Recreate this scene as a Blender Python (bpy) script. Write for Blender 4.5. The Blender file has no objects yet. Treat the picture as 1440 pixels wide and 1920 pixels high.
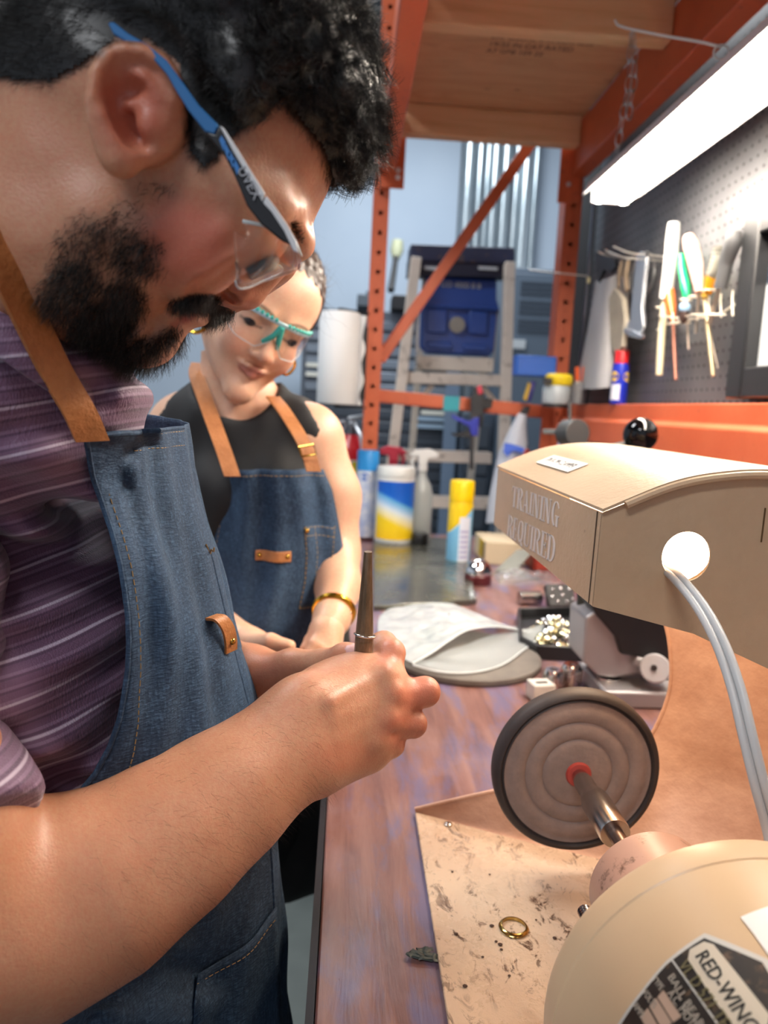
import bpy, bmesh, math, random
import numpy as np
from mathutils import Vector, Matrix, noise as mnoise
random.seed(7); rng = np.random.default_rng(7)
PI = math.pi
scene = bpy.context.scene
COL = scene.collection
# ---------------------------------------------------------------- camera
FPX = 1400.0
_yc = np.array([-65/FPX, 200/FPX, -1.0]); _yc /= np.linalg.norm(_yc)
_uc = np.array([.05, 1, 0.0]); _uc[2] = (_uc[0]*_yc[0]+_uc[1]*_yc[1])/(-_yc[2]); _uc /= np.linalg.norm(_uc)
_xc = np.cross(_yc, _uc)
CAM = np.array([0, 0, 1.37]); ROT = np.array([_xc, _yc, _uc])
cd = bpy.data.cameras.new('camera'); cam = bpy.data.objects.new('camera', cd); COL.objects.link(cam)
m4 = Matrix([list(ROT[i]) + [float(CAM[i])] for i in range(3)] + [[0, 0, 0, 1]]); cam.matrix_world = m4
cd.sensor_fit = 'HORIZONTAL'; cd.sensor_width = 36; cd.lens = FPX/1440*36
cd.clip_start = .02; cd.clip_end = 60
cd.dof.use_dof = True; cd.dof.focus_distance = .5; cd.dof.aperture_fstop = 9.0
scene.camera = cam
def P(px, py, Y=None, X=None, Z=None):
    """point where the sight line of a photo pixel meets the plane Y=, X= or Z="""
    d = ROT @ np.array([(px-720)/FPX, -(py-960)/FPX, -1.0])
    t = Y/d[1] if Y is not None else (X/d[0] if X is not None else (Z-CAM[2])/d[2])
    return Vector(CAM + t*d)
# ---------------------------------------------------------------- world and light
w = bpy.data.worlds.new('world'); scene.world = w; w.use_nodes = True
w.node_tree.nodes['Background'].inputs[0].default_value = (.78, .86, 1, 1)
w.node_tree.nodes['Background'].inputs[1].default_value = .42
def area(name, loc, rot, sx, sy, power, color=(1, 1, 1)):
    l = bpy.data.lights.new(name, 'AREA'); l.shape = 'RECTANGLE'; l.size = sx; l.size_y = sy
    l.energy = power; l.color = color
    o = bpy.data.objects.new(name, l); COL.objects.link(o); o.location = loc; o.rotation_euler = rot
    return o
area('unseen_fill_light', (-.9, -1.5, 3.55), (0, 0, 0), 1.2, .5, 42, (.95, .97, 1))  # three fill lights added under the ceiling, no fixture in view
area('unseen_fill_light', (-1.4, 1.6, 3.55), (0, 0, 0), 1.2, .5, 50, (.95, .97, 1))
area('unseen_fill_light', (.3, 3.9, 3.55), (0, 0, 0), 1.2, .5, 58, (.92, .96, 1))
vs = scene.view_settings
vs.view_transform = 'Standard'; vs.look = 'None'; vs.gamma = 1; vs.use_curve_mapping = False; vs.exposure = 0.42
scene.display_settings.display_device = 'sRGB'
try:
    scene.cycles.use_denoising = True
except Exception:
    pass
# ---------------------------------------------------------------- materials
def lin(c):
    if isinstance(c, str):
        c = [int(c[i:i+2], 16)/255 for i in (0, 2, 4)]
        return tuple(((x+.055)/1.055)**2.4 if x > .04045 else x/12.92 for x in c)
    return tuple(c)
class M:
    """small node-material builder"""
    def __init__(s, name, color='808080', rough=.5, metal=0, spec=.5):
        s.m = bpy.data.materials.new(name); s.m.use_nodes = True
        s.t = s.m.node_tree; s.b = s.t.nodes['Principled BSDF']; s.o = s.t.nodes['Material Output']
        s.c = None
        s.b.inputs['Base Color'].default_value = (*lin(color), 1); s.base = (*lin(color), 1)
        s.b.inputs['Roughness'].default_value = rough; s.b.inputs['Metallic'].default_value = metal
        s.b.inputs['Specular IOR Level'].default_value = spec
        s._tc = None
    def n(s, typ, **kw):
        n = s.t.nodes.new(typ)
        for k, v in kw.items():
            if k in n.inputs.keys() if isinstance(k, str) else False: n.inputs[k].default_value = v
            else: setattr(n, k, v)
        return n
    def link(s, a, b): s.t.links.new(a, b); return s
    def co(s, scale=(1, 1, 1), rot=(0, 0, 0), loc=(0, 0, 0)):
        tc = s.n('ShaderNodeTexCoord'); mp = s.n('ShaderNodeMapping')
        mp.inputs['Scale'].default_value = scale; mp.inputs['Rotation'].default_value = rot; mp.inputs['Location'].default_value = loc
        s.link(tc.outputs['Object'], mp.inputs[0]); return mp.outputs[0]
    def noise(s, sc=10, det=4, rough=.55, co=None, dist=0):
        n = s.n('ShaderNodeTexNoise'); n.inputs['Scale'].default_value = sc; n.inputs['Detail'].default_value = det
        n.inputs['Roughness'].default_value = rough; n.inputs['Distortion'].default_value = dist
        s.link(co if co is not None else s.co(), n.inputs['Vector']); return n.outputs['Fac']
    def ramp(s, fac, stops, interp='LINEAR'):
        r = s.n('ShaderNodeValToRGB'); r.color_ramp.interpolation = interp
        e = r.color_ramp.elements
        while len(e) < len(stops): e.new(.5)
        for i, (p, c) in enumerate(stops):
            e[i].position = p
            e[i].color = (*lin(c), 1) if not isinstance(c, (int, float)) else (c, c, c, 1)
        s.link(fac, r.inputs[0]); return r.outputs['Color']
    def mix(s, fac, a, b, mode='MIX'):
        x = s.n('ShaderNodeMix', data_type='RGBA', blend_type=mode)
        for i, v in ((0, fac), (6, a), (7, b)):
            if isinstance(v, (int, float)): x.inputs[i].default_value = v
            elif isinstance(v, (str, tuple)): x.inputs[i].default_value = (*lin(v), 1)
            else: s.link(v, x.inputs[i])
        return x.outputs[2]
    def math(s, op, a, b=None, c=None, clamp=False):
        x = s.n('ShaderNodeMath', operation=op, use_clamp=clamp)
        for i, v in enumerate((a, b, c)):
            if v is None: continue
            if isinstance(v, (int, float)): x.inputs[i].default_value = v
            else: s.link(v, x.inputs[i])
        return x.outputs[0]
    def attr(s, name):
        a = s.n('ShaderNodeAttribute'); a.attribute_name = name; return a.outputs['Fac']
    def color(s, out): s.link(out, s.b.inputs['Base Color']); return s
    def rough(s, out): s.link(out, s.b.inputs['Roughness']); return s
    def bump(s, h, dist=.001, strength=1.0):
        b = s.n('ShaderNodeBump'); b.inputs['Distance'].default_value = dist; b.inputs['Strength'].default_value = strength
        s.link(h, b.inputs['Height']); s.link(b.outputs[0], s.b.inputs['Normal']); return s
    def sss(s, wgt, rad=(.012, .004, .002), scale=1.0):
        s.b.inputs['Subsurface Weight'].default_value = wgt; s.b.inputs['Subsurface Radius'].default_value = rad
        s.b.inputs['Subsurface Scale'].default_value = scale; return s
    def emit(s, color, st):
        s.b.inputs['Emission Color'].default_value = (*lin(color), 1); s.b.inputs['Emission Strength'].default_value = st; return s
    def glass(s, ior=1.45, wgt=1.0):
        s.b.inputs['Transmission Weight'].default_value = wgt; s.b.inputs['IOR'].default_value = ior; return s
_mc = {}
def mat(name, color='808080', rough=.5, metal=0, var=0.0, vs_=14, spec=.5, bump=0, bsc=60, coat=0, dirt=None):
    """plain paint/metal/plastic with a little procedural variation"""
    key = name
    if key in _mc: return _mc[key]
    k = M(name, color, rough, metal, spec)
    if var or dirt:
        nz = k.noise(vs_, 5)
        c = lin(color)
        lo = tuple(max(0, x*(1-var)) for x in c); hi = tuple(min(1, x*(1+var)) for x in c)
        out = k.ramp(nz, [(.3, lo), (.7, hi)])
        if dirt:
            d = k.ramp(k.noise(vs_*2.3, 8, .7), [(.56, 0.0), (.66, 1.0)])
            out = k.mix(d, out, dirt)
        k.color(out)
    if bump: k.bump(k.noise(bsc, 3), bump)
    if coat: k.b.inputs['Coat Weight'].default_value = coat
    _mc[key] = k.m; return k.m
# ---------------------------------------------------------------- mesh building
class MB:
    def __init__(s): s.v = []; s.f = []
    def add(s, vs, fs):
        o = len(s.v); s.v += [tuple(v) for v in vs]; s.f += [tuple(i+o for i in f) for f in fs]; return s
    def box(s, c, d, rot=None):
        x, y, z = [k/2 for k in d]; c = Vector(c)
        vs = [Vector((a*x, b*y, e*z)) for a in (-1, 1) for b in (-1, 1) for e in (-1, 1)]
        if rot is not None:
            r = rot if isinstance(rot, Matrix) else Matrix.Rotation(rot, 3, 'Z')
            vs = [r @ v for v in vs]
        return s.add([c+v for v in vs], [(0, 1, 3, 2), (4, 6, 7, 5), (0, 4, 5, 1), (2, 3, 7, 6), (0, 2, 6, 4), (1, 5, 7, 3)])
    def bar(s, a, b, w, h, up=(0, 0, 1)):
        """box of section w x h from a to b"""
        a = Vector(a); b = Vector(b); t = (b-a).normalized(); u = Vector(up); sd = t.cross(u)
        if sd.length < 1e-4: sd = t.cross(Vector((1, 0, 0)))
        sd.normalize(); u = sd.cross(t)
        vs = [p+sd*i*w/2+u*j*h/2 for p in (a, b) for i, j in ((-1, -1), (1, -1), (1, 1), (-1, 1))]
        return s.add(vs, [(3, 2, 1, 0), (4, 5, 6, 7), (0, 1, 5, 4), (1, 2, 6, 5), (2, 3, 7, 6), (3, 0, 4, 7)])
    def tube(s, pts, r, n=12, cap=True, flat=None, up=None):
        """swept tube; r number or list; flat = (w,h) factors of the section"""
        pts = [Vector(p) for p in pts]; k = len(pts); rs = r if hasattr(r, '__len__') else [r]*k
        t0 = (pts[1]-pts[0]).normalized()
        u = Vector(up) if up is not None else (Vector((0, 0, 1)) if abs(t0.z) < .9 else Vector((1, 0, 0)))
        vs = []; fs = []
        for i, p in enumerate(pts):
            t = (pts[min(i+1, k-1)]-pts[max(i-1, 0)]).normalized()
            sd = t.cross(u)
            if sd.length < 1e-5: sd = t.cross(Vector((.3, .5, .8)))
            sd.normalize(); u = sd.cross(t).normalized()
            fw, fh = flat or (1, 1)
            for j in range(n):
                a = 2*PI*j/n; vs.append(p+sd*math.cos(a)*rs[i]*fw+u*math.sin(a)*rs[i]*fh)
        for i in range(k-1):
            for j in range(n):
                a = i*n+j; b = i*n+(j+1) % n; fs.append((a, b, b+n, a+n))
        if cap: fs.append(tuple(range(n))[::-1]); fs.append(tuple(range((k-1)*n, k*n)))
        return s.add(vs, fs)
    def cyl(s, a, b, r, r2=None, n=24, cap=True): return s.tube([a, b], [r, r if r2 is None else r2], n, cap)
    def lathe(s, prof, o=(0, 0, 0), axis=(0, 0, 1), n=32):
        """prof [(r, h)] about an axis from o"""
        ax = Vector(axis).normalized(); q = Vector((0, 0, 1)).rotation_difference(ax); o = Vector(o)
        vs = []; fs = []; k = len(prof)
        for r, h in prof:
            for j in range(n):
                a = 2*PI*j/n; vs.append(o+q @ Vector((max(r, 1e-5)*math.cos(a), max(r, 1e-5)*math.sin(a), h)))
        for i in range(k-1):
            for j in range(n):
                a = i*n+j; b = i*n+(j+1) % n; fs.append((a, b, b+n, a+n))
        closed = tuple(prof[0]) == tuple(prof[-1])
        if prof[0][0] > 1e-4 and not closed: fs.append(tuple(range(n))[::-1])
        if prof[-1][0] > 1e-4 and not closed: fs.append(tuple(range((k-1)*n, k*n)))
        return s.add(vs, fs)
    def prism(s, poly, ext):
        poly = [Vector(p) for p in poly]; e = Vector(ext); n = len(poly)
        fs = [tuple(range(n))[::-1], tuple(range(n, 2*n))]+[(i, (i+1) % n, n+(i+1) % n, n+i) for i in range(n)]
        return s.add(poly+[p+e for p in poly], fs)
    def ball(s, c, r, n=20, m=12, sc=(1, 1, 1), cut=None):
        vs = []; fs = []; c = Vector(c)
        for i in range(m+1):
            ph = PI*i/m
            for j in range(n):
                a = 2*PI*j/n
                vs.append(c+Vector((r*sc[0]*math.sin(ph)*math.cos(a), r*sc[1]*math.sin(ph)*math.sin(a), r*sc[2]*math.cos(ph))))
        for i in range(m):
            for j in range(n):
                a = i*n+j; b = i*n+(j+1) % n; fs.append((a, a+n, b+n, b))
        return s.add(vs, fs)
    def torus(s, c, R, r, axis=(0, 0, 1), n=32, m=10, arc=2*PI, a0=0):
        ax = Vector(axis).normalized(); q = Vector((0, 0, 1)).rotation_difference(ax); c = Vector(c)
        k = n+1 if arc < 2*PI-.01 else n
        pts = [[c+q @ Vector(((R+r*math.cos(b))*math.cos(a0+arc*i/n), (R+r*math.cos(b))*math.sin(a0+arc*i/n), r*math.sin(b)))
                for b in [2*PI*j/m for j in range(m)]] for i in range(k)]
        vs = [p for ring in pts for p in ring]; fs = []
        for i in range(n):
            for j in range(m):
                fs.append((i*m+j, ((i+1) % k)*m+j, ((i+1) % k)*m+(j+1) % m, i*m+(j+1) % m))
        return s.add(vs, fs)
    def grid(s, pts, thick=None):
        """pts[i][j] surface; thick: offset vector or number (along normals) for a closed slab"""
        A = np.array([[list(p) for p in row] for row in pts], float); a, b = A.shape[:2]
        fs = [(i*b+j, i*b+j+1, (i+1)*b+j+1, (i+1)*b+j) for i in range(a-1) for j in range(b-1)]
        if thick is None: return s.add(A.reshape(-1, 3), fs)
        if np.ndim(thick) == 0:
            du = np.gradient(A, axis=0); dv = np.gradient(A, axis=1); N = np.cross(du, dv)
            N /= np.linalg.norm(N, axis=2, keepdims=True)+1e-12; B = A+N*thick
        else: B = A+np.array(thick)
        n = a*b; fs2 = [tuple(k+n for k in f[::-1]) for f in fs]
        rim = [i*b for i in range(a)]+[(a-1)*b+j for j in range(1, b)]+[i*b+b-1 for i in range(a-2, -1, -1)]+[j for j in range(b-2, 0, -1)]
        fr = [(rim[i], rim[(i+1) % len(rim)], rim[(i+1) % len(rim)]+n, rim[i]+n) for i in range(len(rim))]
        return s.add(np.concatenate([A.reshape(-1, 3), B.reshape(-1, 3)]), fs+fs2+fr)
    def holes(s, o, du, dv, nu, nv, r, k=8):
        """perforated sheet: nu x nv cells of size |du| x |dv| from corner o, one round hole each"""
        o = Vector(o); du = Vector(du); dv = Vector(dv); lu, lv = du.length, dv.length
        for i in range(nu):
            for j in range(nv):
                c = o+du*(i+.5)+dv*(j+.5)
                sq = [(-.5, -.5), (0, -.5), (.5, -.5), (.5, 0), (.5, .5), (0, .5), (-.5, .5), (-.5, 0)]
                vs = [c+du*a+dv*b for a, b in sq]
                cr = [c+du/lu*r*math.cos(t)+dv/lv*r*math.sin(t) for t in [math.radians(225+45*q) for q in range(8)]]
                s.add(vs+cr, [(q, (q+1) % 8, 8+(q+1) % 8, 8+q) for q in range(8)])
        return s
    def build(s, name, m=None, parent=None, smooth=40, bevel=0, mods=None, origin=None, segs=2):
        me = bpy.data.meshes.new(name); vs = s.v
        o = bpy.data.objects.new(name, me); COL.objects.link(o)
        off = Vector((0, 0, 0))
        if parent is not None: off = PO.get(parent.name, Vector((0, 0, 0)))
        elif origin is not None: off = Vector(origin)
        else:
            A = np.array(vs); off = Vector(((A[:, 0].min()+A[:, 0].max())/2, (A[:, 1].min()+A[:, 1].max())/2, A[:, 2].min()))
        me.from_pydata([tuple(Vector(v)-off) for v in vs], [], s.f)
        bm = bmesh.new(); bm.from_mesh(me); bmesh.ops.remove_doubles(bm, verts=bm.verts, dist=1e-6)
        bmesh.ops.recalc_face_normals(bm, faces=bm.faces); bm.to_mesh(me); bm.free()
        if parent is not None:
            o.parent = parent; PO[o.name] = off
        else:
            o.location = off; PO[o.name] = off
        if m is not None:
            for q in (m if isinstance(m, (list, tuple)) else [m]): me.materials.append(q.m if isinstance(q, M) else q)
        if smooth: sharpen(me, smooth)
        if bevel:
            b = o.modifiers.new('bevel', 'BEVEL'); b.width = bevel; b.segments = segs; b.limit_method = 'ANGLE'; b.angle_limit = .6
            b.harden_normals = False
        return o
PO = {}     # world origin of every object's local frame
def sharpen(me, deg):
    me.polygons.foreach_set('use_smooth', [True]*len(me.polygons))
    if deg < 180: me.set_sharp_from_angle(angle=math.radians(deg))
def npmesh(name, V, F, m, parent=None, attrs=None, smooth=180, origin=None):
    off = PO.get(parent.name) if parent is not None else Vector(origin if origin is not None else V.mean(0))
    me = bpy.data.meshes.new(name)
    V = np.asarray(V, np.float32)-np.array(off, np.float32); F = np.asarray(F, np.int32); k = F.shape[1]
    me.vertices.add(len(V)); me.vertices.foreach_set('co', V.ravel())
    me.loops.add(F.size); me.loops.foreach_set('vertex_index', F.ravel())
    me.polygons.add(len(F)); me.polygons.foreach_set('loop_start', np.arange(0, F.size, k, dtype=np.int32))
    me.polygons.foreach_set('loop_total', np.full(len(F), k, np.int32))
    me.update(calc_edges=True); me.validate()
    for kx, a in (attrs or {}).items():
        at = me.attributes.new(kx, 'FLOAT', 'POINT'); at.data.foreach_set('value', np.asarray(a, np.float32))
    sharpen(me, smooth)
    o = bpy.data.objects.new(name, me); COL.objects.link(o)
    if parent is not None: o.parent = parent
    else: o.location = off
    PO[o.name] = off
    for q in (m if isinstance(m, (list, tuple)) else [m]): me.materials.append(q.m if isinstance(q, M) else q)
    return o
def thing(name, loc, label, cat, group=None):
    o = bpy.data.objects.new(name, None); COL.objects.link(o); o.location = loc; o.empty_display_size = .02
    PO[o.name] = Vector(loc); return tag(o, label, cat, group)
def tag(o, label=None, cat=None, group=None, kind=None):
    if label: o['label'] = label
    if cat: o['category'] = cat
    if group: o['group'] = group
    if kind: o['kind'] = kind
    return o
def struct(o): o['kind'] = 'structure'; return o
def text_mesh(body, size, depth, mtx, name, m, parent, font_scale_x=1.0, bold=0.0, align='LEFT', spacing=1.0):
    c = bpy.data.curves.new('t', 'FONT'); c.body = body; c.size = size; c.extrude = depth; c.offset = bold
    c.align_x = align; c.space_character = spacing; c.resolution_u = 3
    o = bpy.data.objects.new('t', c); COL.objects.link(o)
    me = bpy.data.meshes.new_from_object(o); bpy.data.objects.remove(o)
    off = PO[parent.name]
    me.transform(Matrix.Translation(-off) @ mtx @ Matrix.Diagonal((font_scale_x, 1, 1, 1)))
    me.name = name
    ob = bpy.data.objects.new(name, me); COL.objects.link(ob); ob.parent = parent; PO[ob.name] = off
    me.materials.append(m.m if isinstance(m, M) else m)
    return ob
def frame(o, x, y):
    """matrix with origin o, X axis x, Y axis y, Z their cross"""
    x = Vector(x).normalized(); z = x.cross(Vector(y)).normalized(); y = z.cross(x)
    return Matrix.Translation(Vector(o)) @ Matrix((x, y, z)).transposed().to_4x4()
def smooth_path(pts, n=8):
    """Catmull-Rom through points"""
    p = [np.array(q, float) for q in pts]; p = [2*p[0]-p[1]]+p+[2*p[-1]-p[-2]]; out = []
    for i in range(1, len(p)-2):
        for k in range(n):
            t = k/n
            out.append(.5*((2*p[i])+(-p[i-1]+p[i+1])*t+(2*p[i-1]-5*p[i]+4*p[i+1]-p[i+2])*t*t+(-p[i-1]+3*p[i]-3*p[i+1]+p[i+2])*t**3))
    out.append(p[-2]); return out
# ---------------------------------------------------------------- signed-distance sculpting
class SDF:
    def __init__(s, lo, hi, h):
        s.lo = np.array(lo, float); s.h = h; s.n = np.maximum(2, np.ceil((np.array(hi)-s.lo)/h).astype(int)+1)
        s.F = np.full(s.n, 1.0, np.float32); s.ax = [(s.lo[i]+h*np.arange(s.n[i])).astype(np.float32) for i in range(3)]
    def block(s, lo, hi):
        a = np.clip(np.floor((np.array(lo)-s.lo)/s.h).astype(int), 0, s.n); b = np.clip(np.ceil((np.array(hi)-s.lo)/s.h).astype(int)+1, 0, s.n)
        if (b <= a).any(): return None
        sl = tuple(slice(a[i], b[i]) for i in range(3))
        X = s.ax[0][sl[0]][:, None, None]; Y = s.ax[1][sl[1]][None, :, None]; Z = s.ax[2][sl[2]][None, None, :]
        return sl, X, Y, Z
    def comb(s, sl, d, k, op):
        F = s.F[sl]
        if op == 'sub': d = -d; F2 = F
        if op == 'add':
            if k > 0:
                h = np.maximum(k-np.abs(F-d), 0)/k; s.F[sl] = np.minimum(F, d)-h*h*k*.25
            else: s.F[sl] = np.minimum(F, d)
        elif op in ('sub', 'int'):
            if k > 0:
                h = np.maximum(k-np.abs(F-d), 0)/k; s.F[sl] = np.maximum(F, d)+h*h*k*.25
            else: s.F[sl] = np.maximum(F, d)
    def ell(s, c, r, rot=None, k=.01, op='add', amt=None):
        """ellipsoid; rot = 3x3 whose COLUMNS are its local axes"""
        c = np.array(c, float); r = np.array(r, float) if np.ndim(r) else np.array([r]*3, float); m = r.max()+k*1.2+2*s.h
        bl = s.block(c-m, c+m)
        if bl is None: return s
        sl, X, Y, Z = bl; X = X-c[0]; Y = Y-c[1]; Z = Z-c[2]
        if rot is not None:
            q = np.array(rot); X, Y, Z = [q[0, i]*X+q[1, i]*Y+q[2, i]*Z for i in range(3)]
        k0 = np.sqrt((X/r[0])**2+(Y/r[1])**2+(Z/r[2])**2)+1e-9
        k1 = np.sqrt((X/r[0]**2)**2+(Y/r[1]**2)**2+(Z/r[2]**2)**2)+1e-9
        d = (k0*(k0-1)/k1).astype(np.float32)
        s.comb(sl, d, k, op); return s
    def cone(s, a, b, ra, rb, k=.01, op='add', flat=None):
        """tapered capsule; flat=(axis, factor): squash across a direction"""
        a = np.array(a, float); b = np.array(b, float); m = max(ra, rb)*(1 if flat is None else max(1, flat[1]))+k*1.2+2*s.h
        bl = s.block(np.minimum(a, b)-m, np.maximum(a, b)+m)
        if bl is None: return s
        sl, X, Y, Z = bl; ab = b-a; L2 = (ab**2).sum()+1e-12
        px, py, pz = X-a[0], Y-a[1], Z-a[2]
        t = np.clip((px*ab[0]+py*ab[1]+pz*ab[2])/L2, 0, 1)
        dx, dy, dz = px-ab[0]*t, py-ab[1]*t, pz-ab[2]*t
        if flat is not None:
            u = np.array(flat[0], float); u /= np.linalg.norm(u); q = dx*u[0]+dy*u[1]+dz*u[2]; g = 1/flat[1]-1
            dx, dy, dz = dx+u[0]*q*g, dy+u[1]*q*g, dz+u[2]*q*g
        d = np.sqrt(dx*dx+dy*dy+dz*dz)-(ra+(rb-ra)*t)
        s.comb(sl, d.astype(np.float32), k, op); return s
    def chain(s, pts, rs, k=.01, op='add', flat=None):
        for i in range(len(pts)-1): s.cone(pts[i], pts[i+1], rs[i], rs[i+1], k, op, flat)
        return s
    def field(s, fn, k=0, op='add', lo=None, hi=None):
        bl = s.block(s.lo if lo is None else lo, s.lo+s.h*(s.n-1) if hi is None else hi)
        sl, X, Y, Z = bl; s.comb(sl, np.asarray(fn(X, Y, Z), np.float32), k, op); return s
    def displace(s, fn, lo=None, hi=None):
        bl = s.block(s.lo if lo is None else lo, s.lo+s.h*(s.n-1) if hi is None else hi)
        sl, X, Y, Z = bl; s.F[sl] = s.F[sl]+np.asarray(fn(X, Y, Z), np.float32); return s
    def mesh(s, relax=1):
        F = s.F; S = F < 0; n = np.array(F.shape)-1
        cnt = np.zeros(n, np.int32); acc = np.zeros((*n, 3), np.float32)
        for axis in range(3):
            d = [0, 0, 0]; d[axis] = 1
            a = S[:F.shape[0]-d[0], :F.shape[1]-d[1], :F.shape[2]-d[2]]; b = S[d[0]:, d[1]:, d[2]:]
            I = np.argwhere(a != b); i, j, k = I.T
            fa = F[i, j, k]; fb = F[i+d[0], j+d[1], k+d[2]]; t = fa/(fa-fb)
            pos = I.astype(np.float32); pos[:, axis] += t
            o1, o2 = [q for q in range(3) if q != axis]
            for u in (0, 1):
                for v in (0, 1):
                    c = I.copy(); c[:, o1] -= u; c[:, o2] -= v
                    ok = (c >= 0).all(1) & (c < n).all(1); c = c[ok]
                    np.add.at(cnt, tuple(c.T), 1); np.add.at(acc, tuple(c.T), pos[ok])
        cells = np.argwhere(cnt > 0); idx = np.full(n, -1, np.int64); idx[tuple(cells.T)] = np.arange(len(cells))
        V = acc[tuple(cells.T)]/cnt[tuple(cells.T)][:, None]
        Fs = []
        for axis in range(3):
            d = [0, 0, 0]; d[axis] = 1
            a = S[:F.shape[0]-d[0], :F.shape[1]-d[1], :F.shape[2]-d[2]]; b = S[d[0]:, d[1]:, d[2]:]
            I = np.argwhere(a != b); o1, o2 = [(1, 2), (2, 0), (0, 1)][axis]
            I = I[(I[:, o1] > 0) & (I[:, o2] > 0) & (I[:, o1] < n[o1]) & (I[:, o2] < n[o2])]
            q = []
            for u, v in ((1, 1), (0, 1), (0, 0), (1, 0)):
                c = I.copy(); c[:, o1] -= u; c[:, o2] -= v; q.append(idx[tuple(c.T)])
            q = np.stack(q, 1); ins = S[tuple(I.T)]; q[~ins] = q[~ins][:, ::-1]; Fs.append(q)
        Q = np.concatenate(Fs); Q = Q[(Q >= 0).all(1)]
        for _ in range(relax):      # gentle Laplacian
            E = np.concatenate([Q[:, [0, 1]], Q[:, [1, 2]], Q[:, [2, 3]], Q[:, [3, 0]]])
            sm = np.zeros_like(V); c = np.zeros(len(V), np.float32)
            np.add.at(sm, E[:, 0], V[E[:, 1]]); np.add.at(c, E[:, 0], 1); np.add.at(sm, E[:, 1], V[E[:, 0]]); np.add.at(c, E[:, 1], 1)
            V = .5*V+.5*sm/np.maximum(c, 1)[:, None]
        return V*s.h+s.lo, Q
def axes(x, y):
    """3x3 with columns x, y', x cross y"""
    x = np.array(x, float); x /= np.linalg.norm(x); z = np.cross(x, np.array(y, float)); z /= np.linalg.norm(z); return np.stack([x, np.cross(z, x), z], 1)
# ================================================================ SETTING
concrete = M('concrete_floor', '6b726e', .45); concrete.color(concrete.ramp(concrete.noise(3, 8), [(.3, '515955'), (.7, '7a827c')]))
b = MB().box((-1, 1.5, -.05), (8, 9, .1)); struct(b.build('floor', concrete))
wallm = M('painted_wall', 'a9b8c8', .7); wallm.color(wallm.ramp(wallm.noise(1.2, 3), [(.3, 'a3b3c4'), (.7, 'aebdcc')]))
b = MB().box((-1, 5.45, 1.85), (8, .1, 3.9)); struct(b.build('wall_back', wallm))
b = MB().box((.86, .6, 1.85), (.08, 3.8, 3.9)); struct(b.build('wall_right', mat('grey_wall', '5c6068', .7, var=.06)))
b = MB().box((-1, 1.5, 3.75), (8, 9, .1)); struct(b.build('ceiling', mat('dark_ceiling', '41474a', .8, var=.1, vs_=4)))

# ================================================================ RACK
orange = M('rack_orange', 'd2602f', .42)
_n = orange.noise(5, 6); _s = orange.ramp(orange.noise(38, 8, .75), [(.60, 0.0), (.68, 1.0)])
orange.color(orange.mix(_s, orange.ramp(_n, [(.3, 'b9532f'), (.7, 'ca663f')]), '8a4532'))
orange.bump(orange.noise(90, 3), .0004)
darkhole = mat('dark_gap', '201614', .8)
XL, XR, YR = .071, .655, 2.4
rack = thing('pallet_rack', (.36, YR, 0), 'orange steel pallet rack frame with punched posts and diagonal brace over the bench', 'rack')
def post(x, y, w):
    b = MB(); b.holes((x-w/2, y, 0), (w, 0, 0), (0, 0, .0585), 1, 52, .0075)
    zt = 52*.0585
    for sx in (-1, 1): b.box((x+sx*w/2, y+.035, zt/2), (.003, .07, zt))
    b.box((x, y+.071, zt/2), (w, .002, zt))
    o = b.build('post', orange, rack)
    return o
post(XL, YR, .046); post(.668, YR, .050)
for x in (XL, XR+.013):
    post(x, -.55, .05)
# braces of the end frame
MB().bar((XL+.015, YR+.03, 1.405), (XR+.02, YR+.03, 1.378), .035, .042).build('horizontal_brace', orange, rack, bevel=.003)
MB().bar(P(712, 675, Y=YR+.04), P(1000, 262, Y=YR+.04), .03, .036).build('diagonal_brace', orange, rack, bevel=.003)
# shelf beams along Y
def beam(x, z0, z1, t, y0=-.5, y1=YR+.0, step=True, sgn=1):
    h = z1-z0
    prof = [(-t/2, 0), (t/2, 0), (t/2, h*.56), (t/2-.018*sgn*0-.016, h*.63), (t/2-.016, h), (-t/2, h)] if step else [(-t/2, 0), (t/2, 0), (t/2, h), (-t/2, h)]
    b = MB().prism([(x-sgn*q, y0, z0+r) for q, r in prof], (0, y1-y0, 0)); return b
beam(.083, 2.075, 2.235, .05).build('shelf_beam', orange, rack, bevel=.003)
beam(.675, 2.10, 2.24, .05, sgn=-1).build('shelf_beam', orange, rack, bevel=.003)
bb = beam(.70, 1.302, 1.408, .05, y1=YR, sgn=1); bb.build('bench_beam', orange, rack, bevel=.003)
# beam end connectors with slotted rivet holes
for x, z0, z1, w in ((.092, 2.03, 2.20, .09), (.648, 2.02, 2.2, .07), (.632, 1.245, 1.40, .03)):
    MB().box((x, YR-.012, (z0+z1)/2), (w, .008, z1-z0)).build('beam_connector', orange, rack, bevel=.002)
steelp = mat('zinc_pin', 'd5dbe0', .35, .3)
for z in (2.083, 2.062):
    MB().lathe([(0, 0), (.008, 0), (.0075, .002)], (.118, YR-.016, z), (0, -1, 0), 14).build('rivet', steelp, rack)
MB().lathe([(0, 0), (.007, 0), (.006, .002)], (.643, YR-.016, 2.075), (0, -1, 0), 14).build('rivet', steelp, rack)
# teal tape round the brace
b = MB().box((.327, YR+.03, 1.392), (.052, .039, .047)); tag(b.build('tape_band', mat('teal_tape', '2a9ba6', .5)), 'teal tape wrapped round the orange horizontal brace', 'tape')
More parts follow.
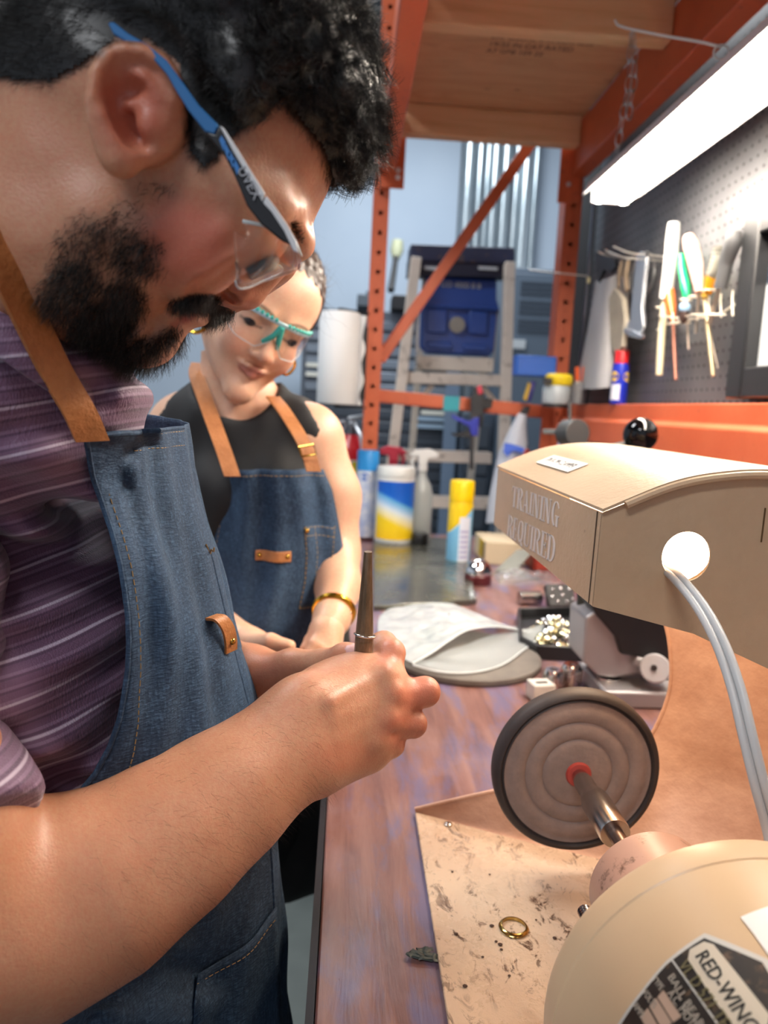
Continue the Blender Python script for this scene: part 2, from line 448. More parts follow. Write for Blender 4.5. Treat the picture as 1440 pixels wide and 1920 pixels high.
# plywood deck and joists under it
ply = M('plywood', 'b98f63', .65)
_c = ply.co((1.2, 9, 3)); _w = ply.noise(2.2, 5, .6, _c, 1.6)
_col = ply.ramp(_w, [(.25, 'b98c68'), (.45, 'd0a27c'), (.6, 'c4946e'), (.8, 'dab08c')])
_k = ply.ramp(ply.noise(9, 2, .5, ply.co((1, 1.6, 1))), [(.70, 0.0), (.78, 1.0)])
ply.color(ply.mix(_k, _col, '6e4526'))
deck = MB().box((.38, 1.1, 2.262), (.56, 2.6, .018)).build('plywood_deck', ply)
tag(deck, 'plywood shelf deck seen from below resting on the orange beams', 'shelf')
pine = M('pine', 'c8996a', .6)
_c = pine.co((.9, 14, 14)); pine.color(pine.mix(pine.ramp(pine.noise(3.5, 2, .5, pine.co((1, 1, 1))), [(.68, 0.0), (.74, 1.0)]), pine.ramp(pine.noise(2.5, 5, .6, _c, .8), [(.25, 'c4966c'), (.5, 'dbb088'), (.75, 'e2bc96')]), '6b3d1c'))
for y, lb in ((2.34, 'pine joist under the plywood at the far end of the shelf'), (1.70, 'pine joist crossing under the middle of the plywood shelf')):
    tag(MB().box((.38, y, 2.21), (.54, .045, .085)).build('wood_joist', pine, bevel=.004), lb, 'joist')
# grade stamps printed on the plywood
inkm = mat('stamp_ink', '5b4636', .8)
stamp = ['A7 GPB 109 25', '19/32 IN CAT RATED', 'EXPOSURE 1 THICKNESS', 'PS 1-09  C-D', '000  40/20  MILL 425']
for (x, y, s_, k) in ((.40, 1.98, .03, 5), (.42, 1.40, .026, 4)):
    for i in range(k):
        text_mesh(stamp[i], s_, .0002, frame((x-.10, y-.035*i, 2.2526), (1, 0, 0), (0, -1, 0)), 'grade_stamp', inkm, deck, .75)

# ================================================================ BENCH
top = M('painted_bench', '6d4a48', .38)
_g = top.noise(3, 8, .65, top.co((16, 1.6, 8)), .5); _p = top.noise(7, 6, .65, top.co((3.2, .8, 1)), .3)
_base = top.ramp(_g, [(.3, '5f3d39'), (.5, '7c554b'), (.72, '946e64')])
_blue = top.mix(top.ramp(_p, [(.49, 0.0), (.62, .65)]), _base, '5d5f86')
_lt = top.mix(top.ramp(top.noise(4.2, 6, .6, top.co((1.5, 1.2, 1), loc=(3, 1, 0))), [(.50, 0.0), (.7, .35)]), _blue, 'a8939d')
_sc = top.ramp(top.noise(46, 6, .8, top.co((3, .8, 1))), [(.68, 0.0), (.73, .8)])
top.color(top.mix(_sc, _lt, '3c2724')); top.rough(top.ramp(_g, [(.2, .25), (.8, .42)])); top.bump(_g, .0006)
bench = thing('workbench', (.33, 1, .0), 'long wooden workbench with worn brown and blue paint', 'workbench')
MB().box((.335, .95, .93), (.682, 3.1, .04)).build('bench_top', top, bench, bevel=.002)
MB().box((-.0095, .95, .925), (.006, 3.1, .052)).build('edge_strip', mat('black_edge', '14161f', .5), bench)
for y in (-.45, 2.40):
    for x in (.05, .62): MB().box((x, y, .455), (.06, .06, .91)).build('leg', mat('dark_steel', '23252a', .5), bench)

# ================================================================ PEGBOARD
peg = M('grey_pegboard', '5f6063', .38); peg.color(peg.ramp(peg.noise(6, 4), [(.3, '4c4d50'), (.7, '5f6063')]))
XP = .745; nH, nV = 84, 34; dp = .0254
b = MB(); b.holes((XP, YR+.0, 1.30), (0, -dp, 0), (0, 0, dp), nH, nV, .0034)
tag(b.build('pegboard', peg, smooth=0), 'dark grey pegboard with rows of holes mounted above the orange beam', 'pegboard')
tag(MB().box((XP+.03, 1.40, 1.74), (.012, 2.42, .9)).box((XP+.004, 2.50, 1.72), (.008, .19, .86)).build('backing_board', mat('black_board', '1c1d20', .7)), 'dark backing board behind the pegboard holes', 'board')
# thin light metal edge at the far end of the pegboard
tag(MB().box((XP-.02, YR-.02, 1.72), (.006, .012, .62)).build('edge_trim', mat('alu_trim', '8f93a3', .3, .8)), 'thin pale metal strip standing along the far edge of the pegboard', 'trim')
# ================================================================ POLISHING MACHINE
BT = .9505
beige = M('beige_enamel', 'b99f80', .42)
_n = beige.noise(9, 5); _d = beige.ramp(beige.noise(55, 9, .78), [(.655, 0.0), (.70, 1.0)])
beige.color(beige.mix(_d, beige.ramp(_n, [(.3, 'b09678'), (.7, 'bfa688')]), '6b543f')); beige.bump(beige.noise(170, 4, .6), .0005)
smoothb = M('smooth_beige_enamel', 'c3a17c', .33)
_d = smoothb.ramp(smoothb.noise(26, 6, .75), [(.69, 0.0), (.73, .8)])
smoothb.color(smoothb.mix(_d, smoothb.ramp(smoothb.noise(5, 3), [(.3, 'c9aa86'), (.7, 'd2b592')]), '6e4f36'))
worn = M('worn_tray_enamel', 'c6a888', .3)
_o = worn.co((1, 1, 1)); _sp = worn.ramp(worn.noise(70, 8, .75, worn.co((1, .6, 1)), 1.0), [(.54, 0.0), (.61, 1.0)])
_pt = worn.ramp(worn.noise(11, 4, .6), [(.36, 0.0), (.56, 1.0)])
_f = worn.math('MULTIPLY', _sp, _pt)
worn.color(worn.mix(_f, worn.ramp(worn.noise(8, 4), [(.3, 'ccae92'), (.7, 'dcc3a6')]), '5a4030'))
worn.rough(worn.ramp(worn.noise(30, 6, .7), [(.4, .16), (.6, .42)])); worn.bump(worn.noise(75, 6, .75), .0016, 1.0); worn.b.inputs['Coat Weight'].default_value = .5; worn.b.inputs['Coat Roughness'].default_value = .12
peach = M('dusty_enamel', 'b98566', .5)
_a = peach.ramp(peach.noise(9, 8, .7, peach.co((1, 2.5, 3))), [(.3, 'b58a72'), (.6, 'cfa68c'), (.8, 'd8b39a')])
_b = peach.ramp(peach.noise(60, 8, .8, peach.co((1, 1.2, .5))), [(.66, 0.0), (.73, .8)])
peach.color(peach.mix(_b, _a, '573527')); peach.bump(peach.noise(80, 4, .7), .0008)
steel = mat('machined_steel', 'b9b4b0', .22, 1, var=.1, vs_=30)
dsteel = mat('stained_steel', '8a766c', .3, 1, var=.25, vs_=22)
chrome = mat('chrome', 'e8e8e8', .07, 1)
AX, AZ = .2163, 1.0568
mach = thing('bench_polisher', (.25, .5, .952), 'beige bench polishing machine with motor, hooded light and dust scoop', 'polishing machine')
# tray
trp = [(.0864, .7234), (.0847, .10), (.52, .10), (.52, .46), (.46, .505), (.38, .575), (.30, .63), (.1983, .6701)]
MB().prism([(x, y, .951) for x, y in trp], (0, 0, .004)).build('tray', worn, mach, bevel=.0012)
# dust scoop
near = [(.0864, .7234, .9535), (.14, .700, .9535), (.1983, .672, .9535), (.30, .628, .955), (.40, .575, .975), (.475, .52, 1.03), (.505, .50, 1.12), (.49, .50, 1.22)]
far_ = [(.0864, .7236, .957), (.125, .715, .973), (.175, .705, .992), (.250, .70, 1.012), (.305, .70, 1.036), (.331, .70, 1.095), (.3275, .70, 1.15), (.31, .70, 1.20)]
A = smooth_path(near, 6); B = smooth_path(far_, 6); rows = []
for k in range(13):
    s = k/12; e = s**1.35
    rows.append([a*(1-e)+b*e - np.array([0, 0, 1])*(.012*math.sin(PI*s)*(min(1, i/14))) for i, (a, b) in enumerate(zip(A, B))])
sc = MB().grid(rows, .0016).build('dust_scoop', peach, mach)
lipb = MB().tube([b+np.array([0, .001, 0]) for b in B], .0022, 8); lipb.build('rolled_rim', peach, sc)
# hood
hp = [(.1755, 1.2395), (.176, 1.3055), (.2194, 1.3255), (.252, 1.334), (.2896, 1.3375), (.34, 1.335), (.39, 1.324), (.44, 1.30), (.48, 1.262), (.50, 1.21),
      (.455, 1.12), (.425, 1.10), (.395, 1.125), (.350, 1.168), (.3068, 1.1985), (.2492, 1.2225)]
H0, H1 = .50, .86
def plate_curve(name, loops, thick, mtx, m, parent, bevel=0):
    c = bpy.data.curves.new('t', 'CURVE'); c.dimensions = '2D'; c.fill_mode = 'BOTH'; c.extrude = thick/2
    for lp in loops:
        sp = c.splines.new('POLY'); sp.points.add(len(lp)-1); sp.use_cyclic_u = True
        for i, (x, y) in enumerate(lp): sp.points[i].co = (x, y, 0, 1)
    o = bpy.data.objects.new('t', c); COL.objects.link(o); me = bpy.data.meshes.new_from_object(o); bpy.data.objects.remove(o)
    me.transform(Matrix.Translation(-PO[parent.name]) @ mtx); me.name = name
    ob = bpy.data.objects.new(name, me); COL.objects.link(ob); ob.parent = parent; PO[ob.name] = PO[parent.name]
    me.materials.append(m.m if isinstance(m, M) else m); sharpen(me, 40); return ob
hc = (.2381, 1.2775); circ = [(hc[0]+.0172*math.cos(t), hc[1]+.0176*math.sin(t)) for t in np.linspace(0, 2*PI, 40, endpoint=False)]
fr = frame((0, H0, 0), (1, 0, 0), (0, 0, 1))
plate_curve('hood_side', [hp, circ], .0016, fr, beige, mach)
plate_curve('hood_side', [hp], .0016, frame((0, H1, 0), (1, 0, 0), (0, 0, 1)), beige, mach)
front = MB().prism([(.1755, H0-.001, 1.2395), (.1772, H0-.001, 1.2395), (.1777, H0-.001, 1.3055), (.176, H0-.001, 1.3055)], (0, H1-H0+.002, 0)).build('hood_front', beige, mach)
MB().bar((.1753, H0+.008, 1.2395), (.1757, H0+.008, 1.3055), .0012, .0006).build('seam', mat('seam_shadow_gap', '4c3b2d', .8), front)
cur = smooth_path([(q[0], 0, q[1]) for q in hp[1:11]], 6); T = []
for y in (H0-.0045, H1+.0045): T.append([(p[0]-.0008, y, p[2]+.0012) for p in cur])
cover = MB().grid(T, np.array([.0, 0, .0022])).build('hood_cover', beige, mach)
# rolled lip of the cover along the near edge
MB().tube([(p[0]-.0002, H0-.0045, p[2]-.0004) for p in cur[2:]], .0030, 8).build('rolled_edge', beige, cover)
MB().bar((.290, H0-.0012, 1.290), (.290, H0-.0012, 1.314), .0008, .0008).build('scratch', mat('scratch_rust', '5c4427', .8), bpy.data.objects['hood_side'])
# lettering on the hood: bold stencil serif capitals
def stencil(txt):
    """returns polygons in a 1-high box per letter, and advance widths"""
    def arc(cx, cy, rx, ry, a0, a1, n=12): return [(cx+rx*math.cos(math.radians(a0+(a1-a0)*i/n)), cy+ry*math.sin(math.radians(a0+(a1-a0)*i/n))) for i in range(n+1)]
    def rect(a, b, c, d): return [(a, b), (c, b), (c, d), (a, d)]
    def ring(cx, cy, ro, ri, a0, a1): return arc(cx, cy, ro[0], ro[1], a0, a1)+arc(cx, cy, ri[0], ri[1], a1, a0)
    st = lambda x, w=.13: [rect(x, 0, x+w, 1), rect(x-.05, 0, x+w+.05, .05), rect(x-.05, .95, x+w+.05, 1)]
    bowl = lambda x, y0, y1, r: [ring(x, (y0+y1)/2, (r, (y1-y0)/2), (r-.13, (y1-y0)/2-.06), -86, 86)]
    G = {'T': (st(.19)+[[(0, 1), (.14, 1), (.14, .95), (.05, .93), (.02, .75), (0, .75)], [(.51, 1), (.37, 1), (.37, .95), (.46, .93), (.49, .75), (.51, .75)]], .54),
         'R': (st(.05)+bowl(.23, .48, 1, .25)+[[(.22, .5), (.33, .5), (.50, .04), (.52, 0), (.38, 0)]], .56),
         'A': ([[(.22, 1), (.29, 1), (.50, .0), (.35, 0)], [(.19, .95), (.22, 1), (.10, 0), (.05, 0)], rect(0, 0, .17, .05), rect(.30, 0, .55, .05), rect(.15, .3, .31, .36)], .57),
         'I': (st(.06), .27),
         'N': ([rect(.06, 0, .11, 1), rect(.0, 0, .17, .05), rect(.0, .95, .13, 1), [(.10, 1), (.24, 1), (.46, 0), (.36, 0)], rect(.44, 0, .48, 1), rect(.38, .95, .54, 1)], .58),
         'G': ([ring(.27, .5, (.25, .5), (.12, .44), 100, 262), ring(.27, .5, (.23, .5), (.17, .44), 30, 84), rect(.33, 0.02, .45, .42), rect(.27, .40, .51, .45)], .55),
         'E': (st(.05)+[rect(.21, .95, .42, 1), rect(.38, .72, .42, 1), rect(.21, 0, .42, .05), rect(.38, 0, .42, .28), rect(.21, .47, .35, .52), rect(.32, .38, .35, .62)], .48),
         'Q': ([ring(.27, .5, (.25, .5), (.12, .44), 98, 262), ring(.27, .5, (.25, .5), (.12, .44), -82, 82), [(.24, .16), (.33, .2), (.50, -.08), (.38, -.10)]], .56),
         'U': ([rect(.05, .2, .18, 1), rect(0, .95, .23, 1), ring(.26, .22, (.21, .22), (.08, .17), 180, 262), ring(.26, .22, (.21, .22), (.17, .17), 278, 360), rect(.43, .2, .47, 1), rect(.36, .95, .53, 1)], .56),
         'D': (st(.05)+[ring(.23, .5, (.28, .5), (.15, .44), -86, 86)], .57)}
    out = []; x = 0
    for ch in txt:
        ps, wd = G[ch]; out += [[(px_+x, py_) for px_, py_ in p] for p in ps]; x += wd
    return out, x
white = mat('stencil_white', 'cfc8c2', .6)
def lettering(txt, y_far, y_near, zb, hgt):
    polys, w_ = stencil(txt); b = MB()
    for p in polys:
        b.prism([(.1754+.0076*(zb[0]+(zb[1]-zb[0])*u/w_+hgt*v-1.2395), y_far+(y_near-y_far)*u/w_, zb[0]+(zb[1]-zb[0])*u/w_+hgt*v) for u, v in p], (-.00035, 0, 0))
    return b.build('stencil_lettering', white, front, smooth=0)
def yz(px_, py_): p = P(px_, py_, X=.1755); return p.y, p.z
lettering('TRAINING', .776, .597, (1.2730, 1.2785), .0215)
lettering('REQUIRED', .786, .599, (1.2400, 1.2480), .0225)
lab = MB().box((.2065, .715, 1.3248), (.020, .115, .0004), Matrix.Rotation(math.radians(-24), 3, 'Y')).build('paper_label', mat('paper_white', 'e6e2dc', .6), cover)
text_mesh('S/N R-39F-CLAMPER', .0115, .0001, frame((.2035, .765, 1.3237), (0, -1, 0), (.91, 0, .42)), 'label_print', mat('print_black', '2a2624', .7), lab, .95)
# bulb and socket inside; bulb drawn out long to throw glare on the tray
bulbm = M('bulb_glow', 'ffffff').emit('ffe2c0', 14)
MB().tube([(.2655, .556, 1.269), (.266, .562, 1.269), (.268, .575, 1.269), (.272, .70, 1.271), (.276, .82, 1.272), (.276, .832, 1.272)], [.012, .020, .0255, .0255, .0255, .014], 28).build('light_bulb', bulbm, mach)
MB().cyl((.276, .832, 1.272), (.277, .857, 1.273), .016).build('lamp_socket', mat('white_ceramic', 'ddd8d0', .4), mach)
# twin cord out of the hole
cordm = mat('grey_cord', 'b9b9b8', .4, var=.04)
cp = [P(1243, 1064, Y=.53), P(1268, 1082, Y=.485), P(1312, 1135, Y=.455), P(1350, 1205, Y=.43), P(1380, 1290, Y=.41), P(1402, 1380, Y=.395), P(1424, 1470, Y=.385), P(1448, 1560, Y=.38), P(1465, 1640, Y=.37)]
sp = smooth_path(cp, 8); b = MB()
for s in (-1, 1):
    b.tube([Vector(p)+Vector((.0021*s, -.0012*s, 0.0006*s)) for p in sp], .0027, 10)
b.build('power_cord', cordm, mach)
# motor
mo = MB().lathe([(0, 0), (.080, 0), (.0985, -.004), (.1, -.009), (.1, -.022), (.0992, -.0228), (.0992, -.0242), (.1, -.025), (.1, -.30), (0, -.30)], (AX, .358, AZ), (0, 1, 0), 96).build('motor_housing', smoothb, mach, smooth=30)
MB().lathe([(0, .108), (.036, .108), (.041, .104), (.0418, .06), (.044, 0), (0, 0)], (AX, .352, AZ), (0, 1, 0), 64).build('bearing_boss', mat('brown_enamel', 'b88f7a', .38, var=.08, dirt='5a3c2c', vs_=18), mach, smooth=30)
b = MB()
for i in range(6): b.torus((AX-.0385, .462+i*.0022-.006, AZ-.026), .004, .0011, (0, 1, 0), 16, 6)
b.cyl((AX-.0385, .45, AZ-.026), (AX-.0385, .468, AZ-.026), .0032); b.build('grub_screw', steel, mach)
MB().cyl((AX, .44, AZ), (AX, .585, AZ), .0062).build('spindle', dsteel, mach)
MB().lathe([(.0078, 0), (.0115, 0), (.0120, .003), (.0120, .046), (.0108, .052), (.0085, .060), (.0085, .078), (.0066, .090), (0, .090)], (AX, .520, AZ), (0, 1, 0), 40).build('spindle_sleeve', steel, mach, smooth=30)
MB().cyl((AX, .456, AZ), (AX, .471, AZ), .013, n=6).build('collar', dsteel, mach)
# motor foot
MB().box((AX, .22, .962), (.12, .2, .018)).build('motor_foot', smoothb, mach, bevel=.003)
# wheel
wh = thing('felt_wheel', (AX, .62, AZ), 'round grey felt polishing wheel with concentric ridges on the spindle', 'polishing wheel')
wm = M('wheel_felt', '6d5b54', .75); wm.color(wm.ramp(wm.noise(60, 6, .7), [(.3, '83726a'), (.7, '988379')])); wm.bump(wm.noise(260, 3), .0004)
prof = [(0, 0), (.018, 0), (.0185, .0012)]
prof = [(.010, .0035), (.026, .0034), (.0295, .0026), (.0315, .0008), (.034, .0028), (.038, .0034), (.0445, .0028), (.047, .0006), (.0495, .0028), (.054, .0034), (.060, .0028), (.0625, .0006), (.0665, .0016)]
L_ = [(0, .0035)]+prof+[(.0665, -.010), (.0, -.010)]
MB().lathe([(r, h) for r, h in L_], (AX, .6165, AZ), (0, -1, 0), 96).build('wheel_face', wm, wh, smooth=60)
MB().lathe([(.0660, .0020), (.0675, .0005), (.0695, .0030), (.073, .0022), (.0752, -.002), (.0752, -.012), (.073, -.0165), (.066, -.017), (.066, .0020)], (AX, .6165, AZ), (0, -1, 0), 96).build('wheel_rim', mat('rubber_dark', '37302f', .6, var=.2, vs_=40), wh, smooth=60)
MB().lathe([(0, .0062), (.0105, .0062), (.0115, .004), (.0115, 0), (0, 0)], (AX, .6165, AZ), (0, -1, 0), 40).build('hub_label', mat('hub_red', 'b4463d', .5), wh)
# name plate wrapped on the motor
def cyl_hit(px_, py_, R_=.1):
    d = ROT @ np.array([(px_-720)/FPX, -(py_-960)/FPX, -1.0])
    a = d[0]**2+d[2]**2; bq = 2*(d[0]*(-AX)+d[2]*(1.37-AZ)); c = AX*AX+(1.37-AZ)**2-R_*R_
    dis = max(bq*bq-4*a*c, 0); t = (-bq-math.sqrt(dis))/(2*a); p = CAM+t*d
    return p[1], math.atan2(p[2]-AZ, p[0]-AX)
def wrapped(name, poly, m, parent, r, zoom=True):
    pts = [cyl_hit(1100+x/4.235, 1640+y/4.235) if zoom else (x, y) for x, y in poly]
    bm = bmesh.new(); vs = [bm.verts.new((q[0]*1.0, q[1]*.1, 0)) for q in pts]; bm.faces.new(vs)
    bmesh.ops.triangulate(bm, faces=bm.faces)
    for _ in range(3): bmesh.ops.subdivide_edges(bm, edges=[e for e in bm.edges if e.calc_length() > .006], cuts=1); bmesh.ops.triangulate(bm, faces=bm.faces)
    me = bpy.data.meshes.new(name); bm.to_mesh(me); bm.free()
    for v in me.vertices:
        y, a = v.co.x, v.co.y/.1; v.co = Vector((AX+r*math.cos(a), y, AZ+r*math.sin(a)))-PO[parent.name]
    me.materials.append(m); o = bpy.data.objects.new(name, me); COL.objects.link(o); o.parent = parent; PO[o.name] = PO[parent.name]
    sol = o.modifiers.new('solid', 'SOLIDIFY'); sol.thickness = .0002; return o
pw = mat('plate_silver', 'c9c5bd', .35, var=.05); pb = mat('plate_black', '2a2521', .4, var=.3, dirt='5d4a38', vs_=60)
plate = wrapped('name_plate', [(940, 472), (1130, 545), (1440, 680), (1560, 900), (1900, 1500), (1500, 1900), (700, 2100), (60, 1500), (262, 1180), (440, 930), (640, 690)], pw, mach, .1004)
wrapped('plate_field', [(940, 515), (1120, 590), (1400, 710), (1530, 930), (1850, 1500), (1480, 1850), (720, 2050), (110, 1480), (290, 1190), (450, 960), (640, 730)], pb, plate, .1007)
wrapped('title_box', [(940, 548), (1015, 570), (1240, 850), (1460, 1130), (1430, 1300), (1250, 1320), (1000, 980), (815, 690), (828, 610)], mat('plate_ivory', 'c9bda9', .4, var=.1), plate, .1010)
wrapped('rule_line', [(680, 692), (692, 684), (1060, 1200), (1045, 1206)], pw, plate, .1010)
for q in ([(622, 930), (765, 1140), (700, 1186), (575, 985)], [(565, 992), (690, 1190), (620, 1250), (512, 1060)], [(500, 1070), (600, 1250), (530, 1300), (440, 1140)]):
    wrapped('blank_field', q, mat('plate_blank', 'b59a86', .4, var=.1), plate, .1010)
tg_ = wrapped('corner_sticker', [(1222, 345), (1440, 262), (1700, 200), (1800, 700), (1440, 640), (1330, 480)], mat('sticker_white', 'e9e6e0', .35), mach, .1004)
def wrap_text(txt, p0, p1, hgt, m, r=.1014, bold=0, sx=1.0, zoom=True):
    (y0, a0), (y1, a1) = [cyl_hit(1100+q[0]/4.235, 1640+q[1]/4.235) for q in (p0, p1)]
    c = bpy.data.curves.new('t', 'FONT'); c.body = txt; c.size = hgt; c.extrude = .0001; c.offset = bold; c.resolution_u = 2
    o = bpy.data.objects.new('t', c); COL.objects.link(o); me = bpy.data.meshes.new_from_object(o); bpy.data.objects.remove(o)
    dx, dv = y1-y0, (a1-a0)*.1; L = math.hypot(dx, dv); ex = (dx/L, dv/L); ev = (ex[1], -ex[0])
    if ev[1] > 0: ev = (-ev[0], -ev[1])     # text's up = towards the top of the drum (angle falls)
    w_ = max(v.co.x for v in me.vertices)
    for v in me.vertices:
        u = v.co.x/w_*L; h = v.co.y; rr = r+v.co.z; y = y0+ex[0]*u+ev[0]*h; a = a0+(ex[1]*u+ev[1]*h)/.1
        v.co = Vector((AX+rr*math.cos(a), y, AZ+rr*math.sin(a)))-PO[plate.name]
    me.materials.append(m); ob = bpy.data.objects.new('plate_text', me); COL.objects.link(ob); ob.parent = plate; PO[ob.name] = PO[plate.name]
pk = mat('plate_ink', '1d1a18', .5)
wrap_text('RED-WING', (868, 660), (1290, 1290), .0085, pk, bold=.0001)
sil = mat('plate_print', 'a99f92', .4); olive = mat('plate_olive', '6f6748', .5)
wrap_text('BALL BEARING', (655, 830), (1010, 1420), .0048, sil)
wrap_text('A.C. MOTOR', (655, 960), (900, 1330), .0048, sil)
wrap_text('VL D 571 TE', (735, 740), (1080, 1250), .0075, olive)
wrap_text('TYPE', (530, 850), (600, 940), .0040, sil)
wrap_text('VOLTS', (455, 950), (545, 1080), .0040, sil)
wrap_text('AMPS', (385, 1060), (450, 1160), .0040, sil)
# ================================================================ TUBE LAMP
lamp = thing('tube_lamp', (.56, 1.1, 1.90), 'white twin tube work lamp hanging by chains above the pegboard, lit', 'lamp')
tubem = M('lit_tube', 'ffffff').emit('fff0de', 62)
whitem = mat('white_enamel', 'd9dbdd', .4)
for x in (.532, .588):
    MB().cyl((x, .42, 1.853), (x, 1.715, 1.853), .0125, n=16).build('lamp_tube', tubem, lamp)
MB().prism([(.500, .40, 1.862), (.512, .40, 1.888), (.535, .40, 1.905), (.59, .40, 1.905), (.612, .40, 1.888), (.626, .40, 1.862), (.622, .40, 1.862), (.608, .40, 1.883), (.590, .40, 1.872), (.535, .40, 1.872), (.516, .40, 1.883), (.504, .40, 1.862)], (0, 1.335, 0)).build('reflector', whitem, lamp)
MB().box((.56, 1.722, 1.868), (.085, .012, .05)).build('end_cap', whitem, lamp, bevel=.002)
zinc = mat('zinc_chain', 'b9bcbd', .35, .8)
def chain(name, pts, label):
    ln = .030; path = smooth_path(pts, 24); d = 0; last = np.array(path[0]); b = MB(); i = 0
    for q in path[1:]:
        q = np.array(q)
        if np.linalg.norm(q-last) >= ln*.86:
            t = Vector(q-last).normalized(); c = Vector((q+last)/2)
            sd = t.cross(Vector((0, 1, 0)) if i % 2 else Vector((1, .2, 0))).normalized()
            ring = [c+t*(ln/2)*math.cos(a)*1.08+sd*.0068*math.sin(a) for a in np.linspace(0, 2*PI, 15)]
            b.tube(ring, .0013, 6, cap=False); last = q; i += 1
    return tag(b.build(name, zinc), label, 'chain', 'lamp chains')
chain('chain', [P(1184, 60, Y=1.60), P(1180, 150, Y=1.60), P(1168, 215, Y=1.60), P(1156, 290, Y=1.60), P(1150, 330, Y=1.60)], 'zinc chain running down from the shelf to the end of the tube lamp')
chain('chain', [P(1187, 60, Y=1.57), P(1190, 140, Y=1.57), P(1180, 200, Y=1.57), P(1179, 238, Y=1.57)], 'short loose zinc chain end dangling from the shelf beside the longer chain')
wp = [P(1153, 38, Y=1.35), P(1166, 50, Y=1.33), P(1240, 66, Y=1.25), P(1310, 78, Y=1.18), P(1352, 88, Y=1.14)]
b = MB().tube(smooth_path(wp, 6), .0022, 8); ww = b.build('hanger_wire', mat('white_wire', 'c9c7c2', .4)); tag(ww, 'bent white hanger wire sticking out from above the tube lamp', 'wire')
MB().torus(P(1352, 98, Y=1.14), .010, .0016, (.2, 1, 0), 24, 6).build('ring', mat('white_wire'), ww)

# ================================================================ THINGS ON THE PEGBOARD
XQ = .718
def q(px_, py_, X=XQ): return P(px_, py_, X=X)
def ob(b, name, m, label, cat, group=None, **kw): return tag(b.build(name, m, **kw), label, cat, group)
hookm = mat('bright_wire', 'd0cfc8', .3, .7)
def hook(name, pts, label, r=.0022, group='pegboard hooks'):
    return ob(MB().tube(smooth_path([q(*p[:2], X=p[2]) for p in pts], 6), r, 8), name, hookm, label, 'hook', group)
hook('peg_hook', [(1250, 482, .742), (1215, 478, .70), (1180, 474, .66), (1150, 462, .63)], 'long bright peg hook rising at its tip, above the adjustable wrench')
hook('peg_hook', [(1243, 490, .742), (1210, 486, .70), (1175, 484, .66), (1140, 472, .64), (1135, 468, .635)], 'lower bright peg hook that carries the adjustable wrench')
hook('peg_hook', [(1190, 482, .742), (1160, 482, .71), (1135, 478, .67), (1122, 472, .65)], 'peg hook furthest left, holding a dark pair of pliers')
# adjustable wrench
wr = thing('adjustable_wrench', q(1200, 625), 'chrome adjustable wrench hanging head down from a peg hook', 'wrench')
wch = mat('wrench_chrome', 'c6cad0', .25, .85)
def flatpoly(pix, X, t, tilt=0): return MB().prism([q(a, b_, X=X+tilt*(b_-500)/100) for a, b_ in pix], (-t, 0, 0))
flatpoly([(1200, 478), (1208, 471), (1216, 474), (1219, 484), (1214, 520), (1209, 580), (1213, 612), (1205, 628), (1187, 618), (1178, 622), (1177, 612), (1188, 600), (1190, 575), (1195, 520)], .700, .009).build('handle', wch, wr, bevel=.0015)
flatpoly([(1178, 614), (1196, 620), (1214, 630), (1211, 636), (1190, 632), (1175, 622)], .699, .012).build('jaw', wch, wr, bevel=.001)
MB().cyl(q(1188, 606, .700), q(1204, 612, .700), .006, n=14).build('adjusting_screw', wch, wr)
# bow of a saw (ring)
ob(MB().torus(q(1204, 517, .722), .056, .0028, (1, .15, 0), 40, 8), 'wire_ring', mat('dull_wire', '8d8f90', .4, .6), 'thin grey wire ring hanging behind the adjustable wrench', 'ring')
pl = thing('pliers', q(1155, 560, .70), 'dark pliers with wooden grips hanging left of the wrench', 'pliers')
flatpoly([(1122, 470), (1140, 478), (1158, 484), (1162, 500), (1150, 512), (1138, 506), (1128, 530), (1124, 500)], .70, .010).build('jaws', mat('black_steel', '2e2f33', .4, .5), pl, bevel=.001)
MB().tube([q(1178, 488, .70), q(1173, 515, .70), q(1176, 545, .70)], [.006, .0085, .006], 12).build('grip', mat('worn_wood_grip', '92806b', .6, var=.2), pl)
MB().tube([q(1166, 488, .70), q(1161, 515, .70), q(1160, 540, .70)], [.004, .0055, .004], 12).build('grip', mat('worn_wood_grip'), pl)
# hanging grey cloth sleeve
sh = [[q(1117+(1080-1117)*t**1.2, 527+(728-527)*t, .712-.012*math.sin(PI*t)), q(1140+(1118-1140)*t, 522+(729-522)*t, .690-.03*t), q(1163+(1160-1163)*t, 516+(722-516)*t, .712), q(1180+(1172-1180)*t, 545+(712-545)*t, .735)] for t in np.linspace(0, 1, 12)]
ob(MB().grid([smooth_path(r, 5) for r in sh], .0015), 'apron', mat('grey_cloth', 'a9a9ab', .8, var=.07, vs_=9), 'pale grey cloth apron hanging on the pegboard behind the wire brush', 'apron')
# wire brush
wb = thing('wire_brush', q(1160, 665, .70), 'wooden handled wire brush hanging bristles to the left', 'brush')
MB().prism([q(a, b_, .70) for a, b_ in [(1160, 540), (1176, 560), (1181, 600), (1176, 650), (1166, 664), (1158, 660), (1150, 620), (1145, 585), (1150, 560)]], (-.014, 0, 0)).build('wooden_back', mat('weathered_wood', 'a39b8c', .65, var=.15), wb, bevel=.002)
b = MB()
for i in range(11):
    for j in range(3):
        y0 = 588+i*7.3; p0 = q(1148+i*1.2, y0, .699-j*.004); p1 = q(1134+i*1.8, y0+3, .697-j*.004); b.cyl(p0, p1, .0016, .0022, 5)
tag(b.build('bristles', mat('wire_bristle', 'b8ac94', .4, .5), wb), kind='stuff')
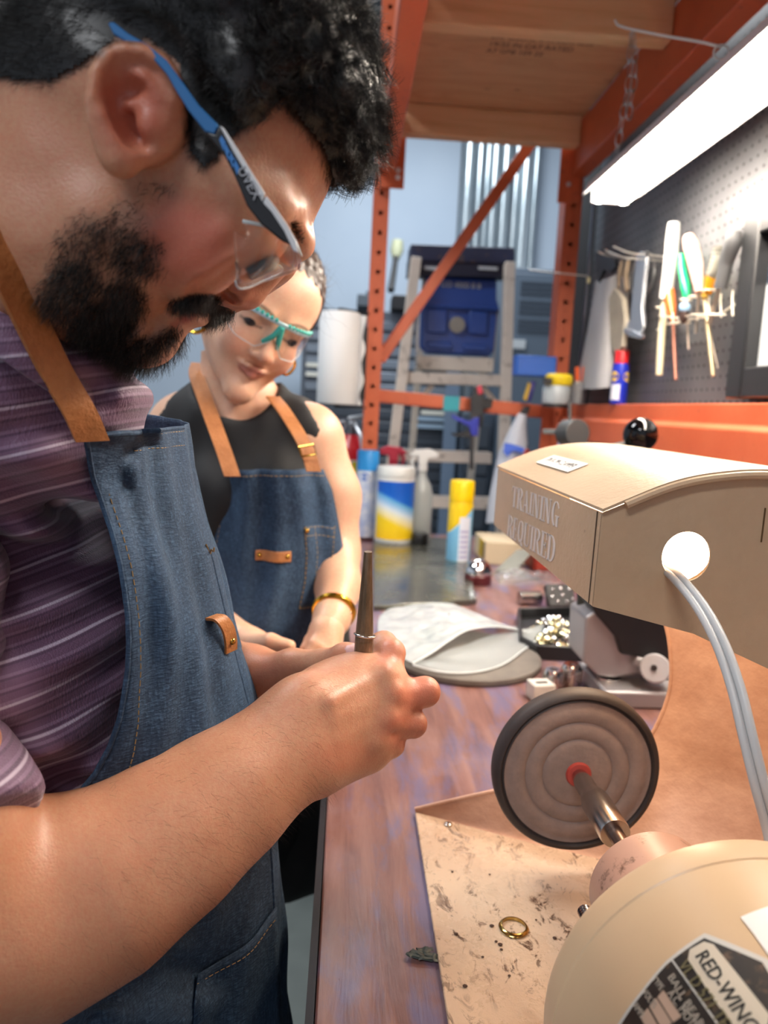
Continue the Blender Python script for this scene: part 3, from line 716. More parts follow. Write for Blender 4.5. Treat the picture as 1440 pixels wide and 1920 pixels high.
# spray can on the beam
def can(name, x, y, z, r, h, bodym, capm, label, cap_h, cat='spray can', group=None, neck=.7, capr=.85):
    t = thing(name, (x, y, z), label, cat, group)
    MB().lathe([(0, 0), (r*.94, 0), (r, .003), (r, h-cap_h-.008), (r*.93, h-cap_h), (0, h-cap_h)], (x, y, z), n=36).build('can_body', bodym, t, smooth=35)
    MB().lathe([(0, h-cap_h), (r*capr, h-cap_h), (r*capr, h-.004), (r*capr*.93, h), (0, h)], (x, y, z), n=36).build('cap', capm, t, smooth=35)
    return t
wx, wy = .701, 1.945
wd = can('lubricant_can', wx, wy, 1.408, .0215, .138, mat('can_blue', '1d2fae', .3), mat('cap_red', 'd2262c', .35), 'blue lubricant spray can with red cap standing on the orange beam', .034)
def wrap_label(t, x, y, z0, z1, r, a0, a1, m, name='label'):
    n = 41; rows = [[(x+rr*math.cos(a), y+rr*math.sin(a), z) for a in np.linspace(a0, a1, n)] for z in (z0, z1) for rr in (r,)]
    return MB().grid(rows, .0003).build(name, m, t)
def wrap_disc(t, x, y, z, r, R_, ac, m, name='logo_disc', k=1.0):
    b = MB(); vs = [(x+r*math.cos(ac), y+r*math.sin(ac), z)]; n = 24
    for i in range(n):
        a = 2*PI*i/n; aa = ac+R_*math.cos(a)/r; vs.append((x+r*math.cos(aa), y+r*math.sin(aa), z+R_*k*math.sin(a)))
    b.add(vs, [(0, 1+i, 1+(i+1) % n) for i in range(n)]); o = b.build(name, m, t); return o
AV = -PI/2-.35     # direction towards the viewer side
wrap_label(wd, wx, wy, 1.418, 1.458, .0218, AV-1.2, AV+.1, mat('label_white', 'dfe3ee', .5))
wrap_disc(wd, wx, wy, 1.478, .0218, .0125, AV-.75, mat('label_yellow', 'e6c12c', .5))
wrap_disc(wd, wx, wy, 1.478, .0218, .0125, AV+.95, mat('label_yellow'))
text_mesh('WD-40', .0075, .0004, frame((wx-.0205, wy-.0085, 1.4755), (math.sin(.7), -math.cos(.7), 0), (0, 0, 1)), 'label_text', mat('label_blue', '1b2a86', .5), wd, .9, bold=.0003)
# rack of wire holders for screwdrivers
hold = thing('tool_rack', q(1300, 590), 'white wire tool rack clipped to the pegboard full of screwdrivers', 'tool rack')
b = MB()
b.tube([q(1236, 612, .712), q(1290, 600, .712), q(1352, 588, .712), q(1386, 566, .74)], .0022, 8)
b.tube([q(1236, 592, .69), q(1275, 597, .69), q(1300, 590, .69), q(1360, 590, .69)], .0018, 8)
for x in (1239, 1262, 1285, 1308, 1330, 1352, 1374): b.tube([q(x, 545+(1374-x)*.28, .735), q(x-1, 560+(1374-x)*.25, .70), q(x, 592+(1374-x)*.12, .70)], .0018, 6)
for x, y in ((1240, 618), (1262, 607), (1285, 605), (1318, 595), (1338, 590)): b.torus(q(x, y, .70), .010, .0016, (0, 0, 1), 18, 6)
for x, y in ((1240, 577), (1285, 562), (1303, 556), (1330, 545)): b.torus(q(x, y, .70), .012, .0016, (0, 0, 1), 18, 6)
b.build('wire_frame', mat('cream_wire', 'd9d2c0', .4), hold)
def driver(label, hpts, hr, hm, spts, sr, sm, name='screwdriver', flat=None, cat='screwdriver', extra=None):
    t = thing(name, q(*spts[-1]), label, cat)
    MB().tube(smooth_path([q(*p) for p in hpts], 4), np.interp(np.linspace(0, 1, 4*(len(hpts)-1)+1), np.linspace(0, 1, len(hr)), hr), 14).build('handle', hm, t, smooth=60)
    if spts and sr: MB().tube([q(*p) for p in spts], sr, 10).build('blade', sm, t)
    return t
def clearp(name, c, tr=.5): k = M(name, c, .18); k.b.inputs['Transmission Weight'].default_value = tr; return k.m
creamm = mat('cream_rod', 'd9cfae', .5); shaft = mat('tool_shaft', 'b9aa9c', .3, .8)
driver('tall file with a thick white handle at the left end of the tool rack', [(1264, 418, .70), (1262, 440, .70), (1256, 500, .70), (1248, 560, .70)], [.0125, .0145, .0148, .014], mat('white_handle', 'e4e4e0', .4), [(1247, 558, .70), (1240, 640, .70), (1236, 703, .70)], [.008, .0085, .0075], creamm, 'file', cat='file')
driver('screwdriver with a clear orange handle and a long reddish shaft', [(1246, 528, .705), (1254, 545, .705), (1258, 575, .705), (1262, 602, .705)], [.009, .0135, .012, .006], clearp('orange_handle', 'd9743a', .3), [(1262, 600, .705), (1264, 650, .705), (1267, 712, .705)], [.0042, .004, .0038], mat('rust_shaft', '9a6757', .45, .5))
driver('screwdriver with a bright green handle in the tool rack', [(1277, 478, .715), (1279, 505, .715), (1286, 540, .715), (1288, 562, .715)], [.007, .0085, .0105, .007], mat('green_handle', '0fae6a', .3), [(1287, 560, .715), (1290, 640, .715), (1291, 655, .715)], [.002, .002, .002], shaft)
driver('screwdriver with a pink and cream handle leaning left in the rack', [(1291, 446, .69), (1296, 462, .69), (1305, 500, .69), (1311, 548, .69)], [.012, .0155, .0145, .008], mat('pink_handle', 'e3b3a4', .35, var=.2, vs_=60), [(1311, 545, .69), (1306, 600, .70), (1304, 625, .70)], [.003, .003, .003], shaft)
bl = thing('ball_handle_tool', q(1284, 600, .69), 'short tool with a pale blue ball end and dark tip hanging under the green screwdriver', 'tool')
MB().ball(q(1284, 577, .69), .0115).build('ball', mat('pale_blue', '8fb4d6', .2), bl); MB().lathe([(0, 0), (.009, 0), (.0105, -.012), (.004, -.024), (0, -.025)], q(1283, 584, .69)).build('dark_tip', mat('dark_brown', '3a2a26', .4), bl)
rb = driver('screwdriver with ribbed grey grip and amber shank', [(1350, 462, .70), (1346, 480, .70), (1340, 505, .70), (1336, 515, .70)], [.010, .0125, .0125, .0125], mat('ribbed_grip', '8c8a80', .5), [(1322, 565, .70), (1330, 640, .70), (1337, 705, .70)], [.005, .0045, .004], mat('brass_shaft', 'a59678', .4, .5))
b = MB()
for i in range(7): b.torus(q(1350-i*2.0, 464+i*7.2, .70), .0125, .0012, (0, 0, 1), 20, 6)
b.build('grip_ribs', mat('grip_dark', '5a5850', .5), rb)
MB().tube([q(1336, 514, .70), q(1332, 535, .70), q(1328, 552, .70)], [.0115, .011, .006], 14).build('amber_shank', clearp('amber', 'e39a20', .3), rb)
bk = driver('large screwdriver with a dark grey moulded handle nearest the picture frame', [(1378, 434, .69), (1374, 455, .69), (1362, 490, .69), (1358, 510, .69), (1351, 540, .69)], [.0125, .0165, .014, .0125, .0125], mat('grey_grip', '4c4d4f', .55), [(1351, 538, .69), (1338, 580, .70), (1332, 610, .70)], [.0022, .0022, .0022], shaft)
MB().tube([q(1346, 538, .69), q(1334, 580, .70), q(1327, 608, .70)], .0020, 8).build('blade', shaft, bk)
driver('thin awl behind the ribbed screwdriver with its shaft reaching furthest down', [(1316, 520, .72), (1318, 535, .72), (1322, 560, .72)], [.006, .0085, .006], mat('yellow_handle', 'd9b23a', .4), [(1322, 558, .72), (1335, 640, .72), (1346, 690, .72)], [.002, .0018, .001], shaft, 'awl', cat='awl')
# picture frame
fm = mat('frame_black', '232426', .35)
y0, zb_, zt_ = 1.385, 1.417, 1.757; W_ = .52; t_ = .055
fr_ = thing('picture_frame', (.72, y0-.2, zb_), 'black picture frame hanging on the pegboard at the right edge', 'picture frame')
for (ya_, yb_, z1_, z2_) in ((y0-t_, y0, zb_, zt_), (y0-W_, y0-W_+t_, zb_, zt_)):
    MB().prism([(.700, ya_, z1_+(0)), (.700, yb_, z1_), (.700, yb_, z2_), (.700, ya_, z2_)], (.035, 0, 0)).build('frame_side', fm, fr_, bevel=.004)
for z1_, z2_ in ((zb_, zb_+t_), (zt_-t_, zt_)):
    MB().box((.7185, y0-W_/2, (z1_+z2_)/2), (.036, W_-2*t_, t_)).build('frame_rail', fm, fr_, bevel=.004)
pic = M('print', 'dfe3e6', .25); _g = pic.n('ShaderNodeSeparateXYZ'); pic.link(pic.co(), _g.inputs[0])
pic.color(pic.ramp(pic.math('ADD', _g.outputs[2], 0), [(.0, 'd3d9de'), (.198, 'd3d9de'), (.200, '323e4c'), (.36, '3c4c5e')], 'LINEAR'))
MB().box((.728, y0-W_/2, (zb_+zt_)/2), (.004, W_-2*t_+.004, zt_-zb_-2*t_+.004)).build('picture', pic, fr_)
# items at the far end of the beam
b = MB().box((.572, 2.352, 1.519), (.125, .06, .062)); ob(b, 'parts_bin', mat('bin_blue', '1f5fc0', .45), 'small blue plastic parts bin hung beside the right rack post', 'bin', bevel=.004)
jar = thing('storage_jar', (.60, 2.2, 1.40), 'translucent jar under the yellow tape measure at the far end of the beam', 'jar')
MB().lathe([(0, 0), (.038, 0), (.040, .006), (.040, .045), (.036, .052), (0, .052)], (.606, 2.2, 1.405)).build('jar_body', mat('frosted_jar', 'aab4b8', .3), jar, smooth=35)
MB().lathe([(0, 0), (.037, 0), (.037, .010), (0, .010)], (.606, 2.2, 1.394)).build('dark_base', mat('black_base', '1f1f22', .5), jar)
tm = thing('tape_measure', (.605, 2.2, 1.457), 'yellow tape measure lying on top of the translucent jar', 'tape measure')
MB().lathe([(0, 0), (.036, 0), (.040, .006), (.040, .026), (.034, .034), (0, .034)], (.611, 2.2, 1.4575), n=28).build('case', mat('tape_yellow', 'dfc51f', .35), tm, bevel=.002)
MB().box((.572, 2.178, 1.468), (.02, .03, .018)).build('blade_mouth', mat('tape_black', '222222', .4), tm)
cup = ob(MB().lathe([(0, 0), (.026, 0), (.030, .060), (.028, .060), (.024, .004), (0, .004)], (.690, 2.24, 1.408)), 'cup', mat('grey_cup', '8f9296', .5), 'grey cup on the beam holding orange markers', 'cup')
for i, (dx, dy, lb) in enumerate(((-.012, .0, 'orange marker standing leftmost in the grey cup'), (.004, -.006, 'orange marker in the middle of the grey cup'), (.014, .008, 'orange marker standing rightmost in the grey cup'))):
    m_ = thing('marker', (.69+dx, 2.24+dy, 1.413), lb, 'marker', 'orange markers in the cup')
    MB().cyl((.69+dx*.6, 2.24+dy, 1.413), (.69+dx, 2.24+dy, 1.476), .0058, n=10).build('barrel', mat('marker_white', 'dcd8d2', .4), m_)
    MB().cyl((.69+dx, 2.24+dy, 1.476), (.69+dx*1.3, 2.24+dy, 1.517), .0068, n=10).build('cap', mat('marker_orange', 'e0622c', .4), m_)
b = MB().tube([P(992, 506, Y=2.36), P(1035, 511, Y=2.3), P(1098, 517, Y=2.25), P(1104, 524, Y=2.25)], .002, 8)
hk = ob(b, 'long_hook', hookm, 'long thin wire hook crossing in front of the right rack post', 'hook'); MB().cyl(P(1104, 520, Y=2.25), P(1103, 531, Y=2.25), .005).build('plastic_tip', mat('tip_cream', 'cfcaa0', .5), hk)
# clamp and lever machine parts above the hood
cl = thing('clamp', (.56, 1.9, 1.25), 'dark grey bar clamp with round pad fixed on the front of the orange beam', 'clamp')
dg = mat('dark_grey_plastic', '3f4142', .5)
MB().cyl(P(1062, 812, Y=1.83), P(1084, 812, Y=1.78), .033, n=28).build('round_pad', dg, cl, bevel=.002)
MB().bar(P(1083, 790, Y=1.84), P(1083, 838, Y=1.84), .032, .014, up=(0, 1, 0)).build('jaw', mat('clamp_grey', '5a5c5b', .5), cl, bevel=.003)
MB().bar(P(1018, 809, Y=1.86), P(1090, 812, Y=1.82), .012, .012).build('bar', mat('clamp_grey'), cl, bevel=.002)
MB().bar(P(1068, 752, Y=1.83), P(1068, 790, Y=1.83), .007, .007).build('screw_rod', dg, cl)
# ================================================================ THINGS ON THE BENCH
B0 = .9502
def PB(a, b_, z=B0): return P(a, b_, Z=z)
# steel surface plate
spm = M('steel_plate', '77766b', .22, .75); spm.color(spm.ramp(spm.noise(4, 5), [(.3, '6a695f'), (.7, '8d8c80')])); spm.rough(spm.ramp(spm.noise(10, 5), [(.3, .16), (.7, .34)]))
b = MB().prism([PB(700, 1146), PB(893, 1134), PB(866, 1016), PB(700, 1014)], (0, 0, .012))
ob(b, 'steel_plate', spm, 'flat grey steel plate lying on the far left of the bench', 'metal plate', bevel=.001)
PT = B0+.0125
blue_w = M('label_clouds', 'c9d2e4', .4); blue_w.color(blue_w.ramp(blue_w.noise(26, 4), [(.35, '9fb3da'), (.6, 'e6eaf2')]))
a1 = can('aerosol_can', .066, 2.335, PT, .0345, .272, blue_w.m, mat('cap_sky_blue', '2f9be8', .4), 'tall white and pale blue aerosol can with a sky blue cap', .062, neck=1, capr=1.0)
for z, c in ((.13, 'b8c4dc'), (.19, '3f6fc4')):
    wrap_disc(a1, .066, 2.335, PT+z, .0348, .018, -1.9, mat('patch_'+c, c, .5), k=.6)
wc = thing('wipes_canister', (.152, 2.27, PT), 'white canister of cleaning wipes with a blue and yellow label', 'canister')
cx_, cy_ = .152, 2.27
MB().lathe([(0, 0), (.056, 0), (.0585, .004), (.0585, .200), (.055, .203), (0, .203)], (cx_, cy_, PT), n=44).build('canister_body', mat('canister_white', 'dedfdd', .4), wc, smooth=35)
MB().lathe([(0, .203), (.0595, .203), (.0595, .226), (.056, .231), (0, .233)], (cx_, cy_, PT), n=44).build('lid', mat('lid_white', 'd9dad6', .4), wc, smooth=35)
lb_ = M('wipes_label', 'ffffff', .4); _s = lb_.n('ShaderNodeSeparateXYZ'); _o = lb_.co(); lb_.link(_o, _s.inputs[0])
_z = lb_.math('ADD', _s.outputs[2], lb_.math('MULTIPLY', _s.outputs[0], .45))
_c1 = lb_.ramp(_z, [(.0, 'f0c010'), (.058, 'f6d318'), (.080, 'f4ecc0'), (.098, 'dfe9f2'), (.112, '9cc8ea'), (.128, '5aa6dc'), (.134, '0d5fc4'), (.2, '0a4fb4')])
_c2 = lb_.ramp(lb_.math('ADD', _s.outputs[0], 0), [(0.0, 'a9c8e6')]); lb_.color(_c1)
wrap_label(wc, cx_, cy_, PT+.012, PT+.188, .0590, -PI+.35, .25, lb_.m)
rd = MB(); 
def wrapq(t, x, y, r, quad, m, name):
    n = len(quad); vs = [(x+r*math.cos(a), y+r*math.sin(a), z) for a, z in quad]; return MB().add(vs, [tuple(range(n))]).build(name, m, t)
wrapq(wc, cx_, cy_, .0594, [(-.60, PT+.135), (-.30, PT+.165), (-.0, PT+.135), (-.30, PT+.105)], mat('logo_red', 'c22c3c', .5), 'logo_border')
wrapq(wc, cx_, cy_, .0598, [(-.54, PT+.135), (-.30, PT+.158), (-.06, PT+.135), (-.30, PT+.112)], mat('logo_blue', '4a6fc0', .5), 'logo_field')
def sprayer(x, y, h, r, headm, bodym, label, faces=1, body_top=None):
    t = thing('spray_bottle', (x, y, PT), label, 'spray bottle')
    MB().lathe([(0, 0), (r*.95, 0), (r, .005), (r, h*.50), (r*.8, h*.60), (r*.38, h*.70), (r*.36, h*.76), (0, h*.76)], (x, y, PT), n=28).build('bottle', bodym, t, smooth=50)
    MB().lathe([(0, h*.755), (r*.42, h*.755), (r*.42, h*.82), (0, h*.82)], (x, y, PT), n=20).build('collar', headm, t)
    f = faces; hd = [(-.014, h*.82), (.014, h*.82), (.016, h*.89), (.045, h*.90), (.048, h*.955), (.02, h), (-.022, h*.985), (-.045, h*.93), (-.034, h*.90), (-.016, h*.92)]
    MB().prism([(x+f*a, y-.011, PT+b_) for a, b_ in hd], (0, .022, 0)).build('spray_head', headm, t, bevel=.004)
    MB().tube([(x-f*.020, y, PT+h*.93), (x-f*.034, y, PT+h*.86), (x-f*.030, y, PT+h*.79)], [.005, .006, .004], 8).build('trigger', headm, t); return t
sprayer(.238, 2.34, .285, .038, mat('sprayer_white', 'e6e6e4', .4), clearp('frosted_bottle', 'c9cfcc', .3), 'white trigger spray bottle behind the wipes canister', 1)
sprayer(.150, 2.42, .285, .034, mat('sprayer_red', 'a81f38', .4), mat('bottle_dark', '3d3f44', .3), 'dark spray bottle with a red trigger head behind the wipes canister', -1)
ob(MB().lathe([(0, 0), (.024, 0), (.025, .003), (.025, .030), (.023, .033), (0, .033)], (.232, 2.235, PT)), 'round_container', mat('cap_black', '17181a', .35), 'small black round container standing on the steel plate', 'container', smooth=35)
yb = M('yellow_can_paint', 'e8c41a', .35)
_s = yb.n('ShaderNodeSeparateXYZ'); yb.link(yb.co(), _s.inputs[0]); _v = yb.math('ADD', _s.outputs[2], yb.math('MULTIPLY', _s.outputs[0], -1.1))
yb.color(yb.ramp(_v, [(0, '7fc0e4'), (.118, '8ecbe8'), (.122, 'ecc61a'), (.24, 'ecc61a')], 'CONSTANT'))
yc_ = can('cleaner_can', .318, 2.02, B0, .0335, .232, yb.m, mat('cap_yellow', 'f0c800', .4), 'tall aerosol can with a bright yellow cap and pale blue label', .055, capr=1.0)
wrap_label(yc_, .318, 2.02, B0+.012, B0+.135, .0338, -1.75, -.75, mat('label_white'))
for i in range(6): wrap_label(yc_, .318, 2.02, B0+.022+i*.014, B0+.028+i*.014, .0342, -1.65, -.9, mat('print_lilac', 'a9a6cc', .5), 'print')
# chrome dome on a red base
dm = thing('chrome_dome', (.333, 1.79, B0), 'shiny chrome dome on a dark red round base', 'dome')
MB().lathe([(0, 0), (.031, 0), (.0335, .004), (.0335, .022), (.030, .026), (0, .026)], (.335, 1.79, B0), n=36).build('base', mat('maroon', '5a1f22', .35), dm, smooth=35)
MB().lathe([(.032, .024)]+[(.0335*math.cos(a), .028+.034*math.sin(a)) for a in np.linspace(0, PI/2, 12)], (.335, 1.79, B0), n=36).build('dome_cap', chrome, dm, smooth=80)
# carton
ct = thing('carton', (.46, 2.1, B0), 'open cream carton with a yellow end label under the hood corner', 'box')
cq = [PB(938, 1062), PB(1010, 1056), PB(1035, 1022), PB(900, 1010)]
MB().prism([(.395, 2.03, B0), (.52, 2.03, B0), (.52, 2.20, B0), (.395, 2.20, B0)], (0, 0, .062)).build('carton_body', mat('cream_card', 'd9c7a6', .7), ct, bevel=.002)
MB().box((.3945, 2.09, B0+.035), (.001, .07, .05)).build('label', mat('label_mustard', 'c9a72a', .6), ct)
# bags of findings
def crumple(cx, cy, rx, ry, h, n=26, seed=0, rot=0, sq=2.6, base=B0):
    rows = []; c, s_ = math.cos(rot), math.sin(rot)
    for i in range(n+1):
        row = []
        for j in range(n+1):
            u = 2*i/n-1; v = 2*j/n-1
            k = max(0, 1-abs(u)**sq)*max(0, 1-abs(v)**sq); nz = mnoise.noise(Vector((u*2.2+seed, v*2.2, seed)))*.5+mnoise.noise(Vector((u*6+seed, v*6, 1)))*.25
            ridge = abs(mnoise.noise(Vector((u*3, v*3+seed, 5))))
            z = h*k**.6*(.75+nz*.8-ridge*.5)+.0015; x = u*rx*(1+.08*nz); y = v*ry*(1+.08*nz)
            row.append((cx+c*x-s_*y, cy+s_*x+c*y, base+max(z, .001)))
        rows.append(row)
    return rows
film = M('plastic_film', 'eef2f2', .18); film.b.inputs['Transmission Weight'].default_value = .82; film.b.inputs['Alpha'].default_value = .62; film.b.inputs['IOR'].default_value = 1.15
ob(MB().grid(crumple(.475, 1.84, .085, .06, .035, seed=3)), 'zip_bag', film, 'small clear zip bag of metal findings near the hood corner', 'bag')
# dark tent shaped holder
ob(MB().prism([(.40, 1.93, B0), (.50, 1.86, B0), (.53, 1.93, B0), (.44, 2.0, B0)], (.02, .0, .004)), 'folder', mat('black_folder', '26262a', .5), 'black folded card lying behind the clear zip bag', 'folder')
MB().prism([(.405, 1.925, B0+.004), (.475, 1.99, B0+.05), (.525, 1.98, B0+.06), (.46, 1.90, B0+.02)], (0, .002, .001)).build('flap', mat('silver_card', '77766a', .6), bpy.data.objects['folder'])
# silver cylinder and dapping block
ob(MB().cyl((.395, 1.60, B0+.0155), (.445, 1.61, B0+.0155), .0152, n=28), 'steel_cylinder', steel, 'short polished steel cylinder lying on the bench', 'cylinder', bevel=.001)
db = thing('dapping_block', (.475, 1.56, B0), 'black dapping block with bright round dimples', 'block')
R_ = Matrix.Rotation(.12, 3, 'Z') @ Matrix.Rotation(-.95, 3, 'X')
MB().box((.478, 1.575, B0+.028), (.062, .052, .020), Matrix.Rotation(.12, 3, 'Z') @ Matrix.Rotation(.95, 3, 'X')).build('block_body', mat('black_block', '2d2c2c', .4), db, bevel=.002)
Rm = Matrix.Rotation(.12, 3, 'Z') @ Matrix.Rotation(.95, 3, 'X')
for i, (u, v) in enumerate(((-.018, .012), (0, .014), (.02, .012), (-.022, -.004), (.002, -.001), (-.012, -.016), (.010, -.016), (.024, -.010))):
    c = Vector((.478, 1.575, B0+.028))+Rm @ Vector((u, v, .0105)); MB().ball(c, .0038, 12, 8).build('dimple', chrome, db)
# black tray of bright findings
ty = thing('parts_tray', (.40, 1.34, B0), 'shallow black tray heaped with bright metal findings', 'tray')
tq = [Vector((.345, 1.232, B0)), Vector((.45, 1.228, B0)), Vector((.49, 1.50, B0)), Vector((.365, 1.475, B0)), Vector((.325, 1.28, B0))]
MB().prism(tq, (0, 0, .006)).build('tray_base', mat('tray_black', '1e1e20', .4), ty)
b = MB()
for i in range(5): b.bar(tq[i]+Vector((0, 0, .013)), tq[(i+1) % 5]+Vector((0, 0, .013)), .006, .026)
b.build('rim', mat('tray_black'), ty, bevel=.0015)
gold = mat('pale_brass', 'e0d6b0', .15, 1)
lbls = ['bright silver finding heaped in the black tray', 'pale brass finding heaped in the black tray']
def finding(kind, m):
    b = MB()
    if kind == 0: b.lathe([(0, 0), (.007, 0), (.008, .003), (.004, .006), (.004, .014), (0, .015)], (0, 0, 0), n=12)
    elif kind == 1: b.torus((0, 0, .003), .006, .0022, (0, 0, 1), 16, 8)
    else: b.ball((0, 0, .005), .0058, 12, 8)
    return b
protos = []
for k_ in range(3):
    for mi, m_ in enumerate((chrome, gold)):
        o = finding(k_, m_).build('metal_finding', m_, None, origin=(0, 0, 0)); protos.append(o)
        tag(o, (['small %s stud', 'small %s ring', 'small %s bead'][k_] % ['silver', 'brass'][mi])+' heaped in the black tray', 'finding', ['silver', 'brass'][mi]+[' studs', ' rings', ' beads'][k_]+' in the black tray')
rr = random.Random(4)
for i in range(66):
    a = rr.random(); o = protos[i] if i < 6 else protos[i % 6].copy()
    if i >= 6: COL.objects.link(o)
    u = rr.gauss(0, .35); v = rr.gauss(0, .4); u = max(-.9, min(.9, u)); v = max(-.85, min(.85, v))
    o.location = (.405+u*.045+v*.012, 1.36+v*.10, B0+.008+max(0, (.022*(1-u*u*1.2-v*v*1.2)))*rr.random()); o.rotation_euler = (rr.random()*3, rr.random()*3, rr.random()*3); s_ = .9+.5*rr.random(); o.scale = (s_, s_, s_)
jb = thing('polish_jar', (.475, 1.43, B0), 'small dark jar with a bright lid beside the black tray', 'jar')
MB().lathe([(0, 0), (.018, 0), (.018, .032), (0, .032)], (.49, 1.40, B0)).build('jar_body', mat('black_jar', '1c1c1e', .3), jb, smooth=35); MB().lathe([(0, .032), (.0185, .032), (.0185, .042), (0, .042)], (.49, 1.40, B0)).build('lid', gold, jb, smooth=35)
# leather pad and the plastic bag over it
pad = ob(MB().lathe([(0, 0), (.128, 0), (.131, .003), (.131, .010), (.127, .013), (0, .013)], (.213, 1.222, B0), n=72), 'sandbag', mat('grey_leather', '6a635b', .75, var=.15, vs_=30, bump=.0006, bsc=200), 'round grey leather sandbag lying flat on the bench', 'sandbag', smooth=40)
bag = thing('plastic_bag', (.22, 1.3, B0+.014), 'milky white plastic bag crumpled over the round leather sandbag', 'plastic bag')
milky = M('milky_film', 'e3eae8', .25); milky.b.inputs['Transmission Weight'].default_value = .35; milky.b.inputs['Alpha'].default_value = .80; milky.b.inputs['IOR'].default_value = 1.2
milky.color(milky.ramp(milky.noise(22, 4), [(.3, 'd2dbd9'), (.7, 'f2f6f5')]))
ou = [(.095, 1.50), (.075, 1.42), (.072, 1.30), (.098, 1.18), (.128, 1.122), (.185, 1.105), (.235, 1.125), (.30, 1.205), (.355, 1.30), (.392, 1.372), (.33, 1.42), (.285, 1.50), (.22, 1.60), (.15, 1.585)]
oc = smooth_path([(x, y, 0) for x, y in ou+[ou[0]]], 5)[:-1]; cx0, cy0 = .215, 1.33; N = len(oc)
milky.m.node_tree.links.new(milky.ramp(milky.noise(16, 5, .6), [(.3, .70), (.65, .96)]), milky.b.inputs['Alpha'])
thin = M('thin_film', 'dfe6e4', .3); thin.b.inputs['Alpha'].default_value = .38
fr3 = [(.128, 1.122), (.185, 1.105), (.235, 1.125), (.30, 1.205), (.355, 1.30)]
crest = [(.118, 1.135, .020), (.150, 1.165, .028), (.185, 1.205, .038), (.225, 1.250, .044), (.285, 1.300, .036), (.345, 1.345, .016), (.392, 1.372, .004)]
back = [(.33, 1.42, .004), (.285, 1.50, .004), (.22, 1.60, .004), (.15, 1.585, .004), (.095, 1.50, .004), (.075, 1.42, .006), (.072, 1.30, .010), (.088, 1.20, .016)]
oc = smooth_path(crest+back+[crest[0]], 6); cx0, cy0 = .205, 1.36
rows = []
for f in np.linspace(1, 0.02, 26):
    r_ = []
    for p in oc:
        x, y = cx0+(p[0]-cx0)*f, cy0+(p[1]-cy0)*f; k = 1-f*f
        nz = mnoise.noise(Vector((x*13, y*13, 2)))*.5+mnoise.noise(Vector((x*38, y*38, 7)))*.2-abs(mnoise.noise(Vector((x*22+3, y*22, 4))))*.45
        r_.append((x, y, max(B0+p[2]*f+.040*(1-f)+.030*k*nz+.004*min(1, k*8)*nz, B0+(.016 if math.hypot(x-.213, y-1.222) < .134 else .002))))
    rows.append(r_)
MB().grid(rows).build('upper_film', milky, bag, smooth=180)
e1 = smooth_path([(x, y, B0+z) for x, y, z in crest], 6)
fe_ = smooth_path([(.118, 1.133, B0+.018), (.160, 1.108, B0+.017), (.215, 1.113, B0+.017), (.268, 1.155, B0+.017), (.315, 1.225, B0+.017), (.360, 1.308, B0+.010), (.392, 1.372, B0+.004)], 6)
rows = [[np.array(a_)*(1-t)+np.array([b_[0]+.01, b_[1]+.02, B0+.0165])*t+np.array([0, 0, .002*math.sin(t*9+i*.5)]) for t in np.linspace(0, 1, 8)] for i, (a_, b_) in enumerate(zip(fe_, e1))]
MB().grid(rows).build('lower_film', thin, bag, smooth=180)
wf = mat('film_edge', 'e9efee', .3)
MB().tube(e1, .0013, 6).build('mouth_rim', wf, bag); MB().tube(fe_, .0013, 6).build('mouth_rim', wf, bag)
# small press behind the wheel
pr = thing('bench_press', (.43, 1.10, B0), 'small silver bench press with black cover and black ball lever', 'press')
sil_ = mat('cast_alloy', 'a9a6a8', .42, .55, var=.05)
fcol = [(1098, 1160), (1120, 1148), (1180, 1180), (1215, 1240), (1245, 1260), (1250, 1330), (1240, 1420), (1190, 1400), (1180, 1290), (1150, 1272), (1115, 1268), (1094, 1240)]
def pp(pix, Y, d, m, name, parent, bevel=.002): return MB().prism([(q_.x, q_.y, max(q_.z, B0+.001)) for q_ in [P(a, b_, Y=Y) for a, b_ in pix]], (0, d, 0)).build(name, m, parent, bevel=bevel)
pp([(1098, 1158), (1118, 1146), (1185, 1182), (1212, 1220), (1218, 1262), (1150, 1272), (1120, 1268), (1093, 1240)], 1.06, .08, sil_, 'ram_housing', pr, .004)
pp([(1150, 1262), (1215, 1255), (1262, 1262), (1262, 1330), (1240, 1400), (1215, 1420), (1190, 1400), (1180, 1290)], 1.08, .06, sil_, 'column', pr, .004)
MB().box((.455, 1.09, B0+.013), (.13, .13, .026)).build('base', sil_, pr, bevel=.004)
pp([(1100, 1120), (1245, 1150), (1260, 1200), (1262, 1240), (1215, 1235), (1165, 1228), (1155, 1195), (1120, 1155)], 1.05, .05, mat('black_cover', '19191c', .45), 'black_cover', pr, .004)
MB().cyl(P(1228, 1253, Y=1.03), P(1228, 1253, Y=1.05), .0215, n=32).build('knob', mat('knob_grey', 'b3b1b3', .4), pr, bevel=.002)
MB().cyl(P(1226, 1252, Y=1.028), P(1226, 1252, Y=1.035), .0045, n=14).build('knob_hole', mat('dark_gap'), pr)
MB().cyl(P(1190, 1235, Y=1.06), P(1228, 1255, Y=1.05), .010, n=14).build('knob_arm', sil_, pr)
MB().lathe([(0, 0), (.017, 0), (.017, .006), (.013, .008), (.013, .022), (.018, .024), (.018, .034), (0, .034)], P(1138, 1308, Y=1.075), n=28).build('chuck', chrome, pr, smooth=35)
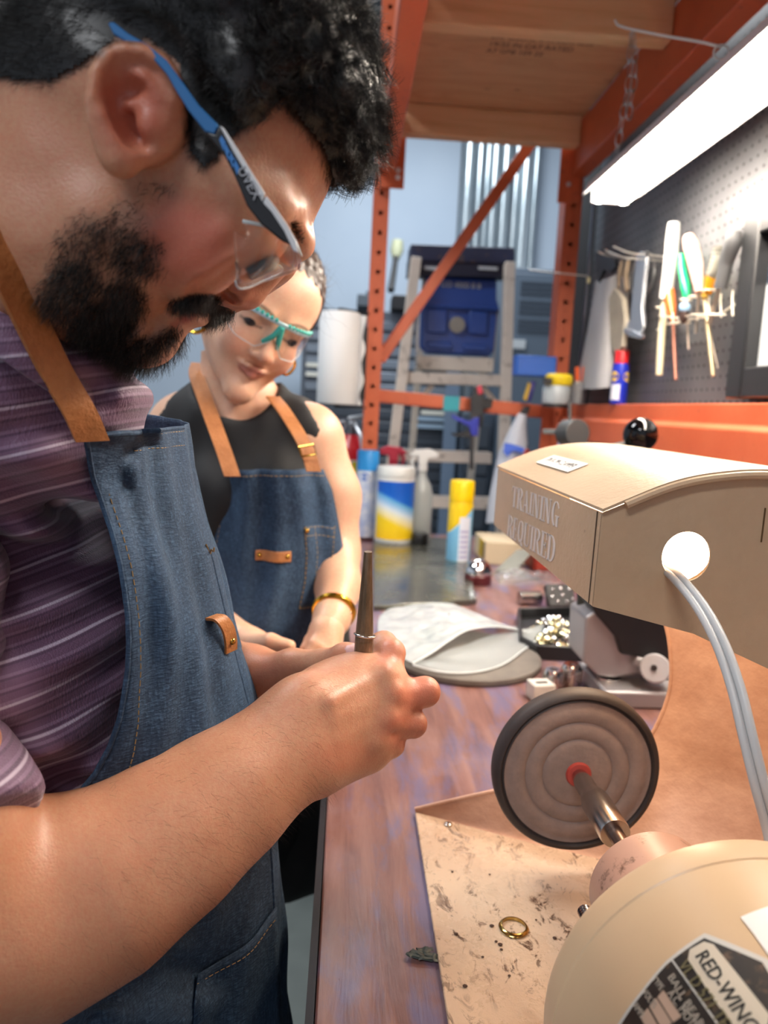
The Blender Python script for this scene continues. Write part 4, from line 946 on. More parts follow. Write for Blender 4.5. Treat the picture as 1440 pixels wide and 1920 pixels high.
# lever above the hood
MB().tube([P(1095, 1140, Y=1.12), P(1110, 900, Y=1.13), P(1150, 856, Y=1.13)], .012, 10).build('lever_arm', mat('dark_cast', '34352f', .5), pr)
pp([(1096, 835), (1140, 838), (1185, 828), (1200, 845), (1200, 862), (1130, 872), (1100, 862)], 1.14, .03, mat('dark_cast'), 'lever_casting', pr, .003)
MB().cyl(P(1199, 870, Y=1.13), P(1201, 840, Y=1.13), .0035, n=10).build('lever_rod', chrome, pr)
MB().ball(P(1201, 815, Y=1.13), .0262, 32, 20).build('ball_knob', mat('black_gloss', '07080a', .08), pr, smooth=180)
pp([(1200, 848), (1268, 850), (1270, 868), (1200, 868)], 1.2, .02, mat('dark_cast'), 'top_plate', pr, .002)
# slotted white block and small chrome parts behind the wheel
sb = thing('slotted_block', (.30, 1.05, B0), 'white block with a slot standing behind the polishing wheel', 'block')
MB().box((.303, 1.055, B0+.013), (.034, .03, .026), Matrix.Rotation(.2, 3, 'Z')).build('block_body', mat('block_ivory', 'd9d5cc', .4), sb, bevel=.002)
MB().box((.303, 1.052, B0+.0262), (.018, .006, .0012), Matrix.Rotation(.2, 3, 'Z')).build('slot', mat('dark_gap'), sb)
for x, y, h, lb in ((.335, 1.10, .030, 'knurled chrome chuck just right of the white slotted block'), (.368, 1.115, .034, 'taller knurled chrome chuck nearest the silver press')):
    c_ = thing('chrome_chuck', (x, y, B0), lb, 'chuck', 'chrome chucks behind the wheel')
    MB().lathe([(0, 0), (.015, 0), (.016, .003), (.016, h-.006), (.013, h), (.006, h), (.005, h-.01), (0, h-.01)], (x, y, B0), n=32).build('chuck_body', chrome, c_, smooth=35)
    b = MB()
    for i in range(16):
        a = 2*PI*i/16; b.box((x+.016*math.cos(a), y+.016*math.sin(a), B0+h*.5), (.0016, .0016, h*.6), a)
    b.build('knurling', steel, c_)
# ring, shavings and crumbs on the tray
TZ = .9553
c = PB(963, 1741, TZ)
ring_ = ob(MB().lathe([(.0098, 0), (.0118, .0), (.0122, .0012), (.0106, .0030), (.0096, .0030), (.0098, 0)], (c.x, c.y, TZ), n=48), 'metal_ring', mat('brass_ring', 'b59a5c', .18, 1), 'small brass coloured metal ring lying on the tray', 'ring', smooth=50)
crumb = mat('crumb_brown', '4b3428', .7)
CL = ['dark crumb touching the left side of the brass ring', 'largest crumb of the cluster just below the brass ring', 'small crumb at the left of the cluster below the brass ring', 'lowest small crumb of the cluster below the brass ring',
      'crumb out on the tray well to the left of the brass ring', 'crumb on the tray close to the motor, right of the brass ring', 'tiny crumb on the tray under the polishing wheel', 'tiny crumb on the tray near its far left corner',
      'tiny crumb on the tray below left of the brass ring', 'crumb near the left edge of the tray, closest to the camera', 'crumb on the bare tray well below the brass ring', 'tiny crumb just right of the brass ring']
for i, (a, b_, s_) in enumerate(((922, 1737, 3.2), (938, 1772, 3.2), (930, 1766, 2.2), (940, 1781, 2.2), (855, 1752, 2.8), (1040, 1760, 3), (918, 1640, 1.8), (848, 1635, 2), (905, 1795, 2), (872, 1850, 3), (955, 1830, 2), (1005, 1725, 1.6))):
    p = PB(a, b_, TZ); bb_ = MB(); r0 = s_*.00042
    bb_.ball((0, 0, 0), r0, 7, 5); bb_.v = [(x*(1.3+.4*rr.random()), y*(1+.4*rr.random()), z*.6) for x, y, z in bb_.v]
    bb_.v = [(x+p.x, y+p.y, z+TZ+r0*.5) for x, y, z in bb_.v]
    ob(bb_, 'debris_crumb', crumb, CL[i], 'crumb', 'brown crumbs on the tray', smooth=0)
b = MB()
for i in range(9):
    p = PB(772+i*5, 1796+4*math.sin(i*1.7), B0)
    pts = [p+Vector((rr.uniform(-.006, .006), rr.uniform(-.005, .005), .0015+rr.random()*.003)) for _ in range(4)]; b.tube(smooth_path(pts, 4), [.0012]*13, 6, flat=(1.6, .6))
ob(b, 'wax_shavings', mat('grey_wax', '3d4744', .5), 'little heap of dark grey wax shavings at the tray edge', 'shavings')
sc_ = PB(840, 1546, TZ); (MB().lathe([(0, 0), (.0042, 0), (.0040, .0012), (.0025, .0020), (0, .0020)], (sc_.x, sc_.y, TZ), n=20)).build('screw_head', steel, bpy.data.objects['tray'])
# red cloth behind the hood and grip under it
rows = []
for i in range(14):
    u = i/13; rows.append([(.44+.11*u+.01*math.sin(v*3+u*4), 2.06-.06*v/3, 1.225+.055*u*(1-u)*3+.014*math.sin(u*16)*(v/3)+(-.045+.045*v/3)*1.3) for v in np.linspace(0, 3, 8)])
ob(MB().grid(rows, .002), 'work_glove', mat('red_leather', 'a5453e', .7, var=.2), 'red leather work glove lying behind the hood', 'glove')
bx = thing('grinding_disc_pack', (.56, 2.0, 1.2), 'small clear pack with a grey disc behind the hood', 'pack'); MB().box((.595, 2.0, 1.27), (.055, .02, .07)).build('wrapper', mat('pack_blue_grey', '9aa0b8', .3), bx, bevel=.002); MB().torus((.60, 1.988, 1.275), .014, .004, (0, 1, 0), 20, 8).build('disc', dg, bx)
MB().box((.59, 2.0, 1.09), (.16, .12, .28)).build('machine_body', mat('machine_red', '9a3324', .5, var=.1), tag(thing('red_machine', (.59, 2.0, B0), 'dark red machine body on the bench behind the polishing hood', 'machine')), bevel=.01)
# ================================================================ FAR BACKGROUND
# towel roll on a bracket at the left post
tr = thing('paper_towel_roll', (-.04, 2.25, 1.37), 'large white paper towel roll hanging beside the left rack post', 'paper towel roll')
tw = mat('towel_white', 'e2e3e3', .85, bump=.0008, bsc=90)
MB().lathe([(.02, 0), (.0575, 0), (.0600, .003), (.0600, .262), (.0575, .265), (.02, .265), (.02, 0)], (-.038, 2.25, 1.372), n=44).build('paper', tw, tr, smooth=40)
rows = [[(.022, 2.235, z), (.030+.004*math.sin(z*40), 2.228, z), (.034+.006*math.sin(z*70+1), 2.232, z)] for z in np.linspace(1.372, 1.63, 20)]
MB().grid(rows, .0008).build('loose_edge', tw, tr)
th = thing('towel_holder', (.0, 2.33, 1.36), 'black metal holder carrying the paper towel roll', 'holder')
bkm = mat('holder_black', '1d1f22', .5)
MB().cyl((-.038, 2.25, 1.362), (-.038, 2.25, 1.65), .008).build('rod', bkm, th); MB().bar((-.038, 2.25, 1.648), (.045, 2.34, 1.648), .012, .006).build('upper_arm', bkm, th)
MB().bar((-.038, 2.25, 1.364), (.045, 2.34, 1.364), .02, .006).build('lower_arm', bkm, th); MB().box((.038, 2.35, 1.5), (.018, .01, .22)).build('back_plate', bkm, th)
# fire extinguisher
fe = thing('fire_extinguisher', (.012, 2.62, .92), 'red fire extinguisher with silver lever hanging below the paper towels', 'fire extinguisher')
redm = mat('extinguisher_red', 'c4202a', .3)
MB().lathe([(0, 0), (.062, 0), (.066, .01), (.066, .27), (.055, .305), (.028, .33), (.022, .345), (0, .345)], (.012, 2.62, .925), n=40).build('cylinder', redm, fe, smooth=40)
wrap_label(fe, .012, 2.62, 1.00, 1.185, .0663, -PI+.5, -.3, mat('extinguisher_label', 'd9d7cf', .5)); wrap_label(fe, .012, 2.62, 1.06, 1.18, .0668, -1.5, -1.15, mat('label_lime', 'c9c322', .5), 'yellow_panel')
MB().lathe([(0, 0), (.020, 0), (.020, .04), (.012, .05), (0, .05)], (.012, 2.62, 1.268)).build('valve', mat('valve_metal', '6d6f73', .35, .8), fe)
MB().tube([(.0, 2.62, 1.325), (.045, 2.60, 1.335), (.08, 2.57, 1.345)], [.007, .006, .006], 8).build('lever', mat('lever_silver', 'b9bcc0', .3, .8), fe)
MB().tube([(.02, 2.60, 1.31), (.045, 2.55, 1.27), (.06, 2.54, 1.20)], [.007, .010, .013], 10).build('carry_handle', mat('lever_silver'), fe)
MB().box((.05, 2.55, 1.10), (.05, .22, .03)).build('bracket', bkm, fe)
MB().torus((-.023, 2.60, 1.30), .014, .003, (0, 1, 0), 20, 8).build('gauge', mat('lever_silver'), fe)
# wide tool cabinets
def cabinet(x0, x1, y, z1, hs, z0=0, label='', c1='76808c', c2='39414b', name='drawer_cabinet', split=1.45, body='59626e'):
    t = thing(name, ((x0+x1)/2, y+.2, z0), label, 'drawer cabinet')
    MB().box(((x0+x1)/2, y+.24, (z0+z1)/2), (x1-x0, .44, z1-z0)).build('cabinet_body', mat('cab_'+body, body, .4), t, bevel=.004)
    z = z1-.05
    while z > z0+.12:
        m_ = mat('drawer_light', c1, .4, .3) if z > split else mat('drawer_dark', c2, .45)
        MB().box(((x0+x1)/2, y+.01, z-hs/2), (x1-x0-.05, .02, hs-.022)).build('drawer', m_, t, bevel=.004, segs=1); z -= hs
    return t
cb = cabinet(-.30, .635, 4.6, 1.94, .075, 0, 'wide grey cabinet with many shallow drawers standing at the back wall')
MB().box((-.20, 4.588, 1.895), (.10, .01, .03)).build('label_plate', mat('plate_pale', 'b9c0c4', .4), cb)
for z in (1.60, 1.545, 1.35): MB().box((-.14 if z > 1.5 else .52, 4.597, z), (.26 if z > 1.5 else .16, .014, .022)).build('label_plate', mat('plate_cream', 'd9d8cc', .4), cb)
for z in (1.312, 1.268): MB().box((.53, 4.585, z), (.22, .01, .026)).build('label_plate', mat('plate_bluish', '8fa6ba', .5), cb)
rc = cabinet(.66, .85, 4.35, 1.36, .16, 0, 'dark slate cabinet low down behind the step ladder', c1='3a4654', c2='3a4654', body='3a4654', name='storage_cabinet')
ob(MB().box((.60, 4.42, .98), (.075, .05, .90+.6)), 'cabinet_pillar', mat('blue_grey_steel', '66788e', .5), 'blue grey steel upright between the cabinets', 'pillar', bevel=.003)
lk = thing('locker', (1.05, 4.3, 0), 'tall slate grey locker with louvred door behind the right rack post', 'locker')
lkm = mat('locker_slate', '566473', .45)
MB().box((1.13, 4.53, 1.09), (.54, .46, 2.18)).build('locker_body', lkm, lk, bevel=.004)
dr = MB().box((1.13, 4.295, 1.09), (.50, .02, 2.12)).build('door', lkm, lk, bevel=.003)
b = MB()
for i in range(9): b.bar((.93, 4.283, 2.10-i*.028-(.02 if i > 2 else 0)-(.02 if i > 5 else 0)), (1.15, 4.283, 2.10-i*.028-(.02 if i > 2 else 0)-(.02 if i > 5 else 0)), .006, .012)
b.build('louvres', mat('louvre_dark', '36414d', .5), dr); MB().box((.93, 4.28, 1.76), (.10, .01, .05)).build('handle', mat('plate_pale'), dr)
# case and tools on the wide cabinet
ob(MB().box((.32, 4.62, 1.985), (.19, .2, .085)), 'black_case', mat('case_black', '15171a', .5), 'low black case on top of the wide drawer cabinet', 'case', bevel=.006)
hm = thing('mallet', (.33, 4.65, 2.03), 'mallet with a black handle and pale head leaning on the wall', 'mallet')
MB().tube([P(733, 545, Y=4.7), P(740, 500, Y=4.8), P(743, 478, Y=4.85)], [.022, .018, .018], 12).build('handle', mat('handle_black', '1f2022', .5), hm)
MB().tube([P(742, 486, Y=4.85), P(744, 470, Y=4.86), P(746, 452, Y=4.87)], [.022, .042, .034], 14).build('head', mat('head_pale', 'b5b998', .6, var=.15), hm)
ob(MB().tube([P(717, 590, Y=4.9), P(725, 420, Y=5.0)], .008, 8), 'pole', mat('pole_grey', '6a6e72', .5), 'thin grey pole standing behind the left rack post', 'pole')
ob(MB().box((.10, 4.62, 1.985), (.16, .2, .07)).box((.10, 4.60, 2.03), (.06, .1, .03)), 'grey_case', mat('case_grey', '4d565f', .5), 'grey case on top of the cabinet beside the left rack post', 'case', bevel=.006)
# galvanised pipes against the wall
galv = M('galvanised', 'aebbc2', .28, .75); galv.color(galv.ramp(galv.noise(5, 4, .5, galv.co((8, 8, .6))), [(.3, '8d9ba3'), (.7, 'c2ced4')]))
pxs = [(876, 22), (897, 15), (912, 12), (926, 18), (946, 20), (967, 16), (985, 26), (1003, 12)]
for i, (px_, wd_) in enumerate(pxs):
    zb = P(px_, 500 if px_ > 960 else 480, Y=5.2).z-.12; p = P(px_, 380, Y=5.28); r = wd_/2/FPX*5.3
    lb = ['wide galvanised pipe furthest left of the row on the back wall', 'second galvanised pipe from the left on the back wall', 'narrow galvanised pipe third from the left', 'galvanised pipe fourth from the left above the ladder', 'galvanised pipe fifth from the left above the ladder', 'galvanised pipe just left of the widest one', 'widest galvanised pipe near the right of the row', 'narrow galvanised pipe furthest right of the row'][i]
    ob(MB().cyl((p.x, 5.30, .01), (p.x, 5.30, 3.6), r*.92, n=24), 'galvanised_pipe', galv, lb, 'pipe', 'galvanised pipes on the back wall')
ob(MB().box((P(862, 380, Y=5.38).x, 5.385, 2.9), (.02, .02, 1.6)), 'wall_rail', mat('rail_grey', '5f6b74', .5), 'dark vertical rail at the left side of the pipes', 'rail')
# step ladder
la = thing('step_ladder', (.45, 3.2, 0), 'wooden toned step ladder with black top cap standing behind the rack', 'ladder')
lm = mat('ladder_grey_beige', 'd0c5b8', .55, var=.08, vs_=9, dirt='85796d'); topm = mat('ladder_top_navy', '232a45', .5, var=.25, dirt='6a5038', vs_=8)
YL = 3.2
def lp(a, b_, d=0): return P(a, b_, Y=YL+d)
MB().prism([lp(770, 457), lp(966, 464), lp(966, 496), lp(768, 488)], (0, .14, 0)).build('top_cap', topm, la, bevel=.006)
MB().prism([lp(766, 485, .01), lp(966, 494, .01), lp(960, 520, .01), lp(764, 516, .01)], (0, .10, 0)).build('cap_skirt', mat('skirt_dark', '1a1f33', .5), la, bevel=.003)
for (a, c) in ((lp(780, 485, -.02), lp(752, 720, -.10)), (lp(955, 494, -.02), lp(948, 720, -.08))):
    a = Vector(a); c = Vector(c); d_ = (c-a)/(a.z-c.z); e = c+d_*c.z*1.0
    MB().bar(a, e, .042, .05, up=(0, 1, 0)).build('side_rail', lm, la, bevel=.003)
for px_, d_ in ((800, .35), (928, .35)):
    a = Vector(lp(px_, 494, .1)); e = Vector((a.x, a.y+.55, 0)); MB().bar(a, e, .03, .03, up=(0, 1, 0)).build('rear_leg', lm, la, bevel=.003)
for (x0, x1, y0_, y1_, d_) in ((782, 925, 666, 692, .02), (755, 945, 697, 718, -.10), (745, 922, 843, 864, -.14), (730, 935, 930, 950, -.2)):
    MB().prism([lp(x0, y0_, d_), lp(x1, y0_+6, d_), lp(x1, y1_+6, d_), lp(x0, y1_, d_)], (0, .09, 0)).build('step', lm, la, bevel=.002)
for (a, c) in (((812, 722), (775, 760)), ((902, 722), (935, 762))):
    MB().bar(lp(*a, -.05), lp(*c, -.05), .022, .01, up=(0, 1, 0)).build('brace', lm, la)
MB().bar(lp(781, 560, .05), lp(781, 690, .05), .008, .008).build('spreader', mat('steel_link', '8f8f95', .4, .6), la); MB().bar(lp(934, 580, .05), lp(924, 690, .05), .012, .008).build('spreader', mat('steel_link'), la)
# blue moulded case hanging in the ladder
bc = thing('blue_case', (.43, YL+.02, 1.55), 'blue moulded plastic case resting on the ladder step', 'case')
bm_ = mat('moulded_blue', '20458f', .42, var=.05)
MB().prism([lp(800, 518, .05), lp(932, 524, .05), lp(932, 560, .05), (lp(938, 582, .05)), lp(928, 655, .05), lp(918, 668, .05), lp(800, 662, .05), lp(788, 650, .05), lp(790, 574, .05), lp(800, 560, .05)], (0, .07, 0)).build('shell', bm_, bc, bevel=.01)
for q_ in ([(800, 578), (838, 580), (838, 625), (800, 623)], [(880, 582), (915, 585), (913, 628), (878, 626)], [(800, 640), (848, 642), (848, 655), (802, 652)], [(868, 644), (915, 646), (912, 660), (868, 656)]):
    MB().prism([lp(a, b_, .035) for a, b_ in q_], (0, .02, 0)).build('moulded_rib', bm_, bc, bevel=.006)
MB().bar(lp(795, 573, .04), lp(935, 580, .04), .02, .012).build('hinge_ridge', bm_, bc, bevel=.004)
MB().cyl(lp(857, 609, .03), lp(857, 609, .06), .034, n=32).build('round_plate', mat('plate_alu', '8f8f88', .35, .6), bc, bevel=.002)
text_mesh('CO 4000 8 8', .032, .001, frame(Vector(lp(826, 537, .045)), (1, 0, 0), (0, 0, 1)), 'printed_text', mat('plate_pale'), bc, 1.0)
for px_ in (795, 897): MB().prism([lp(px_, 499, .0), lp(px_+36, 501, .0), lp(px_+36, 507, .0), lp(px_, 505, .0)], (0, .006, 0)).build('slot', mat('plate_pale'), la)
# clamps hanging on the horizontal brace
k1 = thing('quick_clamp', (.42, 2.4, 1.29), 'blue and black quick clamp hanging from the orange brace beside the teal tape', 'clamp')
bluec = mat('clamp_blue', '2a35a0', .4); blackc = mat('clamp_black', '202226', .5)
YC = 2.36
def kp(pix, m, name, t, Y=YC, d=.02, bv=.002): return MB().prism([P(a, b_, Y=Y) for a, b_ in pix], (0, d, 0)).build(name, m, t, bevel=bv)
kp([(889, 725), (900, 722), (908, 735), (905, 780), (890, 782), (884, 770)], blackc, 'upper_jaw', k1)
kp([(847, 777), (850, 785), (880, 800), (884, 817), (896, 818), (899, 782), (890, 784), (880, 790)], bluec, 'grip_handle', k1)
kp([(845, 812), (862, 812), (880, 806), (886, 822), (868, 820), (852, 818)], blackc, 'trigger', k1)
MB().bar(P(886, 740, Y=YC+.005), P(884, 880, Y=YC+.005), .012, .006, up=(0, 1, 0)).build('bar', blackc, k1)
kp([(894, 725), (903, 722), (906, 738), (897, 740)], mat('clamp_red', 'c02840', .4), 'red_pad', k1, YC-.004, .02)
kp([(896, 745), (925, 748), (922, 765), (908, 768), (905, 800), (900, 802)], blackc, 'lower_jaw', k1, YC+.02)
k2 = thing('spring_clamp', (.53, 2.34, 1.33), 'yellow and navy clamp gripping the plastic bag on the orange brace', 'clamp')
kp([(983, 748), (988, 752), (996, 722), (992, 716)], mat('clamp_yellow', 'd2ac3a', .4), 'yellow_grip', k2); kp([(988, 752), (996, 752), (1006, 716), (998, 714), (992, 735)], mat('clamp_navy', '2f2c78', .4), 'navy_grip', k2)
kp([(975, 775), (990, 778), (995, 762), (985, 762)], blackc, 'jaw', k2)
ph = thing('hanging_bag', (.5, 2.34, .98), 'whitish plastic shopping bag with blue print hanging from a clamp on the brace', 'plastic bag')
cl_ = []
for i, (yy, xa, xb) in enumerate(((776, 971, 987), (800, 960, 985), (830, 946, 988), (850, 936, 983), (890, 925, 980), (930, 915, 985), (980, 910, 990))):
    L_, R__ = P(xa, yy, Y=2.30), P(xb, yy, Y=2.30); row = []
    for j in range(17):
        a = 2*PI*j/16; cxm = (L_+R__)/2; rx = (R__.x-L_.x)/2; row.append((cxm.x+rx*math.cos(a)+.004*math.sin(3*a+i), 2.30+rx*.55*math.sin(a), cxm.z+.003*math.sin(5*a)))
    cl_.append(row)
bgm = M('bag_film', 'ccd3de', .3); bgm.b.inputs['Transmission Weight'].default_value = .2; bgm.b.inputs['Alpha'].default_value = .9
MB().grid([[tuple(v) for v in r] for r in cl_]).build('bag_film', bgm, ph, smooth=180)
pt_ = [P(a, b_, Y=2.262) for a, b_ in ((946, 830), (958, 832), (984, 840), (980, 850), (962, 846), (952, 856), (944, 848))]
MB().prism(pt_, (0, .002, 0)).build('blue_print', mat('print_blue', '3f63c8', .5), ph)
# ================================================================ PEOPLE: shared tools
def PN(px_, py_, Y): return np.array(P(px_, py_, Y=Y))
def proj(V):
    q = (np.asarray(V, float)-CAM) @ ROT; return 720+FPX*q[:, 0]/-q[:, 2], 960-FPX*q[:, 1]/-q[:, 2]
def poly_sd(poly, X, Z):
    """signed distance (inside > 0) of a polygon in the X-Z plane"""
    p = np.array(poly, float); d2 = np.full(X.shape, 1e9); ins = np.zeros(X.shape, bool)
    for i in range(len(p)):
        a, b = p[i], p[(i+1) % len(p)]; e = b-a; t = np.clip(((X-a[0])*e[0]+(Z-a[1])*e[1])/((e**2).sum()+1e-12), 0, 1)
        d2 = np.minimum(d2, (X-a[0]-e[0]*t)**2+(Z-a[1]-e[1]*t)**2)
        c = ((a[1] > Z) != (b[1] > Z)) & (X < (b[0]-a[0])*(Z-a[1])/(b[1]-a[1]+1e-12)+a[0]); ins ^= c
    d = np.sqrt(d2); return np.where(ins, d, -d)
def idw(pts, X, Z, p=3.0):
    s = 0; w_ = 0
    for x, z, v in pts: k = 1/(((X-x)**2+(Z-z)**2)+2e-5)**(p/2); s = s+k*v; w_ = w_+k
    return s/w_
def blobs(px_, py_, L):
    """soft mask from (x, y, rx, ry, angle, strength) spots"""
    m = np.zeros_like(px_)
    for x, y, rx, ry, a, s in L:
        c, n = math.cos(math.radians(a)), math.sin(math.radians(a)); u = ((px_-x)*c+(py_-y)*n)/rx; v = (-(px_-x)*n+(py_-y)*c)/ry
        m = np.maximum(m, s*np.clip(1.6-1.6*(u*u+v*v)**.5+.25, 0, 1))
    return m
def inpoly_px(poly, px_, py_): return poly_sd(poly, px_, py_)      # in pixels, inside > 0
def vnoise(V, sc, seed=0):
    """cheap smooth pseudo-noise at points"""
    V = np.asarray(V)*sc; r = np.random.default_rng(seed); s = 0
    for i in range(5):
        k = r.normal(size=3); k *= (1+i*.55)/np.linalg.norm(k); s = s+np.sin(V @ k*2.2+r.uniform(0, 6.28))/(1+i*.4)
    return s/2.6
def vert_normals(V, Q):
    n = np.cross(V[Q[:, 2]]-V[Q[:, 0]], V[Q[:, 3]]-V[Q[:, 1]]); N = np.zeros_like(V)
    for i in range(4): np.add.at(N, Q[:, i], n)
    return N/(np.linalg.norm(N, axis=1, keepdims=True)+1e-12)
def strands(roots, dirs, lens, r0, segs=5, curl=None, grav=0, sides=3, r1=.25, seed=1, ph=None):
    """hair strands as thin three sided tubes, all in numpy; curl = (amp array, freq)"""
    n = len(roots); g = np.random.default_rng(seed); t = np.linspace(0, 1, segs+1)
    d = dirs/np.linalg.norm(dirs, axis=1, keepdims=True); a = np.cross(d, np.tile([.31, .52, .79], (n, 1))); a /= np.linalg.norm(a, axis=1, keepdims=True); b = np.cross(d, a)
    ph = g.uniform(0, 6.28, n) if ph is None else ph; pts = roots[:, None, :]+d[:, None, :]*(lens[:, None]*t)[:, :, None]
    if curl is not None:
        am, fq = curl; th = ph[:, None]+fq[:, None]*t[None, :]*6.28
        pts += (a[:, None, :]*np.cos(th)[:, :, None]+b[:, None, :]*np.sin(th)[:, :, None]-(a*np.cos(ph)[:, None]+b*np.sin(ph)[:, None])[:, None, :])*(am[:, None]*np.minimum(1, t*1.6)[None, :])[:, :, None]
    pts[:, :, 2] -= grav*(lens[:, None]*t**2)
    rad = (np.asarray(r0)*np.ones(n))[:, None]*(1-(1-r1)*t)[None, :]
    T = np.gradient(pts, axis=1); T /= np.linalg.norm(T, axis=2, keepdims=True)+1e-12
    A = np.cross(T, a[:, None, :]+.01); A /= np.linalg.norm(A, axis=2, keepdims=True)+1e-12; Bv = np.cross(T, A)
    V = np.stack([pts+rad[:, :, None]*(A*math.cos(2*PI*k/sides)+Bv*math.sin(2*PI*k/sides)) for k in range(sides)], 2).reshape(-1, 3)
    base = (np.arange(n)*(segs+1)*sides)[:, None, None]; i = np.arange(segs)[None, :, None]*sides; k = np.arange(sides)[None, None, :]; k2 = (k+1) % sides
    Q = np.stack([base+i+k, base+i+k2, base+i+sides+k2, base+i+sides+k], -1).reshape(-1, 4)
    return V.astype(np.float32), Q
def join(parts):
    """[(V, Q, {attr})] -> one"""
    o = 0; Vs = []; Qs = []; keys = sorted({k for p in parts for k in (p[2] if len(p) > 2 else {})}); at = {k: [] for k in keys}
    for p in parts:
        Vs.append(p[0]); Qs.append(p[1]+o); o += len(p[0])
        for k in keys: at[k].append((p[2] if len(p) > 2 else {}).get(k, np.zeros(len(p[0]))))
    return np.concatenate(Vs), np.concatenate(Qs), {k: np.concatenate(v) for k, v in at.items()}
def skin_mat(name, base, light, red, rough=.42):
    k = M(name, base, rough, 0, .5)
    col = k.ramp(k.noise(24, 5), [(.3, base), (.7, light)])
    sp = k.ramp(k.noise(420, 2), [(.35, .0), (.65, .25)]); col = k.mix(sp, col, red)
    col = k.mix(k.math('MULTIPLY', k.attr('red'), .75), col, red)
    col = k.mix(k.attr('lip'), col, 'a0524a')
    nz = k.noise(900, 3, .7); st = k.math('MULTIPLY', k.attr('beard'), k.math('ADD', .42, k.math('MULTIPLY', nz, .9)), clamp=True)
    col = k.mix(st, col, '17110e'); col = k.mix(k.attr('nail'), col, 'c9a3a3')
    k.color(col); k.sss(.16, (.010, .0035, .0015)); k.bump(k.noise(650, 3, .6), .00035, .7); return k
hairm = M('dark_hair', '0d0c0b', .38, 0, .5); hairm = hairm.m

# ================================================================ THE MAN
man = thing('person', (-.22, .55, 0), 'man in a purple striped polo shirt and denim apron looking down at his hands', 'person')
skin1 = skin_mat('tan_skin', 'b98565', 'c79474', 'b85c48')
Y0 = .43
def hx(px_, py_): p = PN(px_, py_, Y0); return (p[0], p[2])
def H(px_, py_, dy=0): p = PN(px_, py_, Y0); p[1] += dy; return p
OUT = [(566, 446), (590, 402), (615, 352), (640, 290), (652, 220), (648, 140), (628, 60), (590, -20), (530, -90), (450, -140), (350, -165), (240, -150), (150, -112),
       (75, -50), (25, 20), (-20, 60), (-120, 140), (-330, 260), (-330, 760), (-60, 760), (90, 700), (150, 660), (215, 668), (262, 655), (290, 634), (306, 615), (330, 606), (345, 592), (372, 582), (402, 560), (430, 548), (470, 520), (520, 486)]
po = [hx(*p) for p in OUT]
WM = [(300, 0, .079), (150, 50, .074), (60, 60, .062), (450, 60, .075), (560, 120, .064), (480, 250, .071), (570, 260, .060), (595, 370, .053), (545, 430, .050), (470, 400, .064), (420, 380, .068), (440, 470, .054), (470, 505, .036),
      (330, 330, .071), (250, 230, .073), (170, 330, .066), (150, 450, .062), (250, 450, .067), (330, 470, .066), (370, 520, .056), (300, 560, .052), (345, 570, .036), (290, 620, .032), (240, 645, .036), (180, 560, .050), (60, 300, .060), (-60, 400, .063), (60, 560, .056), (-100, 600, .066)]
wm_ = [(*hx(a, b), c) for a, b, c in WM]
lo = np.array([H(-230, 0)[0], Y0-.105, H(0, 780)[2]]); hi = np.array([H(735, 0)[0], Y0+.105, H(300, -240)[2]])
HS = SDF(lo, hi, .0015)
X2, Z2 = np.meshgrid(HS.ax[0], HS.ax[2], indexing='ij')
D2 = poly_sd(po, X2, Z2); Wm = idw(wm_, X2, Z2, 3.2)
for _ in range(10):
    Wm[1:-1, 1:-1] = (Wm[1:-1, 1:-1]*2+Wm[:-2, 1:-1]+Wm[2:, 1:-1]+Wm[1:-1, :-2]+Wm[1:-1, 2:])/6
RD = idw([(*hx(300, 0), .085), (*hx(600, 200), .06), (*hx(560, 420), .030), (*hx(470, 500), .022), (*hx(380, 560), .028), (*hx(290, 620), .035), (*hx(150, 600), .05), (*hx(-100, 500), .07)], X2, Z2, 3)
tt = np.clip(D2/RD, 0, 1); W2 = Wm*np.sqrt(np.maximum(0, 1-(1-tt)**2.2))
gx, gz = np.gradient(W2, HS.h); G = np.sqrt(1+np.minimum(gx**2+gz**2, 30))
HS.field(lambda X, Y, Z: np.maximum((np.abs(Y-Y0)-W2[:, None, :])/G[:, None, :], -D2[:, None, :]*.8-.0004))
for sg in (-1, 1):
    # brow ridge, eye socket and eyeball, lids
    HS.cone(H(560, 452, sg*.010), H(536, 420, sg*.044), .008, .007, .012)
    HS.ell(H(513, 476, sg*.030), (.015, .013, .011), k=.014, op='sub')
    HS.ell(H(507, 463, sg*.031), .0125, k=.003)
    HS.cone(H(512, 478, sg*.020), H(498, 458, sg*.044), .0035, .003, .004)
    # cheekbone and cheek volume, nasolabial fold
    HS.ell(H(432, 452, sg*.047), (.026, .014, .022), k=.022)
    HS.ell(H(385, 500, sg*.036), (.024, .020, .022), k=.018)
    HS.chain([H(430, 530, sg*.021), H(400, 545, sg*.030), H(352, 560, sg*.034)], [.0022, .0024, .0012], .006, 'sub')
    # ala and nostril
    HS.ell(H(440, 548, sg*.0125), (.0100, .0065, .0088), k=.005)
    HS.ell(H(441, 562, sg*.0125), (.0062, .0055, .0034), axes((.8, 0, -.6), (0, 1, 0)), k=.0020, op='sub'); HS.chain([H(434, 528, sg*.019), H(418, 546, sg*.020), H(424, 560, sg*.017)], [.0012, .0018, .0012], .004, 'sub')
    # jaw angle
    HS.ell(H(170, 500, sg*.044), (.03, .018, .028), k=.03)
# nose
HS.chain([H(550, 457), H(516, 486), H(482, 516), H(459, 540)], [.0068, .0072, .0085, .0112], .009)
HS.cone(H(458, 541), H(424, 546), .0092, .0075, .006)
